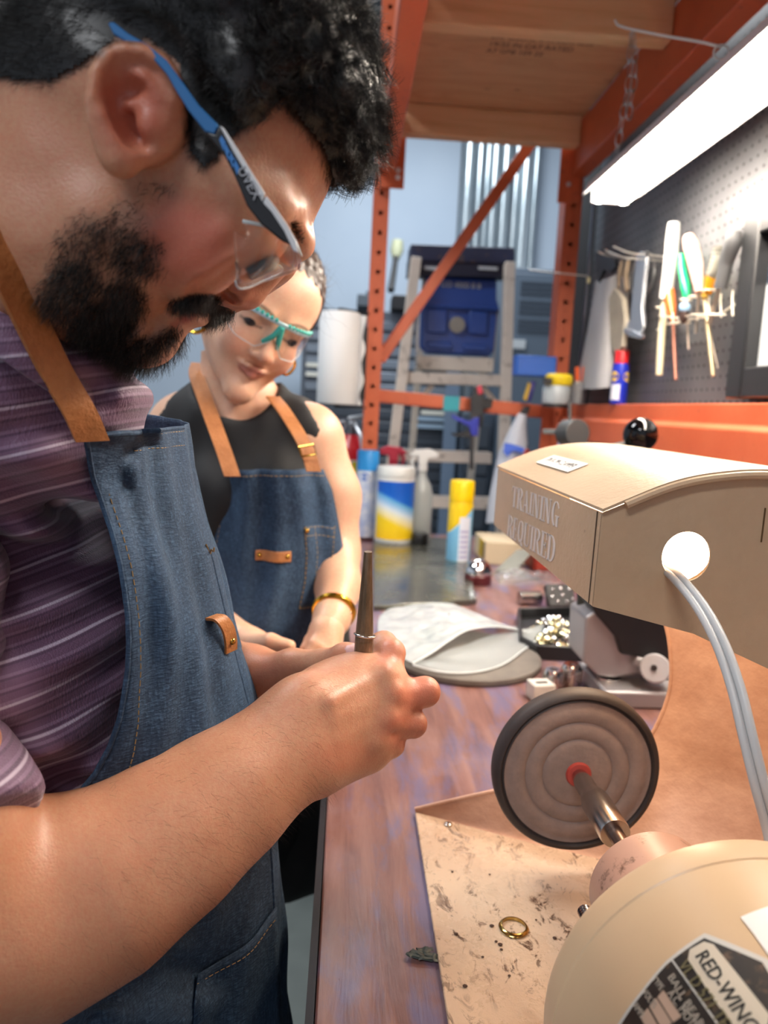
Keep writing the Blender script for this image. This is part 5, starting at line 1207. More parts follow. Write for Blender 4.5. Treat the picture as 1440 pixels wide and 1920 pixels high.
# lips
HS.cone(H(364, 583, -.014), H(364, 583, .014), .0065, .0065, .006); HS.ell(H(357, 589), (.0085, .022, .0060), k=.004)
HS.ell(H(334, 602), (.0088, .019, .0062), axes((.8, 0, .6), (0, 1, 0)), k=.004)
HS.cone(H(340, 588, -.024), H(340, 588, .024), .0016, .0016, .003, 'sub')
HS.ell(H(300, 617), (.008, .018, .008), k=.008, op='sub'); HS.ell(H(272, 640), (.017, .020, .014), k=.014)
# ears
def ear(S, sg):
    def E(px_, py_, d):      # photo pixel of the near ear, d = outward offset from the head side
        yy = .352-d; p = PN(px_, py_, yy)
        if sg > 0: p[1] = 2*Y0-p[1]
        return p
    out_ = [(314, 200), (322, 178), (318, 150), (298, 122), (266, 105), (230, 104), (202, 119), (187, 150), (181, 190), (185, 226), (196, 258), (207, 282), (218, 298), (230, 304)]
    dd = [.001, .004, .006, .008, .010, .012, .014, .015, .015, .013, .011, .009, .008, .006]
    fillp = [((262, 165), .004, (.0155, .0045, .0165)), ((225, 195), .008, (.0125, .0045, .0185)), ((226, 250), .006, (.0090, .0040, .0150)), ((252, 215), .001, (.0150, .0055, .021))]
    for (c, d, r) in fillp: S.ell(E(*c, d), r, k=.008)
    S.ell(E(268, 205, -.004), (.019, .008, .022), k=.008)
    S.chain([E(*o, d) for o, d in zip(out_, dd)], [.0030, .0036, .0040, .0042, .0042, .0042, .0042, .0040, .0038, .0036, .0036, .0040, .0046, .0052], .0045)
    S.ell(E(226, 284, .006), (.0070, .0042, .0085), k=.006)
    # scapha groove, antihelix, concha, tragus
    S.chain([E(303, 170, .0105), E(286, 140, .0135), (E(260, 124, .0155)), E(231, 124, .0175), E(210, 146, .0185), E(203, 185, .019), E(208, 226, .0170)], [.0038]*3+[.0042]*3+[.0030], .003, 'sub')
    S.chain([E(300, 178, .006), E(262, 160, .009), E(228, 175, .012), E(214, 215, .013), E(222, 255, .010), E(246, 272, .008)], [.0030, .0036, .0042, .0042, .0036, .0032], .005)
    S.ell(E(254, 210, .013), (.0108, .012, .0155), axes((1, 0, .5), (0, 1, 0)), k=.004, op='sub')
    S.ell(E(252, 238, .008), (.0058, .010, .0085), k=.004, op='sub')
    S.cone(E(290, 186, .006), E(240, 198, .006), .0022, .0018, .005)
    S.ell(E(279, 232, .005), (.0055, .0050, .0068), k=.005)
ear(HS, -1); ear(HS, 1)
HV, HQ = HS.mesh(2); del HS
def masks_head(V):
    Vm = V.copy(); Vm[:, 1] = np.where(V[:, 1] > Y0, 2*Y0-V[:, 1], V[:, 1]); a, b = proj(Vm)
    nz = vnoise(V, 160, 3)*.5+vnoise(V, 420, 8)*.35
    beard = blobs(a, b, [(165, 455, 62, 62, 0, .62), (235, 430, 62, 48, 10, .45), (135, 540, 66, 84, 30, .80), (200, 612, 84, 62, 20, 1.05), (265, 655, 60, 34, -25, 1.1), (312, 630, 34, 20, -30, .9),
                         (255, 480, 60, 60, 30, .7), (370, 563, 50, 13, -3, 1.1), (275, 365, 66, 30, -25, .22), (235, 560, 50, 50, 0, .85)])
    skin_gap = blobs(a, b, [(296, 604, 50, 22, -28, 1.05), (345, 590, 34, 20, -30, 1.05), (345, 520, 80, 34, -28, 1.0)])
    beard = np.clip(beard*(1-.92*skin_gap)*1.15+nz*.35*(beard > .05), 0, 1)
    sb = np.clip(inpoly_px(HAIRP, a, b)/14+.5+nz*.5, 0, 1)
    brow = blobs(a, b, [(560, 442, 20, 5, 62, .2), (503, 488, 17, 3.5, -35, .75)])
    red = blobs(a, b, [(250, 200, 80, 110, 0, .95), (350, 450, 110, 95, 0, 1.0), (450, 560, 60, 40, 0, .45), (60, 300, 120, 100, 0, .1)])
    lip = blobs(a, b, [(352, 594, 22, 12, -30, .9), (330, 608, 16, 9, -30, .6)])
    return dict(beard=np.maximum(np.maximum(beard*.8, sb), brow), red=red, lip=lip, _b=beard, _h=sb)
HAIRP = [(-400, 150), (0, 152), (95, 158), (150, 130), (182, 108), (215, 78), (280, 80), (330, 120), (345, 190), (352, 290), (382, 322), (412, 300), (432, 262), (480, 235), (528, 190), (560, 235), (600, 280), (622, 350), (640, 360), (760, 200), (700, -300), (-400, -300)]
HM = masks_head(HV); HN = vert_normals(HV, HQ)

# ---- right arm and hand (near the camera)
Pn = PN
AS = SDF((-.36, .28, .93), (.09, .60, 1.30), .0018)
arm = [((-260, 1330), .36, .050), ((-190, 1560), .365, .053), ((-70, 1730), .375, .056), ((60, 1715), .392, .0545), ((190, 1655), .408, .0505), ((320, 1568), .432, .0450), ((430, 1487), .455, .0385), ((520, 1415), .477, .0325), ((575, 1375), .492, .0305)]
pts = [Pn(*a, y) for a, y, r in arm]
AS.chain(pts[:3], [.050, .053, .056], .03); AS.chain(pts[2:], [r for _, _, r in arm[2:]], .02, flat=((.15, 1, .1), .86))
AS.cone(Pn(560, 1330, .488), Pn(590, 1420, .488), .0200, .0200, .02)     # wrist breadth
mc = {'i': ((722, 1270), .528, .0140), 'm': ((732, 1308), .522, .0142), 'r': ((722, 1350), .516, .0136), 'p': ((700, 1388), .512, .0125)}
ws = {'i': (590, 1318), 'm': (590, 1350), 'r': (592, 1385), 'p': (595, 1420)}
for k_, (c, y, r) in mc.items():
    AS.cone(Pn(*ws[k_], .495), Pn(*c, y), .0185, r, .016)
AS.ell(Pn(650, 1320, .525), (.036, .016, .034), axes((1, .2, .35), (0, 1, 0)), k=.02)
AS.cone(Pn(600, 1440, .498), Pn(690, 1412, .515), .013, .013, .018)      # hypothenar edge
AS.cone(Pn(608, 1300, .515), Pn(668, 1268, .528), .016, .012, .016)      # web towards the thumb
def finger(S, pts, rs, k=.004): 
    S.chain([Pn(*p[:2], p[2]) for p in pts], rs, k)
finger(AS, [(722, 1270, .528), (733, 1224, .540), (720, 1206, .553), (706, 1208, .556)], [.0130, .0104, .0090, .0078])
finger(AS, [(732, 1308, .522), (797, 1297, .530), (786, 1296, .553), (752, 1290, .566)], [.0132, .0108, .0096, .0085])
finger(AS, [(722, 1352, .516), (774, 1357, .524), (764, 1352, .548), (735, 1342, .560)], [.0126, .0100, .0090, .0080])
finger(AS, [(700, 1390, .512), (735, 1396, .518), (728, 1390, .540), (706, 1380, .552)], [.0115, .0088, .0080, .0072])
finger(AS, [(610, 1320, .520), (650, 1275, .552), (684, 1245, .556), (700, 1222, .550)], [.0165, .0135, .0105, .0090], .008)
for (x, y, Yk) in ((722, 1262, .514), (735, 1300, .509), (724, 1345, .503), (700, 1383, .500)): AS.ell(Pn(x, y, Yk), .0068, k=.010)
# gaps between the curled fingers
AS.chain([Pn(752, 1272, .508), Pn(800, 1262, .520)], [.0016, .0030], .004, 'sub'); AS.chain([Pn(752, 1330, .500), Pn(800, 1328, .512)], [.0016, .0040], .004, 'sub')
AS.chain([Pn(738, 1378, .500), Pn(782, 1386, .512)], [.0014, .0040], .004, 'sub')
# tendons
for k_, (c, y, r) in list(mc.items())[:3]: AS.cone(Pn(620, ws[k_][1]-4, .476), Pn(c[0]-22, c[1], y-.0135), .0006, .0010, .012)
AV_, AQ = AS.mesh(2); del AS
# ---- left arm and hand (beyond the mandrel)
LS = SDF((-.24, .50, 1.02), (.06, .78, 1.30), .0018)
LS.chain([Pn(230, 1120, .70), Pn(380, 1240, .655), Pn(470, 1268, .622)], [.040, .031, .0235], .015)
LS.cone(Pn(470, 1255, .622), Pn(480, 1290, .620), .018, .018, .015)
for a, b in (((480, 1262), (610, 1262)), ((482, 1285), (622, 1295)), ((484, 1305), (618, 1325)), ((486, 1322), (600, 1350))): LS.cone(Pn(*a, .622), Pn(*b, .612), .0150, .0125, .014)
LS.cone(Pn(478, 1272, .608), Pn(548, 1250, .594), .0195, .0140, .012)
LS.chain([Pn(548, 1249, .594), Pn(606, 1244, .572), Pn(646, 1230, .552), Pn(660, 1226, .545)], [.0140, .0108, .0094, .0084], .006)
LS.ell(Pn(500, 1320, .607), (.022, .012, .016), k=.012)
for a, b, c, d in (((610, 1262, .612), (665, 1262, .596), (690, 1270, .572), (694, 1285, .557)), ((622, 1295, .612), (676, 1300, .596), (700, 1310, .574), (690, 1318, .558)), ((618, 1325, .612), (668, 1336, .596), (690, 1345, .576), (680, 1350, .562)), ((600, 1350, .612), (642, 1366, .598), (660, 1372, .58), (652, 1374, .568))):
    LS.chain([Pn(*q_[:2], q_[2]) for q_ in (a, b, c, d)], [.0125, .0102, .0088, .0078], .004)
LS.chain([Pn(505, 1300, .594), Pn(545, 1278, .588), Pn(575, 1262, .590)], [.0012, .0018, .0010], .004, 'sub')
LV, LQ = LS.mesh(2); del LS
# ---- torso under the clothes
TS = SDF((-.62, .30, .55), (.02, .84, 1.42), .006)
TS.chain([(-.34, .56, 1.24), (-.30, .57, 1.10), (-.28, .58, .90), (-.30, .58, .72)], [.10, .12, .12, .13], .05, flat=((0, 1, 0), 1.25))
TS.cone((-.33, .42, 1.22), (-.33, .72, 1.22), .07, .07, .05); TS.cone((-.33, .42, 1.22), pts[0], .055, .05, .03); TS.cone((-.33, .72, 1.22), Pn(230, 1120, .70), .055, .04, .03)
TV, TQ = TS.mesh(1)
nail = np.clip(1-(np.linalg.norm((AV_-Pn(710, 1202, .545)), axis=1)/.004), 0, 1)*0
a_, b_ = proj(LV); nl = (inpoly_px([(646, 1212), (664, 1206), (676, 1216), (674, 1232), (652, 1234)], a_, b_) > 0) & (LV[:, 1] < .552)
an = blobs(*proj(AV_), [(790, 1300, 60, 60, 0, .75), (765, 1370, 60, 50, 0, .7), (735, 1225, 34, 34, 0, .6), (650, 1420, 80, 40, 0, .35)])
ln = blobs(*proj(LV), [(500, 1290, 90, 80, 0, .45), (650, 1230, 40, 30, 0, .3)])
V, Q, at = join([(HV, HQ, {k: v for k, v in HM.items() if k[0] != '_'}), (AV_, AQ, dict(red=an)), (LV, LQ, dict(red=ln, nail=nl*.8)), (TV, TQ, {})])
npmesh('body', V, Q, skin1, man, at)

# ---- hair: solid dark mass with curls over it
def grow_sel(mask, n, g):
    p = mask/mask.sum(); return g.choice(len(mask), n, p=p)
g = np.random.default_rng(5)
Vm = HV.copy(); Vm[:, 1] = np.where(HV[:, 1] > Y0, 2*Y0-HV[:, 1], HV[:, 1]); hpx, hpy = proj(Vm)
insd = inpoly_px(HAIRP, hpx, hpy)
CR = H(370, 150); Fd = np.array([.6, 0, -.8]); Ud = np.array([.8, 0, .6])
hgt = (HV-CR) @ Ud; fw = (HV-CR) @ Fd
topness = np.clip((hgt+.02)/.07, 0, 1)*np.clip((insd-2)/60, 0, 1)
front = np.clip(fw/.07, 0, 1)*np.clip(insd/40, 0, 1)
thick = np.where(insd > 0, .0012+.0120*topness+.0045*front*np.clip((hgt+.05)/.08, 0, 1), 0)
tl = np.array([(185, 40), (240, 66), (300, 104), (335, 145), (372, 196), (412, 245)], float); dT = np.full(len(HV), 1e9)
for a_, b_ in zip(tl[:-1], tl[1:]):
    e_ = b_-a_; t_ = np.clip(((hpx-a_[0])*e_[0]+(hpy-a_[1])*e_[1])/(e_**2).sum(), 0, 1); dT = np.minimum(dT, np.hypot(hpx-a_[0]-e_[0]*t_, hpy-a_[1]-e_[1]*t_))
thick = thick*np.clip((dT-18)/40, .12, 1)
earx = (np.abs(HV[:, 1]-Y0) > .0735) & (hpx < 345) & (hpx > 160) & (hpy > 80) & (hpy < 330)
thick[earx] = 0
clump = vnoise(HV, 95, 4)*.5+vnoise(HV, 210, 9)*.3
off = thick*(1+.22*clump); keepv = (insd > 3) & (~earx)
capV = HV+HN*off[:, None]; fk = keepv[HQ].all(1); capQ = HQ[fk]
used = np.unique(capQ); rm = np.full(len(HV), -1); rm[used] = np.arange(len(used)); cap = (capV[used], rm[capQ])
w_ = (insd > 0)*(~earx)*(dT > 26)*(.25+topness+front)*np.clip((insd+6)/20, 0, 1)
# long curly strands
sel = grow_sel(w_*(thick > .004), 26000, g); nrm = HN[sel]
flow = Fd*.75+np.stack([vnoise(HV[sel], 40, 11), vnoise(HV[sel], 40, 12), vnoise(HV[sel], 40, 13)], 1)*.9
flow -= nrm*(flow*nrm).sum(1, keepdims=True)*.8
CS_ = grow_sel(w_*(thick > .004), 1500, g); cc = HV[CS_]; own = np.concatenate([np.argmin(((HV[q_][:, None]-cc[None])**2).sum(2), 1) for q_ in np.array_split(sel, 40)])
cd_ = HN[CS_]*.7+g.normal(size=(len(CS_), 3))*.35; phc = g.uniform(0, 6.28, len(CS_))[own]; fqc = (.7+.7*g.random(len(CS_)))[own]
dr_ = cd_[own]+flow*.75+(cc[own]-HV[sel])*55+g.normal(size=(len(sel), 3))*.07; ln_ = thick[sel]*(.7+.5*g.random(len(sel)))+.005
sV, sQ = strands(HV[sel]+nrm*(thick[sel]*.45)[:, None]+g.normal(size=(len(sel), 3))*.0008, dr_, ln_, .00019, 9, (np.clip(ln_*.24, .0012, .0040), fqc), grav=.15, ph=phc+g.normal(size=len(sel))*.25)
# short cropped strands at the sides and the hairline
sel = grow_sel((insd > -8)*(~earx)*(dT > 16)*np.clip(1.2-topness, 0, 1)*np.clip((insd+9)/14, 0, 1), 26000, g); nrm = HN[sel]
flow = -Ud*.9-Fd*.25*np.sign(hpx[sel]-300)[:, None]*-1; dr_ = nrm*.42+flow+g.normal(size=(len(sel), 3))*.26
ln_ = .0035+.004*np.clip(insd[sel]/50, 0, 1)+.002*g.random(len(sel))
tV, tQ = strands(HV[sel]+nrm*(off[sel]*.7)[:, None], dr_, ln_, .00010, 3, None)
V, Q, _ = join([(*cap, {}), (sV, sQ, {}), (tV, tQ, {})])
tag(npmesh('hair', V, Q, hairm, man), kind='stuff')
# ---- beard, moustache, brow
bm_ = HM['_b']*(~earx); sel = grow_sel(bm_**1.6*(insd < 5), 11000, g); nrm = HN[sel]
flow = -Ud*1.0+Fd*.25; dr_ = nrm*.55+flow*.8+g.normal(size=(len(sel), 3))*.32
ln_ = .0022+.0050*bm_[sel]+.003*g.random(len(sel)); low = (hpy[sel] > 600); ln_[low] += .001
bV, bQ = strands(HV[sel], dr_, ln_, .00011, 5, (ln_*.10, .4+.5*g.random(len(sel))), grav=.15)
mo_ = blobs(hpx, hpy, [(370, 563, 50, 13, -3, 1.0)]); sel = grow_sel(mo_**2*(insd < 5), 2200, g)
dr_ = HN[sel]*.5+(-Ud*.8)+Fd*.35+g.normal(size=(len(sel), 3))*.16; mV, mQ = strands(HV[sel], dr_, .0035+.003*g.random(len(sel)), .00013, 4, None, grav=.1)
br_ = blobs(hpx, hpy, [(556, 440, 26, 7, 62, 1.0)]); sel = grow_sel(br_**2+1e-12, 260, g)
dr_ = HN[sel]*.35+Ud*.3-Fd*.1+np.array([0, -1, 0])*np.sign(Y0-HV[sel, 1])[:, None]*.7+g.normal(size=(len(sel), 3))*.15; eV, eQ = strands(HV[sel], dr_, .005+.003*g.random(len(sel)), .00012, 3, None)
V, Q, _ = join([(bV, bQ, {}), (mV, mQ, {}), (eV, eQ, {})])
tag(npmesh('beard', V, Q, hairm, man), kind='stuff')
# ---- fine hair on the forearm
AN = vert_normals(AV_, AQ); ax_, ay_ = proj(AV_); wa = np.clip((ax_-100)/200, 0, 1)*np.clip((640-ax_)/60, 0, 1)*(AN[:, 1] < .3)
sel = grow_sel(wa+1e-9, 1300, g); dd_ = np.array(pts[5])-np.array(pts[8]); dd_ /= np.linalg.norm(dd_)
dr_ = AN[sel]*.30-dd_*.35+np.array([.25, 0, -.9])*.5+g.normal(size=(len(sel), 3))*.18; fV, fQ = strands(AV_[sel], dr_, .005+.005*g.random(len(sel)), .000045, 4, None, grav=.2)
tag(npmesh('arm_hair', fV, fQ, mat('brown_arm_hair', '2a1a10', .5), man), kind='stuff')
# ---------------------------------------------------------------- the man's clothes
shirtm = M('purple_striped_knit', '6b4a66', .62)
_o = shirtm.co(); _sx = shirtm.n('ShaderNodeSeparateXYZ'); shirtm.link(_o, _sx.inputs[0])
_zz = shirtm.math('ADD', _sx.outputs[2], shirtm.math('ADD', shirtm.math('MULTIPLY', _sx.outputs[0], -.22), shirtm.math('MULTIPLY', shirtm.noise(5, 1), .022)))
def stripe(k, period, width, phase=0.0):
    m_ = k.math('FRACT', k.math('MULTIPLY', k.math('ADD', _zz, 10+phase), 1/period)); return k.ramp(k.math('ABSOLUTE', k.math('SUBTRACT', m_, .5)), [(0.0, 1.0), (width, 1.0), (width+.03, 0.0)])
_b = shirtm.ramp(shirtm.noise(9, 3), [(.3, '64455f'), (.7, '74546f')])
_fine = shirtm.mix(shirtm.math('MULTIPLY', stripe(shirtm, .0072, .10), .28), _b, 'a58ba6')
_dk = shirtm.mix(shirtm.math('MULTIPLY', stripe(shirtm, .0072, .07, .0018), .5), _fine, '3d2640')
_tx = shirtm.noise(900, 2, .5, shirtm.co((1, 1, .4)))
_wh = shirtm.mix(shirtm.math('MULTIPLY', stripe(shirtm, .0235, .018), .6), _dk, 'd9cbdc')
shirtm.color(_wh); shirtm.bump(_tx, .0006); shirtm.b.inputs['Sheen Weight'].default_value = .25
SS = SDF((-.52, .28, .60), (-.02, .82, 1.44), .0042)
flY = ((0, 1, 0), 1.38)
SS.chain([(-.290, .56, 1.275), (-.248, .56, 1.18), (-.216, .565, 1.02), (-.200, .57, .88), (-.195, .57, .64)], [.092, .118, .120, .118, .122], .04, flat=flY)
SS.ell(Pn(40, 775, .46), (.070, .055, .055), k=.04); SS.ell(Pn(-110, 690, .44), (.09, .07, .07), k=.05); SS.ell(Pn(150, 790, .53), (.036, .06, .033), k=.03)
SS.ell((-.33, .67, 1.25), (.09, .09, .08), k=.05)
def folds(X, Y, Z):
    a = X*.8+Z*.55+.018*np.sin(Z*38+Y*16); b = Z-X*.9+.02*np.sin(X*30)
    return .0046*np.sin(a*105)*np.sin(Z*17+1.2)+.0030*np.sin(b*150+np.sin(X*40)*1.2)+.0018*np.sin(Z*260+X*90+2*np.sin(X*55))
SS.displace(folds)
SV, SQ = SS.mesh(2); del SS
# near sleeve
KS = SDF((-.42, .24, .96), (-.10, .50, 1.36), .003)
s0, s1 = np.array([-.305, .43, 1.225]), Pn(-215, 1475, .378)
KS.cone(s0, s1+(s1-s0)*.35, .070, .059, .03); KS.ell((-.27, .42, 1.25), (.075, .065, .07), k=.04)
KS.displace(lambda X, Y, Z: .0035*np.sin(X*75+Z*30)+.0022*np.sin(Z*140+X*50))
nz_ = Pn(30, 1498, .36); kn = (s1-s0)/np.linalg.norm(s1-s0)
KS.field(lambda X, Y, Z: (X-nz_[0])*kn[0]+(Y-nz_[1])*kn[1]+(Z-nz_[2])*kn[2], .004, 'int')
KV, KQ = KS.mesh(1); del KS
# far sleeve
FS = SDF((-.42, .60, 1.02), (-.12, .84, 1.36), .004)
FS.cone((-.285, .70, 1.22), (-.235, .715, 1.13), .068, .060, .02); FV, FQ = FS.mesh(1)
V, Q, _ = join([(SV, SQ, {}), (KV, KQ, {}), (FV, FQ, {})])
shirt = npmesh('polo_shirt', V, Q, shirtm, man)
ct_ = smooth_path([Pn(-90, 470, .400), Pn(-20, 540, .392), Pn(60, 602, .392), Pn(140, 662, .415), Pn(205, 700, .455), Pn(240, 728, .52)], 6)
cb_ = smooth_path([Pn(-120, 560, .372), Pn(-40, 640, .370), Pn(40, 700, .374), Pn(120, 752, .392), Pn(196, 790, .430), Pn(246, 772, .51)], 6)
cm_ = [(a+b)/2+np.array([0, -.006, .004]) for a, b in zip(ct_, cb_)]
MB().grid([ct_, cm_, cb_], .0018).build('collar', shirtm, shirt, smooth=180)
# trousers
MB().lathe([(.10, .05), (.125, .62), (.12, .66)], (-.21, .58, .0), n=24).build('trousers', mat('black_trousers', '14151a', .8), man, smooth=180)
# denim apron
denim = M('blue_denim', '3a4f66', .75)
_c1 = denim.noise(9, 5, .6); _w1 = denim.noise(520, 2, .6, denim.co((.35, .35, 1.3), rot=(0, .5, 0))); _w2 = denim.noise(380, 3, .7, denim.co((1.4, 1.4, .3), rot=(0, -.4, 0)))
_bs = denim.ramp(_c1, [(.3, '26364a'), (.7, '384e67')])
_bs = denim.mix(denim.ramp(denim.math('MULTIPLY', _w1, _w2), [(.24, 0.0), (.44, .40)]), _bs, '5f7d9c'); _bs = denim.mix(denim.ramp(_w2, [(.32, .6), (.48, 0.0)]), _bs, '1f2f42')
denim.color(_bs); denim.bump(_w1, .0007); denim.b.inputs['Specular IOR Level'].default_value = .2
edge = [(800, 160, 342), (880, 173, 353), (930, 190, 362), (990, 210, 378), (1050, 225, 396), (1100, 233, 408), (1150, 239, 420), (1200, 241, 432), (1250, 239, 445), (1300, 232, 458), (1345, 224, 470), (1400, 205, 482), (1450, 178, 492), (1520, 120, 500), (1620, 20, 508), (1700, -60, 512), (1800, -140, 516), (1900, -180, 521), (2050, -200, 526)]
def ap_row(y):
    ys = [e[0] for e in edge]; xl = np.interp(y, ys, [e[1] for e in edge]); xr = np.interp(y, ys, [e[2] for e in edge])
    low_ = np.clip((y-800)/600, 0, 1)
    L_ = Pn(xl, y+(14*(1-low_)), .432-.01*low_); R_ = Pn(xr, y, .555); F_ = Pn(np.interp(y, [800, 1000, 1300, 2050], [262, 318, 420, 500]), y-25, .67); return L_, R_, F_
def ap_pt(y, u, off=0.0):
    """u 0..1 near half, 1..2 far half"""
    L_, R_, F_ = ap_row(y)
    if u <= 1:
        th = u*PI/2; s = math.sin(th)*.55+u*.45; c = (1-math.cos(th))*.55+u*.45; p = np.array([L_[0]+(R_[0]-L_[0])*s, L_[1]+(R_[1]-L_[1])*c, L_[2]+(R_[2]-L_[2])*u])
    else:
        t = u-1; p = R_+(F_-R_)*t; p[0] += .016*math.sin(PI*t)
    z = p[2]; yy = (y-800)/1250
    w__ = .0045*math.sin(u*11+z*13)*(min(1, yy*3+.2))+.0030*math.sin(u*23-z*26+1)+.0020*math.sin(z*60+u*7)
    k = math.sin(min(u, 2-u if u > 1 else u)*PI) if u < 1 else math.sin((u-1)*PI)
    p[1] -= (w__*abs(k)+off)*(.8 if u <= 1 else .2); p[0] += (w__*abs(k)+off)*.6
    return p
_sx, _sy = proj(SV); _gx = np.clip((_sx+400)//12, 0, 99).astype(int); _gy = np.clip((_sy-600)//12, 0, 139).astype(int)
DM = np.full((100, 140), 9.0); np.minimum.at(DM, (_gx, _gy), SV[:, 1])
for _ in range(3):
    e_ = np.pad(DM, 1, mode='edge'); DM = np.minimum(DM, np.where(DM > 5, np.min([e_[:-2, 1:-1], e_[2:, 1:-1], e_[1:-1, :-2], e_[1:-1, 2:]], 0), DM))
for _ in range(4):
    e_ = np.pad(DM, 1, mode='edge'); m_ = (e_[:-2, 1:-1]+e_[2:, 1:-1]+e_[1:-1, :-2]+e_[1:-1, 2:])/4; DM = np.where(m_ < 2, np.minimum(DM, .5*DM+.5*m_), DM)
_app = ap_pt
def ap_pt(y, u, off=0.0):
    p = _app(y, u, off)
    if u <= 1.02:
        a_, b_ = proj(p[None]); fx = (a_[0]+400)/12-.5; fy = (b_[0]-600)/12-.5; ix, iy = int(fx), int(fy)
        if 0 <= ix < 98 and 0 <= iy < 138:
            tx, ty = fx-ix, fy-iy; c = DM[ix:ix+2, iy:iy+2]
            if c.max() < 2:
                yv = (c[0, 0]*(1-tx)+c[1, 0]*tx)*(1-ty)+(c[0, 1]*(1-tx)+c[1, 1]*tx)*ty-.0075-off*.8
                if p[1] > yv: p = CAM+(p-CAM)*(yv/p[1])
    return p
ysr = [800+i*12.5 for i in range(101)]
apron = MB().grid([[ap_pt(y, u) for u in np.linspace(0, 2, 61)] for y in ysr], .0012).build('apron', denim, man, smooth=180)
stm = mat('tan_stitch', '9a7a4c', .6)
def stitches(b, pts, gap=.0014, ln=.0026, r=.00032):
    acc = 0; pts = [np.array(p) for p in pts]; d = 0; on = True; cur = [pts[0]]
    for a, c in zip(pts[:-1], pts[1:]):
        L_ = np.linalg.norm(c-a); k = max(1, int(L_/.0007))
        for i in range(k):
            q_ = a+(c-a)*((i+1)/k); d += L_/k
            if on: cur.append(q_)
            if on and d > ln:
                if len(cur) > 1: b.tube([cur[0], cur[-1]], r, 4)
                on = False; d = 0; cur = []
            elif not on and d > gap: on = True; d = 0; cur = [q_]
b = MB()
stitches(b, [ap_pt(y, .10+.05*np.clip((y-1300)/200, 0, 1), .0016) for y in range(850, 1500, 8)])
stitches(b, [ap_pt(808, u, .0016) for u in np.linspace(.02, 1, 60)]); stitches(b, [ap_pt(834, u, .0016) for u in np.linspace(.10, 1, 60)])
tag(b.build('stitching', stm, apron, smooth=0), kind='stuff')
b = MB()
for e in (0.0,): b.tube([ap_pt(y, e, .0006) for y in ysr], .0017, 8)
b.tube([ap_pt(802, u, .0008) for u in np.linspace(0, 1, 30)], .0016, 8); b.tube([ap_pt(y, 1.0, .0006) for y in ysr[18:]], .0016, 8)
b.build('hem', denim, apron)
leath = M('tan_leather', 'b0703c', .5); leath.color(leath.ramp(leath.noise(40, 5, .7), [(.3, '9c5f30'), (.7, 'bd7d48')])); leath.bump(leath.noise(300, 3), .0008)
def band(pts, wv, name, m, parent, t=.0022):
    sp = smooth_path(pts, 6); wv = smooth_path(wv, 6); return MB().grid([[p-w/2, p-w/6, p+w/6, p+w/2] for p, w in zip(sp, wv)], t).build(name, m, parent, smooth=50)
_all = np.concatenate([SV, KV, HV, np.array(ct_), np.array(cb_), np.array(cm_)]); _ax, _ay = proj(_all)
def near_y(x, y, r=22, d=.0035):
    m_ = (abs(_ax-x) < r) & (abs(_ay-y) < r); return _all[m_, 1].min()-d if m_.any() else .37
_sp = [(150, 770), (105, 690), (60, 598), (18, 505), (-25, 400)]
band([Pn(175, 828, min(.426, near_y(180, 820, 16, .010)))]+[Pn(x, y, near_y(x, y)) for x, y in _sp],
     [np.array([.0135, .012, .001]), np.array([.0120, .014, .002]), np.array([.0095, .017, .003]), np.array([.0085, .018, .004]), np.array([.0085, .018, .005]), np.array([.0085, .018, .006])], 'neck_strap', leath, apron)
band([Pn(257, 792, .668), Pn(247, 755, .655), Pn(215, 690, .62)], [np.array([.006, .02, 0])]*3, 'neck_strap', leath, apron)
# leather tab with a rivet
q0 = ap_pt(1185, .86, .002)
tabp = [ap_pt(1152, .80, .001), ap_pt(1150, .84, .009), ap_pt(1165, .88, .012), ap_pt(1190, .90, .010), ap_pt(1212, .90, .006)]
band(tabp, [np.array([.006, .012, 0])]*5, 'leather_tab', leath, apron, .0018)
rv = ap_pt(1190, .91, .0125); MB().ball(rv, .0028, 16, 10).build('rivet', mat('brass', 'c9a04a', .2, 1), apron)
b = MB().tube(smooth_path([ap_pt(1040, 1.0, .001), ap_pt(1028, 1.0, .006), ap_pt(1030, 1.0, .009), ap_pt(1022, 1.0, .012)], 5), .0006, 6); b.tube(smooth_path([ap_pt(1040, 1.0, .001), ap_pt(1022, .97, .003), ap_pt(1018, .95, .004)], 5), .0006, 6); b.build('loose_thread', stm, apron)
# pocket under the arm
def pk_(y, u): return ap_pt(y, u, .004)
prow = []
for i in range(16):
    t = i/15; prow.append([pk_(1695+30*(1-u_)*3.2*(1-t)+t*330*1.0+0*u_, .62+.38*u_) for u_ in np.linspace(0, 1, 12)])
MB().grid(prow, .0012).build('pocket', denim, apron, smooth=180)
b = MB(); stitches(b, [ap_pt(1712+96*(1-u_), .62+.38*u_, .0062) for u_ in np.linspace(0, 1, 30)]); tag(b.build('pocket_stitching', stm, apron, smooth=0), kind='stuff')

# ---------------------------------------------------------------- ring mandrel held in the hands
mnd = thing('ring_mandrel', P(684, 1240, Y=.535), 'tapered brown steel ring mandrel held upright in the man\'s hands', 'mandrel')
mm_ = M('mandrel_steel', '6f5b49', .38, .55); mm_.color(mm_.ramp(mm_.noise(60, 6, .7, mm_.co((2, 2, .4))), [(.3, '54432f'), (.6, '8a745c'), (.8, 'a08a70')]))
a_t, a_b = Pn(690, 1034, .528), Pn(683, 1200, .533); ax_m = (a_t-a_b)/np.linalg.norm(a_t-a_b)
MB().cyl(a_b, a_t, .0069, .0029, n=12).build('taper', mm_, mnd, smooth=25, bevel=.0003)
MB().cyl(a_b-ax_m*.075, a_b, .0085, .0069, n=12).build('grip', mm_, mnd, smooth=25)
rt = thing('silver_ring', P(683, 1192, Y=.533), 'thin silver ring pushed onto the ring mandrel', 'ring')
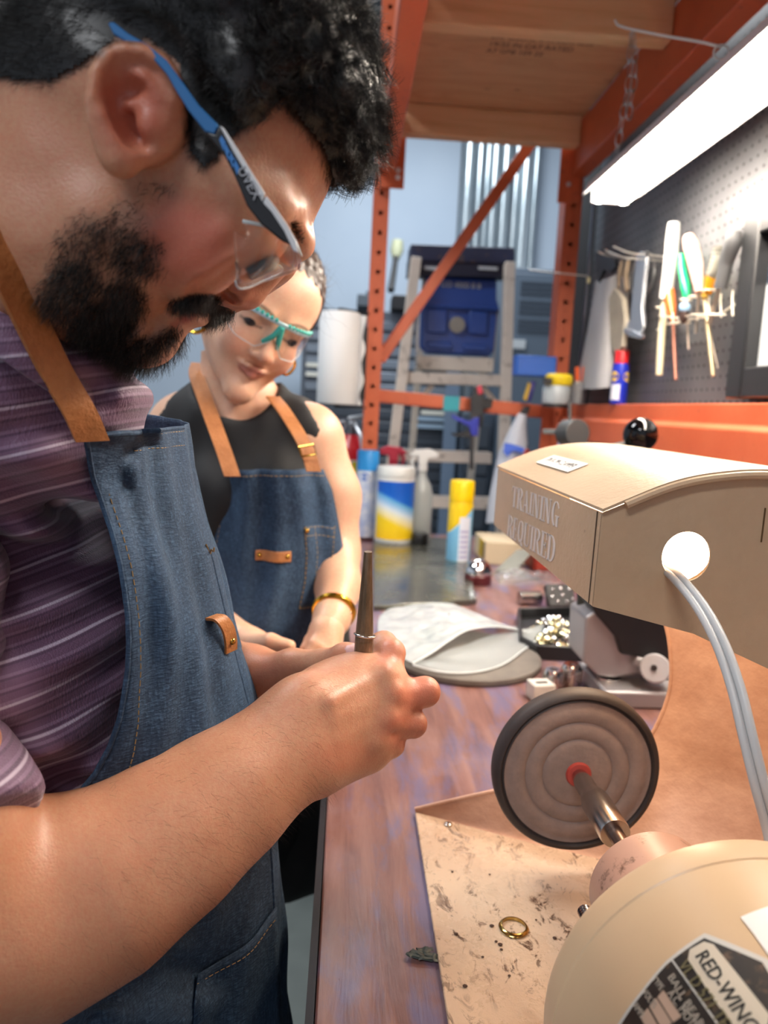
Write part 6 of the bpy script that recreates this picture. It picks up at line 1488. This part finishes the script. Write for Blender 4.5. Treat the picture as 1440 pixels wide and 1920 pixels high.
MB().torus(P(684, 1191, Y=.533), .0074, .0010, (.12, .1, 1), 40, 10).build('band', mat('silver', 'd9d6d0', .15, 1), rt)

# ---------------------------------------------------------------- the man's safety glasses
gl = thing('safety_glasses', H(480, 440), 'blue, black and white safety glasses worn by the man', 'safety glasses')
YG = .3385
gb, gk, gw = mat('frame_blue', '2c6ca6', .25), mat('frame_black_plastic', '15161a', .3), mat('frame_white', 'd3d6d8', .35)
def gp(pix, m, name, parent=gl, Y=YG, d=.0028, bev=.0006, mirror=False):
    pts_ = [Pn(x, y, Y) for x, y in pix]
    o = MB().prism(pts_, (0, d, 0)).build(name, m, parent, bevel=bev)
    return o
def arm_glass():
    gp([(202, 42), (212, 40), (240, 62), (275, 82), (312, 112), (340, 150), (372, 196), (410, 234), (402, 252), (384, 246), (352, 205), (330, 170), (312, 138), (285, 108), (245, 84), (212, 62)], gb, 'temple_blue', Y=YG)
    gp([(384, 246), (404, 252), (411, 235), (432, 270), (462, 320), (492, 362), (520, 402), (545, 440), (552, 462), (530, 452), (490, 420), (463, 385), (440, 330), (420, 290)], gk, 'temple_black', Y=YG)
    gp([(411, 234), (420, 240), (445, 278), (472, 322), (497, 362), (492, 378), (462, 326), (436, 282)], gw, 'white_inlay', Y=YG-.0009, d=.0010)
    gp([(499, 366), (516, 388), (538, 420), (556, 452), (560, 474), (550, 470), (532, 432), (508, 396), (493, 380)], gw, 'white_hinge_cover', Y=YG-.0009, d=.0010)
    for i in range(4):
        x, y = 411+i*8.2, 262+i*13.5; gp([(x, y), (x+4.5, y-6), (x+13, y+12), (x+9, y+26)] if i else [(x, y), (x+4, y-8), (x+12, y+4), (x+8, y+20)], mat('bar_blue', '3a7cc0', .3), 'blue_bar', Y=YG-.0007, d=.0008, bev=0)
arm_glass()
# writing on the temple
a0 = Pn(444, 318, YG-.0012); a1 = Pn(466, 358, YG-.0012)
text_mesh('UVEX', .0058, .0001, frame(a0, a1-a0, (Pn(460, 308, YG-.0012)-a0)), 'brand_text', mat('print_silver', 'a9adb2', .4), bpy.data.objects['temple_black'], .98)
def mir(p):
    s = (Y0-p[1])/.078; k = np.array([.6, 0, -.8])*-.030*s; return np.array([p[0], 2*Y0-p[1]-.008*s, p[2]])+k
# far temple
fp_ = [Pn(*p, YG) for p in ((410, 236), (470, 340), (545, 440))]
MB().tube([mir(p) for p in [Pn(240, 70, YG), Pn(330, 150, YG)]+fp_], .0025, 8, flat=(.6, 1.6)).build('far_temple', gb, gl)
lensm = M('clear_lens', 'ffffff', .02).glass(1.45, 1.0); lensm.b.inputs['Alpha'].default_value = .38
lo_l = [Pn(438, 432, .352), Pn(441, 490, .352), Pn(448, 541, .356), Pn(500, 524, .376), Pn(530, 507, .402), Pn(520, 494, .43)]
up_l = [Pn(455, 415, .352), Pn(500, 424, .352), Pn(536, 438, .357), Pn(556, 458, .378), Pn(563, 474, .404), Pn(566, 480, .43)]
A_ = smooth_path(up_l, 5); B_ = smooth_path(lo_l, 5)
def mir(p):
    s = (Y0-p[1])/.078; k = np.array([.6, 0, -.8])*-.030*s; return np.array([p[0], 2*Y0-p[1]-.008*s, p[2]])+k
rows = [[a*(1-t)+b_*t+np.array([.004, 0, -.004])*math.sin(PI*t) for t in np.linspace(0, 1, 10)] for a, b_ in zip(A_, B_)]
rows = rows+[[mir(p) for p in r] for r in rows[::-1][1:]]
MB().grid(rows, .0016).build('lens', lensm, gl, smooth=180)
MB().tube([r[0] for r in rows], .0009, 6).build('lens_top_edge', mat('clear_edge', 'c9d3d6', .1), gl); MB().tube([r[-1] for r in rows[8:-8]], .0006, 6).build('lens_lower_edge', mat('clear_edge'), gl)
MB().tube([Pn(466, 515, .384), Pn(485, 505, .385), Pn(505, 496, .387), Pn(517, 487, .392)], [.0030, .0036, .0034, .0022], 10).build('nose_pad', mat('pad_grey', '3c4648', .5), gl)
# ================================================================ THE WOMAN
wo = thing('person', (-.14, 1.08, 0), 'woman in a black sleeveless top and denim apron watching the man\'s hands', 'person')
skin2 = skin_mat('light_skin', 'd3a88a', 'e0b99b', 'd07c66')
Rw = Matrix.Rotation(math.radians(22), 3, 'Z') @ Matrix.Rotation(math.radians(20), 3, 'X') @ Matrix.Rotation(math.radians(21), 3, 'Y')
# local head frame: x = image right, y = backwards, z = up
RW = np.array(Rw); HC = np.array(P(486, 590, Y=1.075))
HC = HC+RW @ np.array([0, 0, .0012]); RW = RW*.94
def WL(p): return HC+RW @ np.array(p, float)
W_S = SDF((-.10, -.135, -.155), (.10, .125, .135), .0022)
W_S.ell((0, .012, .032), (.073, .092, .084), k=.02); W_S.ell((0, -.022, -.028), (.061, .064, .080), k=.02)
for s in (-1, 1):
    W_S.cone((s*.046, .002, -.052), (s*.006, -.066, -.100), .020, .016, .022); W_S.ell((s*.034, -.060, -.036), (.022, .020, .024), k=.018)
    W_S.ell((s*.031, -.088, .002), (.018, .012, .010), k=.010, op='sub'); W_S.ell((s*.031, -.0665, -.001), .0135, k=.004)
    W_S.cone((s*.014, -.086, .016), (s*.042, -.074, .018), .005, .004, .008)
    W_S.ell((s*.0115, -.091, -.040), (.0075, .009, .0065), k=.005); W_S.ell((s*.0065, -.096, -.0465), (.0035, .004, .003), k=.002, op='sub')
    W_S.ell((s*.074, .008, -.008), (.006, .014, .028), k=.008); W_S.ell((s*.080, .004, -.006), (.004, .007, .016), k=.004, op='sub')
    pass
W_S.ell((0, -.040, .040), (.056, .045, .048), k=.03)
W_S.ell((0, -.070, -.106), (.017, .014, .013), k=.014)
W_S.chain([(0, -.080, .010), (0, -.094, -.020), (0, -.101, -.036)], [.0065, .0075, .0098], .008)
W_S.chain([(-.024, -.077, -.061), (-.010, -.0885, -.0605), (0, -.0895, -.0620), (.010, -.0885, -.0605), (.024, -.077, -.061)], [.0020, .0042, .0038, .0042, .0020], .004)
W_S.chain([(-.019, -.078, -.067), (0, -.0870, -.0715), (.019, -.078, -.067)], [.0022, .0056, .0022], .004)
W_S.chain([(-.020, -.0865, -.0640), (0, -.0955, -.0668), (.020, -.0865, -.0640)], [.0008, .0012, .0008], .002, 'sub')
WV, WQ = W_S.mesh(5); del W_S
lipm = np.clip(1.5-(np.abs(WV[:, 0])/.023)**2-((WV[:, 2]+.0665+.06*np.abs(WV[:, 0]))/.0085)**2, 0, 1)*(WV[:, 1] < -.075)
br = np.zeros(len(WV))
for s in (-1, 1):
    u = (WV[:, 0]*s-.031)/.019; zc = .0215-.004*u*u+.001*u; br = np.maximum(br, (np.abs(u) < 1)*np.clip(1.3-np.abs(WV[:, 2]-zc)/.0026, 0, 1)*(WV[:, 1] < -.05)*.8)
    # lash line and looking-down eyes
    zc = -.0045-.0025*(1-u*u); br = np.maximum(br, (np.abs(u) < .82)*np.clip(1.4-np.abs(WV[:, 2]-zc)/.0018, 0, 1)*(WV[:, 1] < -.06))
rd = np.zeros(len(WV))
for s in (-1, 1): rd = np.maximum(rd, np.clip(1-np.linalg.norm(WV-np.array([s*.038, -.07, -.035]), axis=1)/.034, 0, 1)*.6)
rd = np.maximum(rd, np.clip(1-np.linalg.norm(WV-np.array([0, -.1, -.036]), axis=1)/.02, 0, 1)*.5)
WVw = WV @ RW.T+HC
# body: neck, trunk, arms
BS = SDF((-.47, .86, .62), (.06, 1.36, 1.44), .0048)
NK = np.array(P(440, 790, Y=1.13))
BS.cone(WL((0, .03, -.06)), NK, .050, .052, .03)
BS.cone(np.array(P(345, 800, Y=1.14)), np.array(P(575, 815, Y=1.10)), .048, .048, .05); BS.chain([NK+np.array([0, .02, -.05]), (-.135, 1.14, 1.12), (-.125, 1.13, .98), (-.12, 1.12, .84), (-.12, 1.12, .70)], [.085, .095, .092, .105, .115], .05, flat=((1, 0, 0), 1.35))
arm_r = [P(583, 838, Y=1.10), P(618, 930, Y=1.09), P(628, 1035, Y=1.07)]
fr_r = [P(628, 1035, Y=1.07), P(634, 1100, Y=1.0), P(622, 1160, Y=.93), P(612, 1180, Y=.91)]
BS.chain(arm_r, [.050, .043, .036], .02); BS.chain(fr_r, [.036, .031, .0225, .020], .012)
BS.chain([P(330, 840, Y=1.14), P(300, 950, Y=1.15), P(320, 1060, Y=1.10)], [.048, .042, .036], .02); BS.chain([P(320, 1060, Y=1.10), P(390, 1160, Y=1.0), P(440, 1190, Y=.94)], [.034, .028, .022], .015)
BV, BQ = BS.mesh(2); del BS
# right hand on the bench side, fingers relaxed towards the lower left
hS = SDF((-.13, .76, 1.02), (.03, .96, 1.16), .0020)
hp_ = lambda x, y, Y: np.array(P(x, y, Y=Y))
hS.chain([hp_(622, 1160, .93), hp_(610, 1188, .905)], [.0215, .021], .01, flat=((0, 1, 0), .75))
for i, (x, y, Y) in enumerate(((590, 1208, .885), (602, 1216, .884), (616, 1222, .886), (630, 1222, .89))): hS.cone(hp_(612, 1184, .908), hp_(x, y, Y), .0155, .0095, .01)
for a, b_, c in (((590, 1208, .885), (577, 1236, .872), (574, 1258, .868)), ((602, 1216, .884), (590, 1246, .868), (588, 1270, .862)), ((616, 1222, .886), (606, 1250, .870), (604, 1272, .864)), ((630, 1222, .89), (622, 1246, .878), (620, 1262, .872)), ((600, 1185, .91), (582, 1200, .90), (572, 1216, .89))):
    hS.chain([hp_(*a), hp_(*b_), hp_(*c)], [.0088, .0078, .0066], .003)
hV, hQ = hS.mesh(1)
gS = SDF((-.24, .74, .96), (.03, .99, 1.16), .0022)
wp0 = np.array(P(440, 1190, Y=.94)); gS.cone(wp0, wp0+np.array([.03, -.022, -.008]), .0215, .021, .01)
for i in range(4):
    b0 = wp0+np.array([.075, -.048+.016*i-.02, -.010-.006*i]); m0 = b0+np.array([.026, -.008, -.012]); e0_ = m0+np.array([.012, .004, -.022])
    gS.cone(wp0+np.array([.022, -.02, -.006]), b0, .0160, .0098, .010); gS.chain([b0, m0, e0_], [.0092, .0080, .0066], .003)
gS.chain([wp0+np.array([.02, -.028, .0]), wp0+np.array([.052, -.060, .012]), wp0+np.array([.076, -.068, .010])], [.0125, .0095, .0075], .006)
gV, gQ = gS.mesh(1)
V, Q, at = join([(WVw, WQ, dict(lip=lipm*.75, beard=br*.9, red=rd)), (BV, BQ, {}), (hV, hQ, {}), (gV, gQ, {})])
npmesh('body', V, Q, skin2, wo, at)
# eyes: thin visible whites with dark irises under the lids
for s in (-1, 1):
    o = MB().ball(WL((s*.031, -.0690, -.0035)), .0120, 16, 12).build('eye', mat('eye_dark', '1d120e', .15), wo, smooth=180)
# hair pulled back
hb = M('dark_brown_hair', '2a1d18', .45); hb.color(hb.ramp(hb.noise(60, 5, .6, hb.co((3, 3, .5))), [(.3, '1c1310'), (.7, '4a362c')]))
hs = SDF((-.12, -.12, -.14), (.12, .17, .15), .0028)
hs.ell((0, .012, .034), (.0805, .099, .0915), k=.02); hs.ell((0, .075, -.01), (.055, .05, .06), k=.03); hs.ell((0, .11, .0), (.032, .03, .034), k=.02)
pass; hs.field(lambda X, Y, Z: -(Y+.010+.0*X)-.55*(Z-.03)-.0, .012, 'int') if False else None
hs.field(lambda X, Y, Z: -(Y+.034)-.42*Z+.25*np.abs(X)*0, .006, 'int')
hs.displace(lambda X, Y, Z: .0012*np.sin(X*420+Z*60)+.0008*np.sin(Z*300+Y*200))
Hv, Hq = hs.mesh(1); del hs; Hn = vert_normals(Hv, Hq)
gg = np.random.default_rng(3); sel = gg.choice(len(Hv), 4200); dd_ = np.stack([-.2*np.sign(Hv[sel, 0]), np.ones(len(sel)), -.25*np.ones(len(sel))], 1); dd_ -= Hn[sel]*(dd_*Hn[sel]).sum(1, keepdims=True)*.92
wV, wQ = strands(Hv[sel], dd_+gg.normal(size=(len(sel), 3))*.08, .025+.02*gg.random(len(sel)), .00028, 4, None)
sel2 = gg.choice(len(Hv), 260); w2V, w2Q = strands(Hv[sel2], Hn[sel2]*.4+gg.normal(size=(len(sel2), 3))*.5+np.array([0, .3, -.6]), .03+.03*gg.random(len(sel2)), .00014, 6, (.003*np.ones(len(sel2)), .6+.4*gg.random(len(sel2))))
V, Q, _ = join([(Hv, Hq, {}), (wV, wQ, {}), (w2V, w2Q, {})])
tag(npmesh('hair', V @ RW.T+HC, Q, hb, wo), kind='stuff')
# black sleeveless top: a shell just outside the trunk
CS = SDF((-.40, .90, .62), (.06, 1.32, 1.42), .0048); e_ = .0055
CS.cone(WL((0, .03, -.06)), NK, .050+e_, .052+e_, .03); CS.cone(np.array(P(345, 800, Y=1.14)), np.array(P(575, 815, Y=1.10)), .048+e_, .048+e_, .05)
CS.chain([NK+np.array([0, .02, -.05]), (-.135, 1.14, 1.12), (-.125, 1.13, .98), (-.12, 1.12, .84), (-.12, 1.12, .70)], [.085+e_, .095+e_, .092+e_, .105+e_, .115+e_], .05, flat=((1, 0, 0), 1.34))
for s, c in ((-1, (-.165, 1.06, 1.235)), (1, (-.085, 1.055, 1.235))): CS.ell(c, (.050, .045, .052), k=.05)
CS.ell(np.array(P(440, 700, Y=1.07)), (.066, .12, .064), k=.006, op='sub')
CS.chain([P(322, 680, Y=1.14), P(300, 800, Y=1.13), P(296, 920, Y=1.12)], [.040, .036, .030], .008, 'sub')
CS.chain([P(618, 735, Y=1.09), P(648, 830, Y=1.08), P(660, 960, Y=1.08)], [.040, .040, .034], .008, 'sub')
CS.displace(lambda X, Y, Z: .0014*np.sin(Z*70+X*40)+.001*np.sin(X*130-Z*50))
CV, CQ = CS.mesh(2); del CS
top_ = npmesh('black_top', CV, CQ, mat('black_knit', '1b1b1c', .75, var=.15, vs_=10), wo)
MB().lathe([(.10, .665), (.125, .69), (.142, .74), (.150, .86), (.142, .95)], (-.172, 1.085, 0), n=40).build('skirt', mat('black_skirt', '0e0f13', .85), wo, smooth=180)
for s in (-1, 1): MB().tube([(-.195+s*.045, 1.13, .72), (-.20+s*.05, 1.13, .38), (-.20+s*.055, 1.14, .01)], [.060, .045, .038], 20).build('trouser_leg', mat('black_skirt'), wo, smooth=180)
# denim apron
den2 = denim
def wa(y):
    xs = [878, 920, 960, 1040, 1090, 1160, 1230, 1350, 1480, 1600, 1690]; L_ = [418, 417, 412, 396, 398, 392, 385, 378, 372, 370, 372]; R_ = [604, 622, 630, 645, 640, 622, 616, 612, 606, 600, 588]
    return np.interp(y, xs, L_), np.interp(y, xs, R_)
def wap(y, u, off=0):
    l, r = wa(y); Yc = np.interp(y, [878, 1000, 1200, 1690], [.985, .985, .965, .955])-off
    x = l+(r-l)*u; d = .055*(abs(2*u-1)**2.2); p = np.array(P(x, y, Y=Yc+d)); p[1] -= .006*math.sin(u*14+y*.006)+.004*math.sin(u*27+1)+.004*math.sin(y*.021+u*4); return p
ap2 = MB().grid([[wap(y, u) for u in np.linspace(0, 1, 41)] for y in np.linspace(880, 1440, 60)], .0015).build('apron', den2, wo, smooth=180)
b = MB(); stitches(b, [wap(y, .03, .003) for y in range(884, 1400, 10)], .002, .004, .0005); stitches(b, [wap(892, u, .003) for u in np.linspace(0, 1, 60)], .002, .004, .0005)
for seg in ([(y, .72) for y in range(990, 1145, 8)], [(y, .97-.15*(y-985)/150) for y in range(985, 1140, 8)], [(990, u) for u in np.linspace(.72, .96, 20)], [(1140, u) for u in np.linspace(.72, .83, 12)], [(y, .80) for y in range(990, 1080, 8)], [(1006, u) for u in np.linspace(.72, .96, 20)]):
    stitches(b, [wap(y, u, .004) for y, u in seg], .002, .004, .0005)
tag(b.build('stitching', stm, ap2, smooth=0), kind='stuff')
MB().grid([[wap(y, u, .0025) for u in np.linspace(.72, .97-.15*(y-985)/155, 10)] for y in np.linspace(986, 1142, 12)], .001).build('chest_pocket', den2, ap2, smooth=180)
MB().grid([[wap(y, u, .004) for u in np.linspace(.325, .60, 8)] for y in (1034, 1040, 1047, 1054)], .002).build('leather_label', leath, ap2, smooth=180, bevel=.0006)
for u in (.355, .575): MB().ball(wap(1044, u, .0065), .0034, 14, 8).build('rivet', mat('brass'), ap2)
MB().ball(wap(996, .735, .006), .0035, 12, 8).build('rivet', mat('brass'), ap2)
def band2(px_pts, w_px, Ys, name, parent=ap2):
    sp = [np.array(P(x, y, Y=Y)) for (x, y), Y in zip(px_pts, Ys)]; sp = smooth_path(sp, 6); ww_ = np.array([w_px/1400*.98, .006, 0])
    return MB().grid([[p-ww_/2, p, p+ww_/2] for p in sp], .0025).build(name, leath, parent, smooth=60)
band2([(436, 893), (420, 845), (400, 790), (380, 735), (368, 700), (372, 680)], 29, [.983, .995, 1.015, 1.045, 1.09, 1.14], 'neck_strap')
band2([(589, 884), (577, 845), (556, 805), (530, 765), (512, 743)], 27, [.985, .99, 1.0, 1.03, 1.06], 'neck_strap')
bk_ = [np.array(P(*p, Y=.978)) for p in ((560, 838), (588, 833), (593, 852), (566, 856))]
MB().tube(bk_+[bk_[0]], .0017, 8, cap=False).build('buckle', mat('brass'), ap2)
# watch
wt = thing('wristwatch', P(635, 1155, Y=.935), 'gold banded wristwatch on the woman\'s wrist', 'watch')
wax_ = np.array(fr_r[2])-np.array(fr_r[1])
MB().torus(np.array(P(626, 1147, Y=.942)), .0250, .0045, wax_, 36, 8).build('gold_band', mat('gold', 'd9ad3e', .22, 1), wt)
MB().cyl(P(651, 1160, Y=.935), P(656, 1162, Y=.934), .0125, n=28).build('watch_case', mat('silver'), wt, bevel=.001)
# earrings
er = thing('earring', WL((-.081, .0, -.038)), 'gold hoop earring on the ear at the photo\'s left', 'earring')
MB().torus(WL((-.081, -.004, -.050)), .0155, .0028, RW @ np.array([.5, .8, 0]), 28, 8).build('hoop', mat('gold'), er)
er2 = thing('earring', WL((.078, .0, -.042)), 'small gold earring on the far ear, just showing beside the jaw', 'earring')
MB().torus(WL((.078, -.004, -.052)), .0125, .0022, RW @ np.array([.5, -.8, 0]), 24, 8).build('hoop', mat('gold'), er2)
# her safety glasses
g2 = thing('safety_glasses', WL((0, -.10, 0)), 'clear safety glasses with teal bridge worn by the woman', 'safety glasses')
tealm = mat('teal_frame', '3aa89c', .3); lens2 = M('clear_lens_pale', 'ffffff', .03).glass(1.4, 1.0); lens2.b.inputs['Alpha'].default_value = .22
def gc(t, z, o=0):
    a = t*1.12; return WL(((.074+o)*math.sin(a), .004-(.108+o)*math.cos(a)**1.0, z))
MB().tube([gc(t, .014-.002*abs(t)) for t in np.linspace(-1, 1, 40)], .0026, 8, flat=(.7, 1.2)).build('top_bar', mat('bar_silver', 'a9c9d2', .25), g2)
b = MB()
for t in np.linspace(-.86, .86, 22):
    if abs(t) > .1: b.tube([gc(t-.022, .0155), gc(t+.022, .0165)], .0030, 6)
b.build('teal_pattern', tealm, g2)
for s in (-1, 1):
    rows = []
    for t in np.linspace(.06, 1.0, 16):
        zl = -.030+.016*max(0, (t-.6)/.4)+.016*max(0, (.25-t)/.19); rows.append([gc(s*t, .012*(1-k)+zl*k, .002*math.sin(PI*k)) for k in np.linspace(0, 1, 7)])
    MB().grid(rows, .0012).build('lens', lens2, g2, smooth=180)
    MB().tube([r[-1] for r in rows], .0006, 6).build('lens_edge', mat('clear_edge'), g2)
    MB().tube([WL((0, -.106, .010)), WL((s*.005, -.104, -.006)), WL((s*.012, -.096, -.020))], [.0045, .0038, .0030], 10).build('nose_bridge', tealm, g2)
    MB().tube([gc(s*1.0, .012), WL((s*.080, -.02, .010)), WL((s*.081, .03, .004))], .0022, 8, flat=(.6, 1.4)).build('temple', mat('temple_navy', '2b3d55', .3), g2)
# necklace glint
nk = ob(MB().tube(smooth_path([P(351, 722, Y=1.12), P(365, 745, Y=1.10), P(372, 752, Y=1.09)], 5), .0012, 6), 'necklace', mat('silver'), 'thin silver necklace at the woman\'s collar', 'necklace')
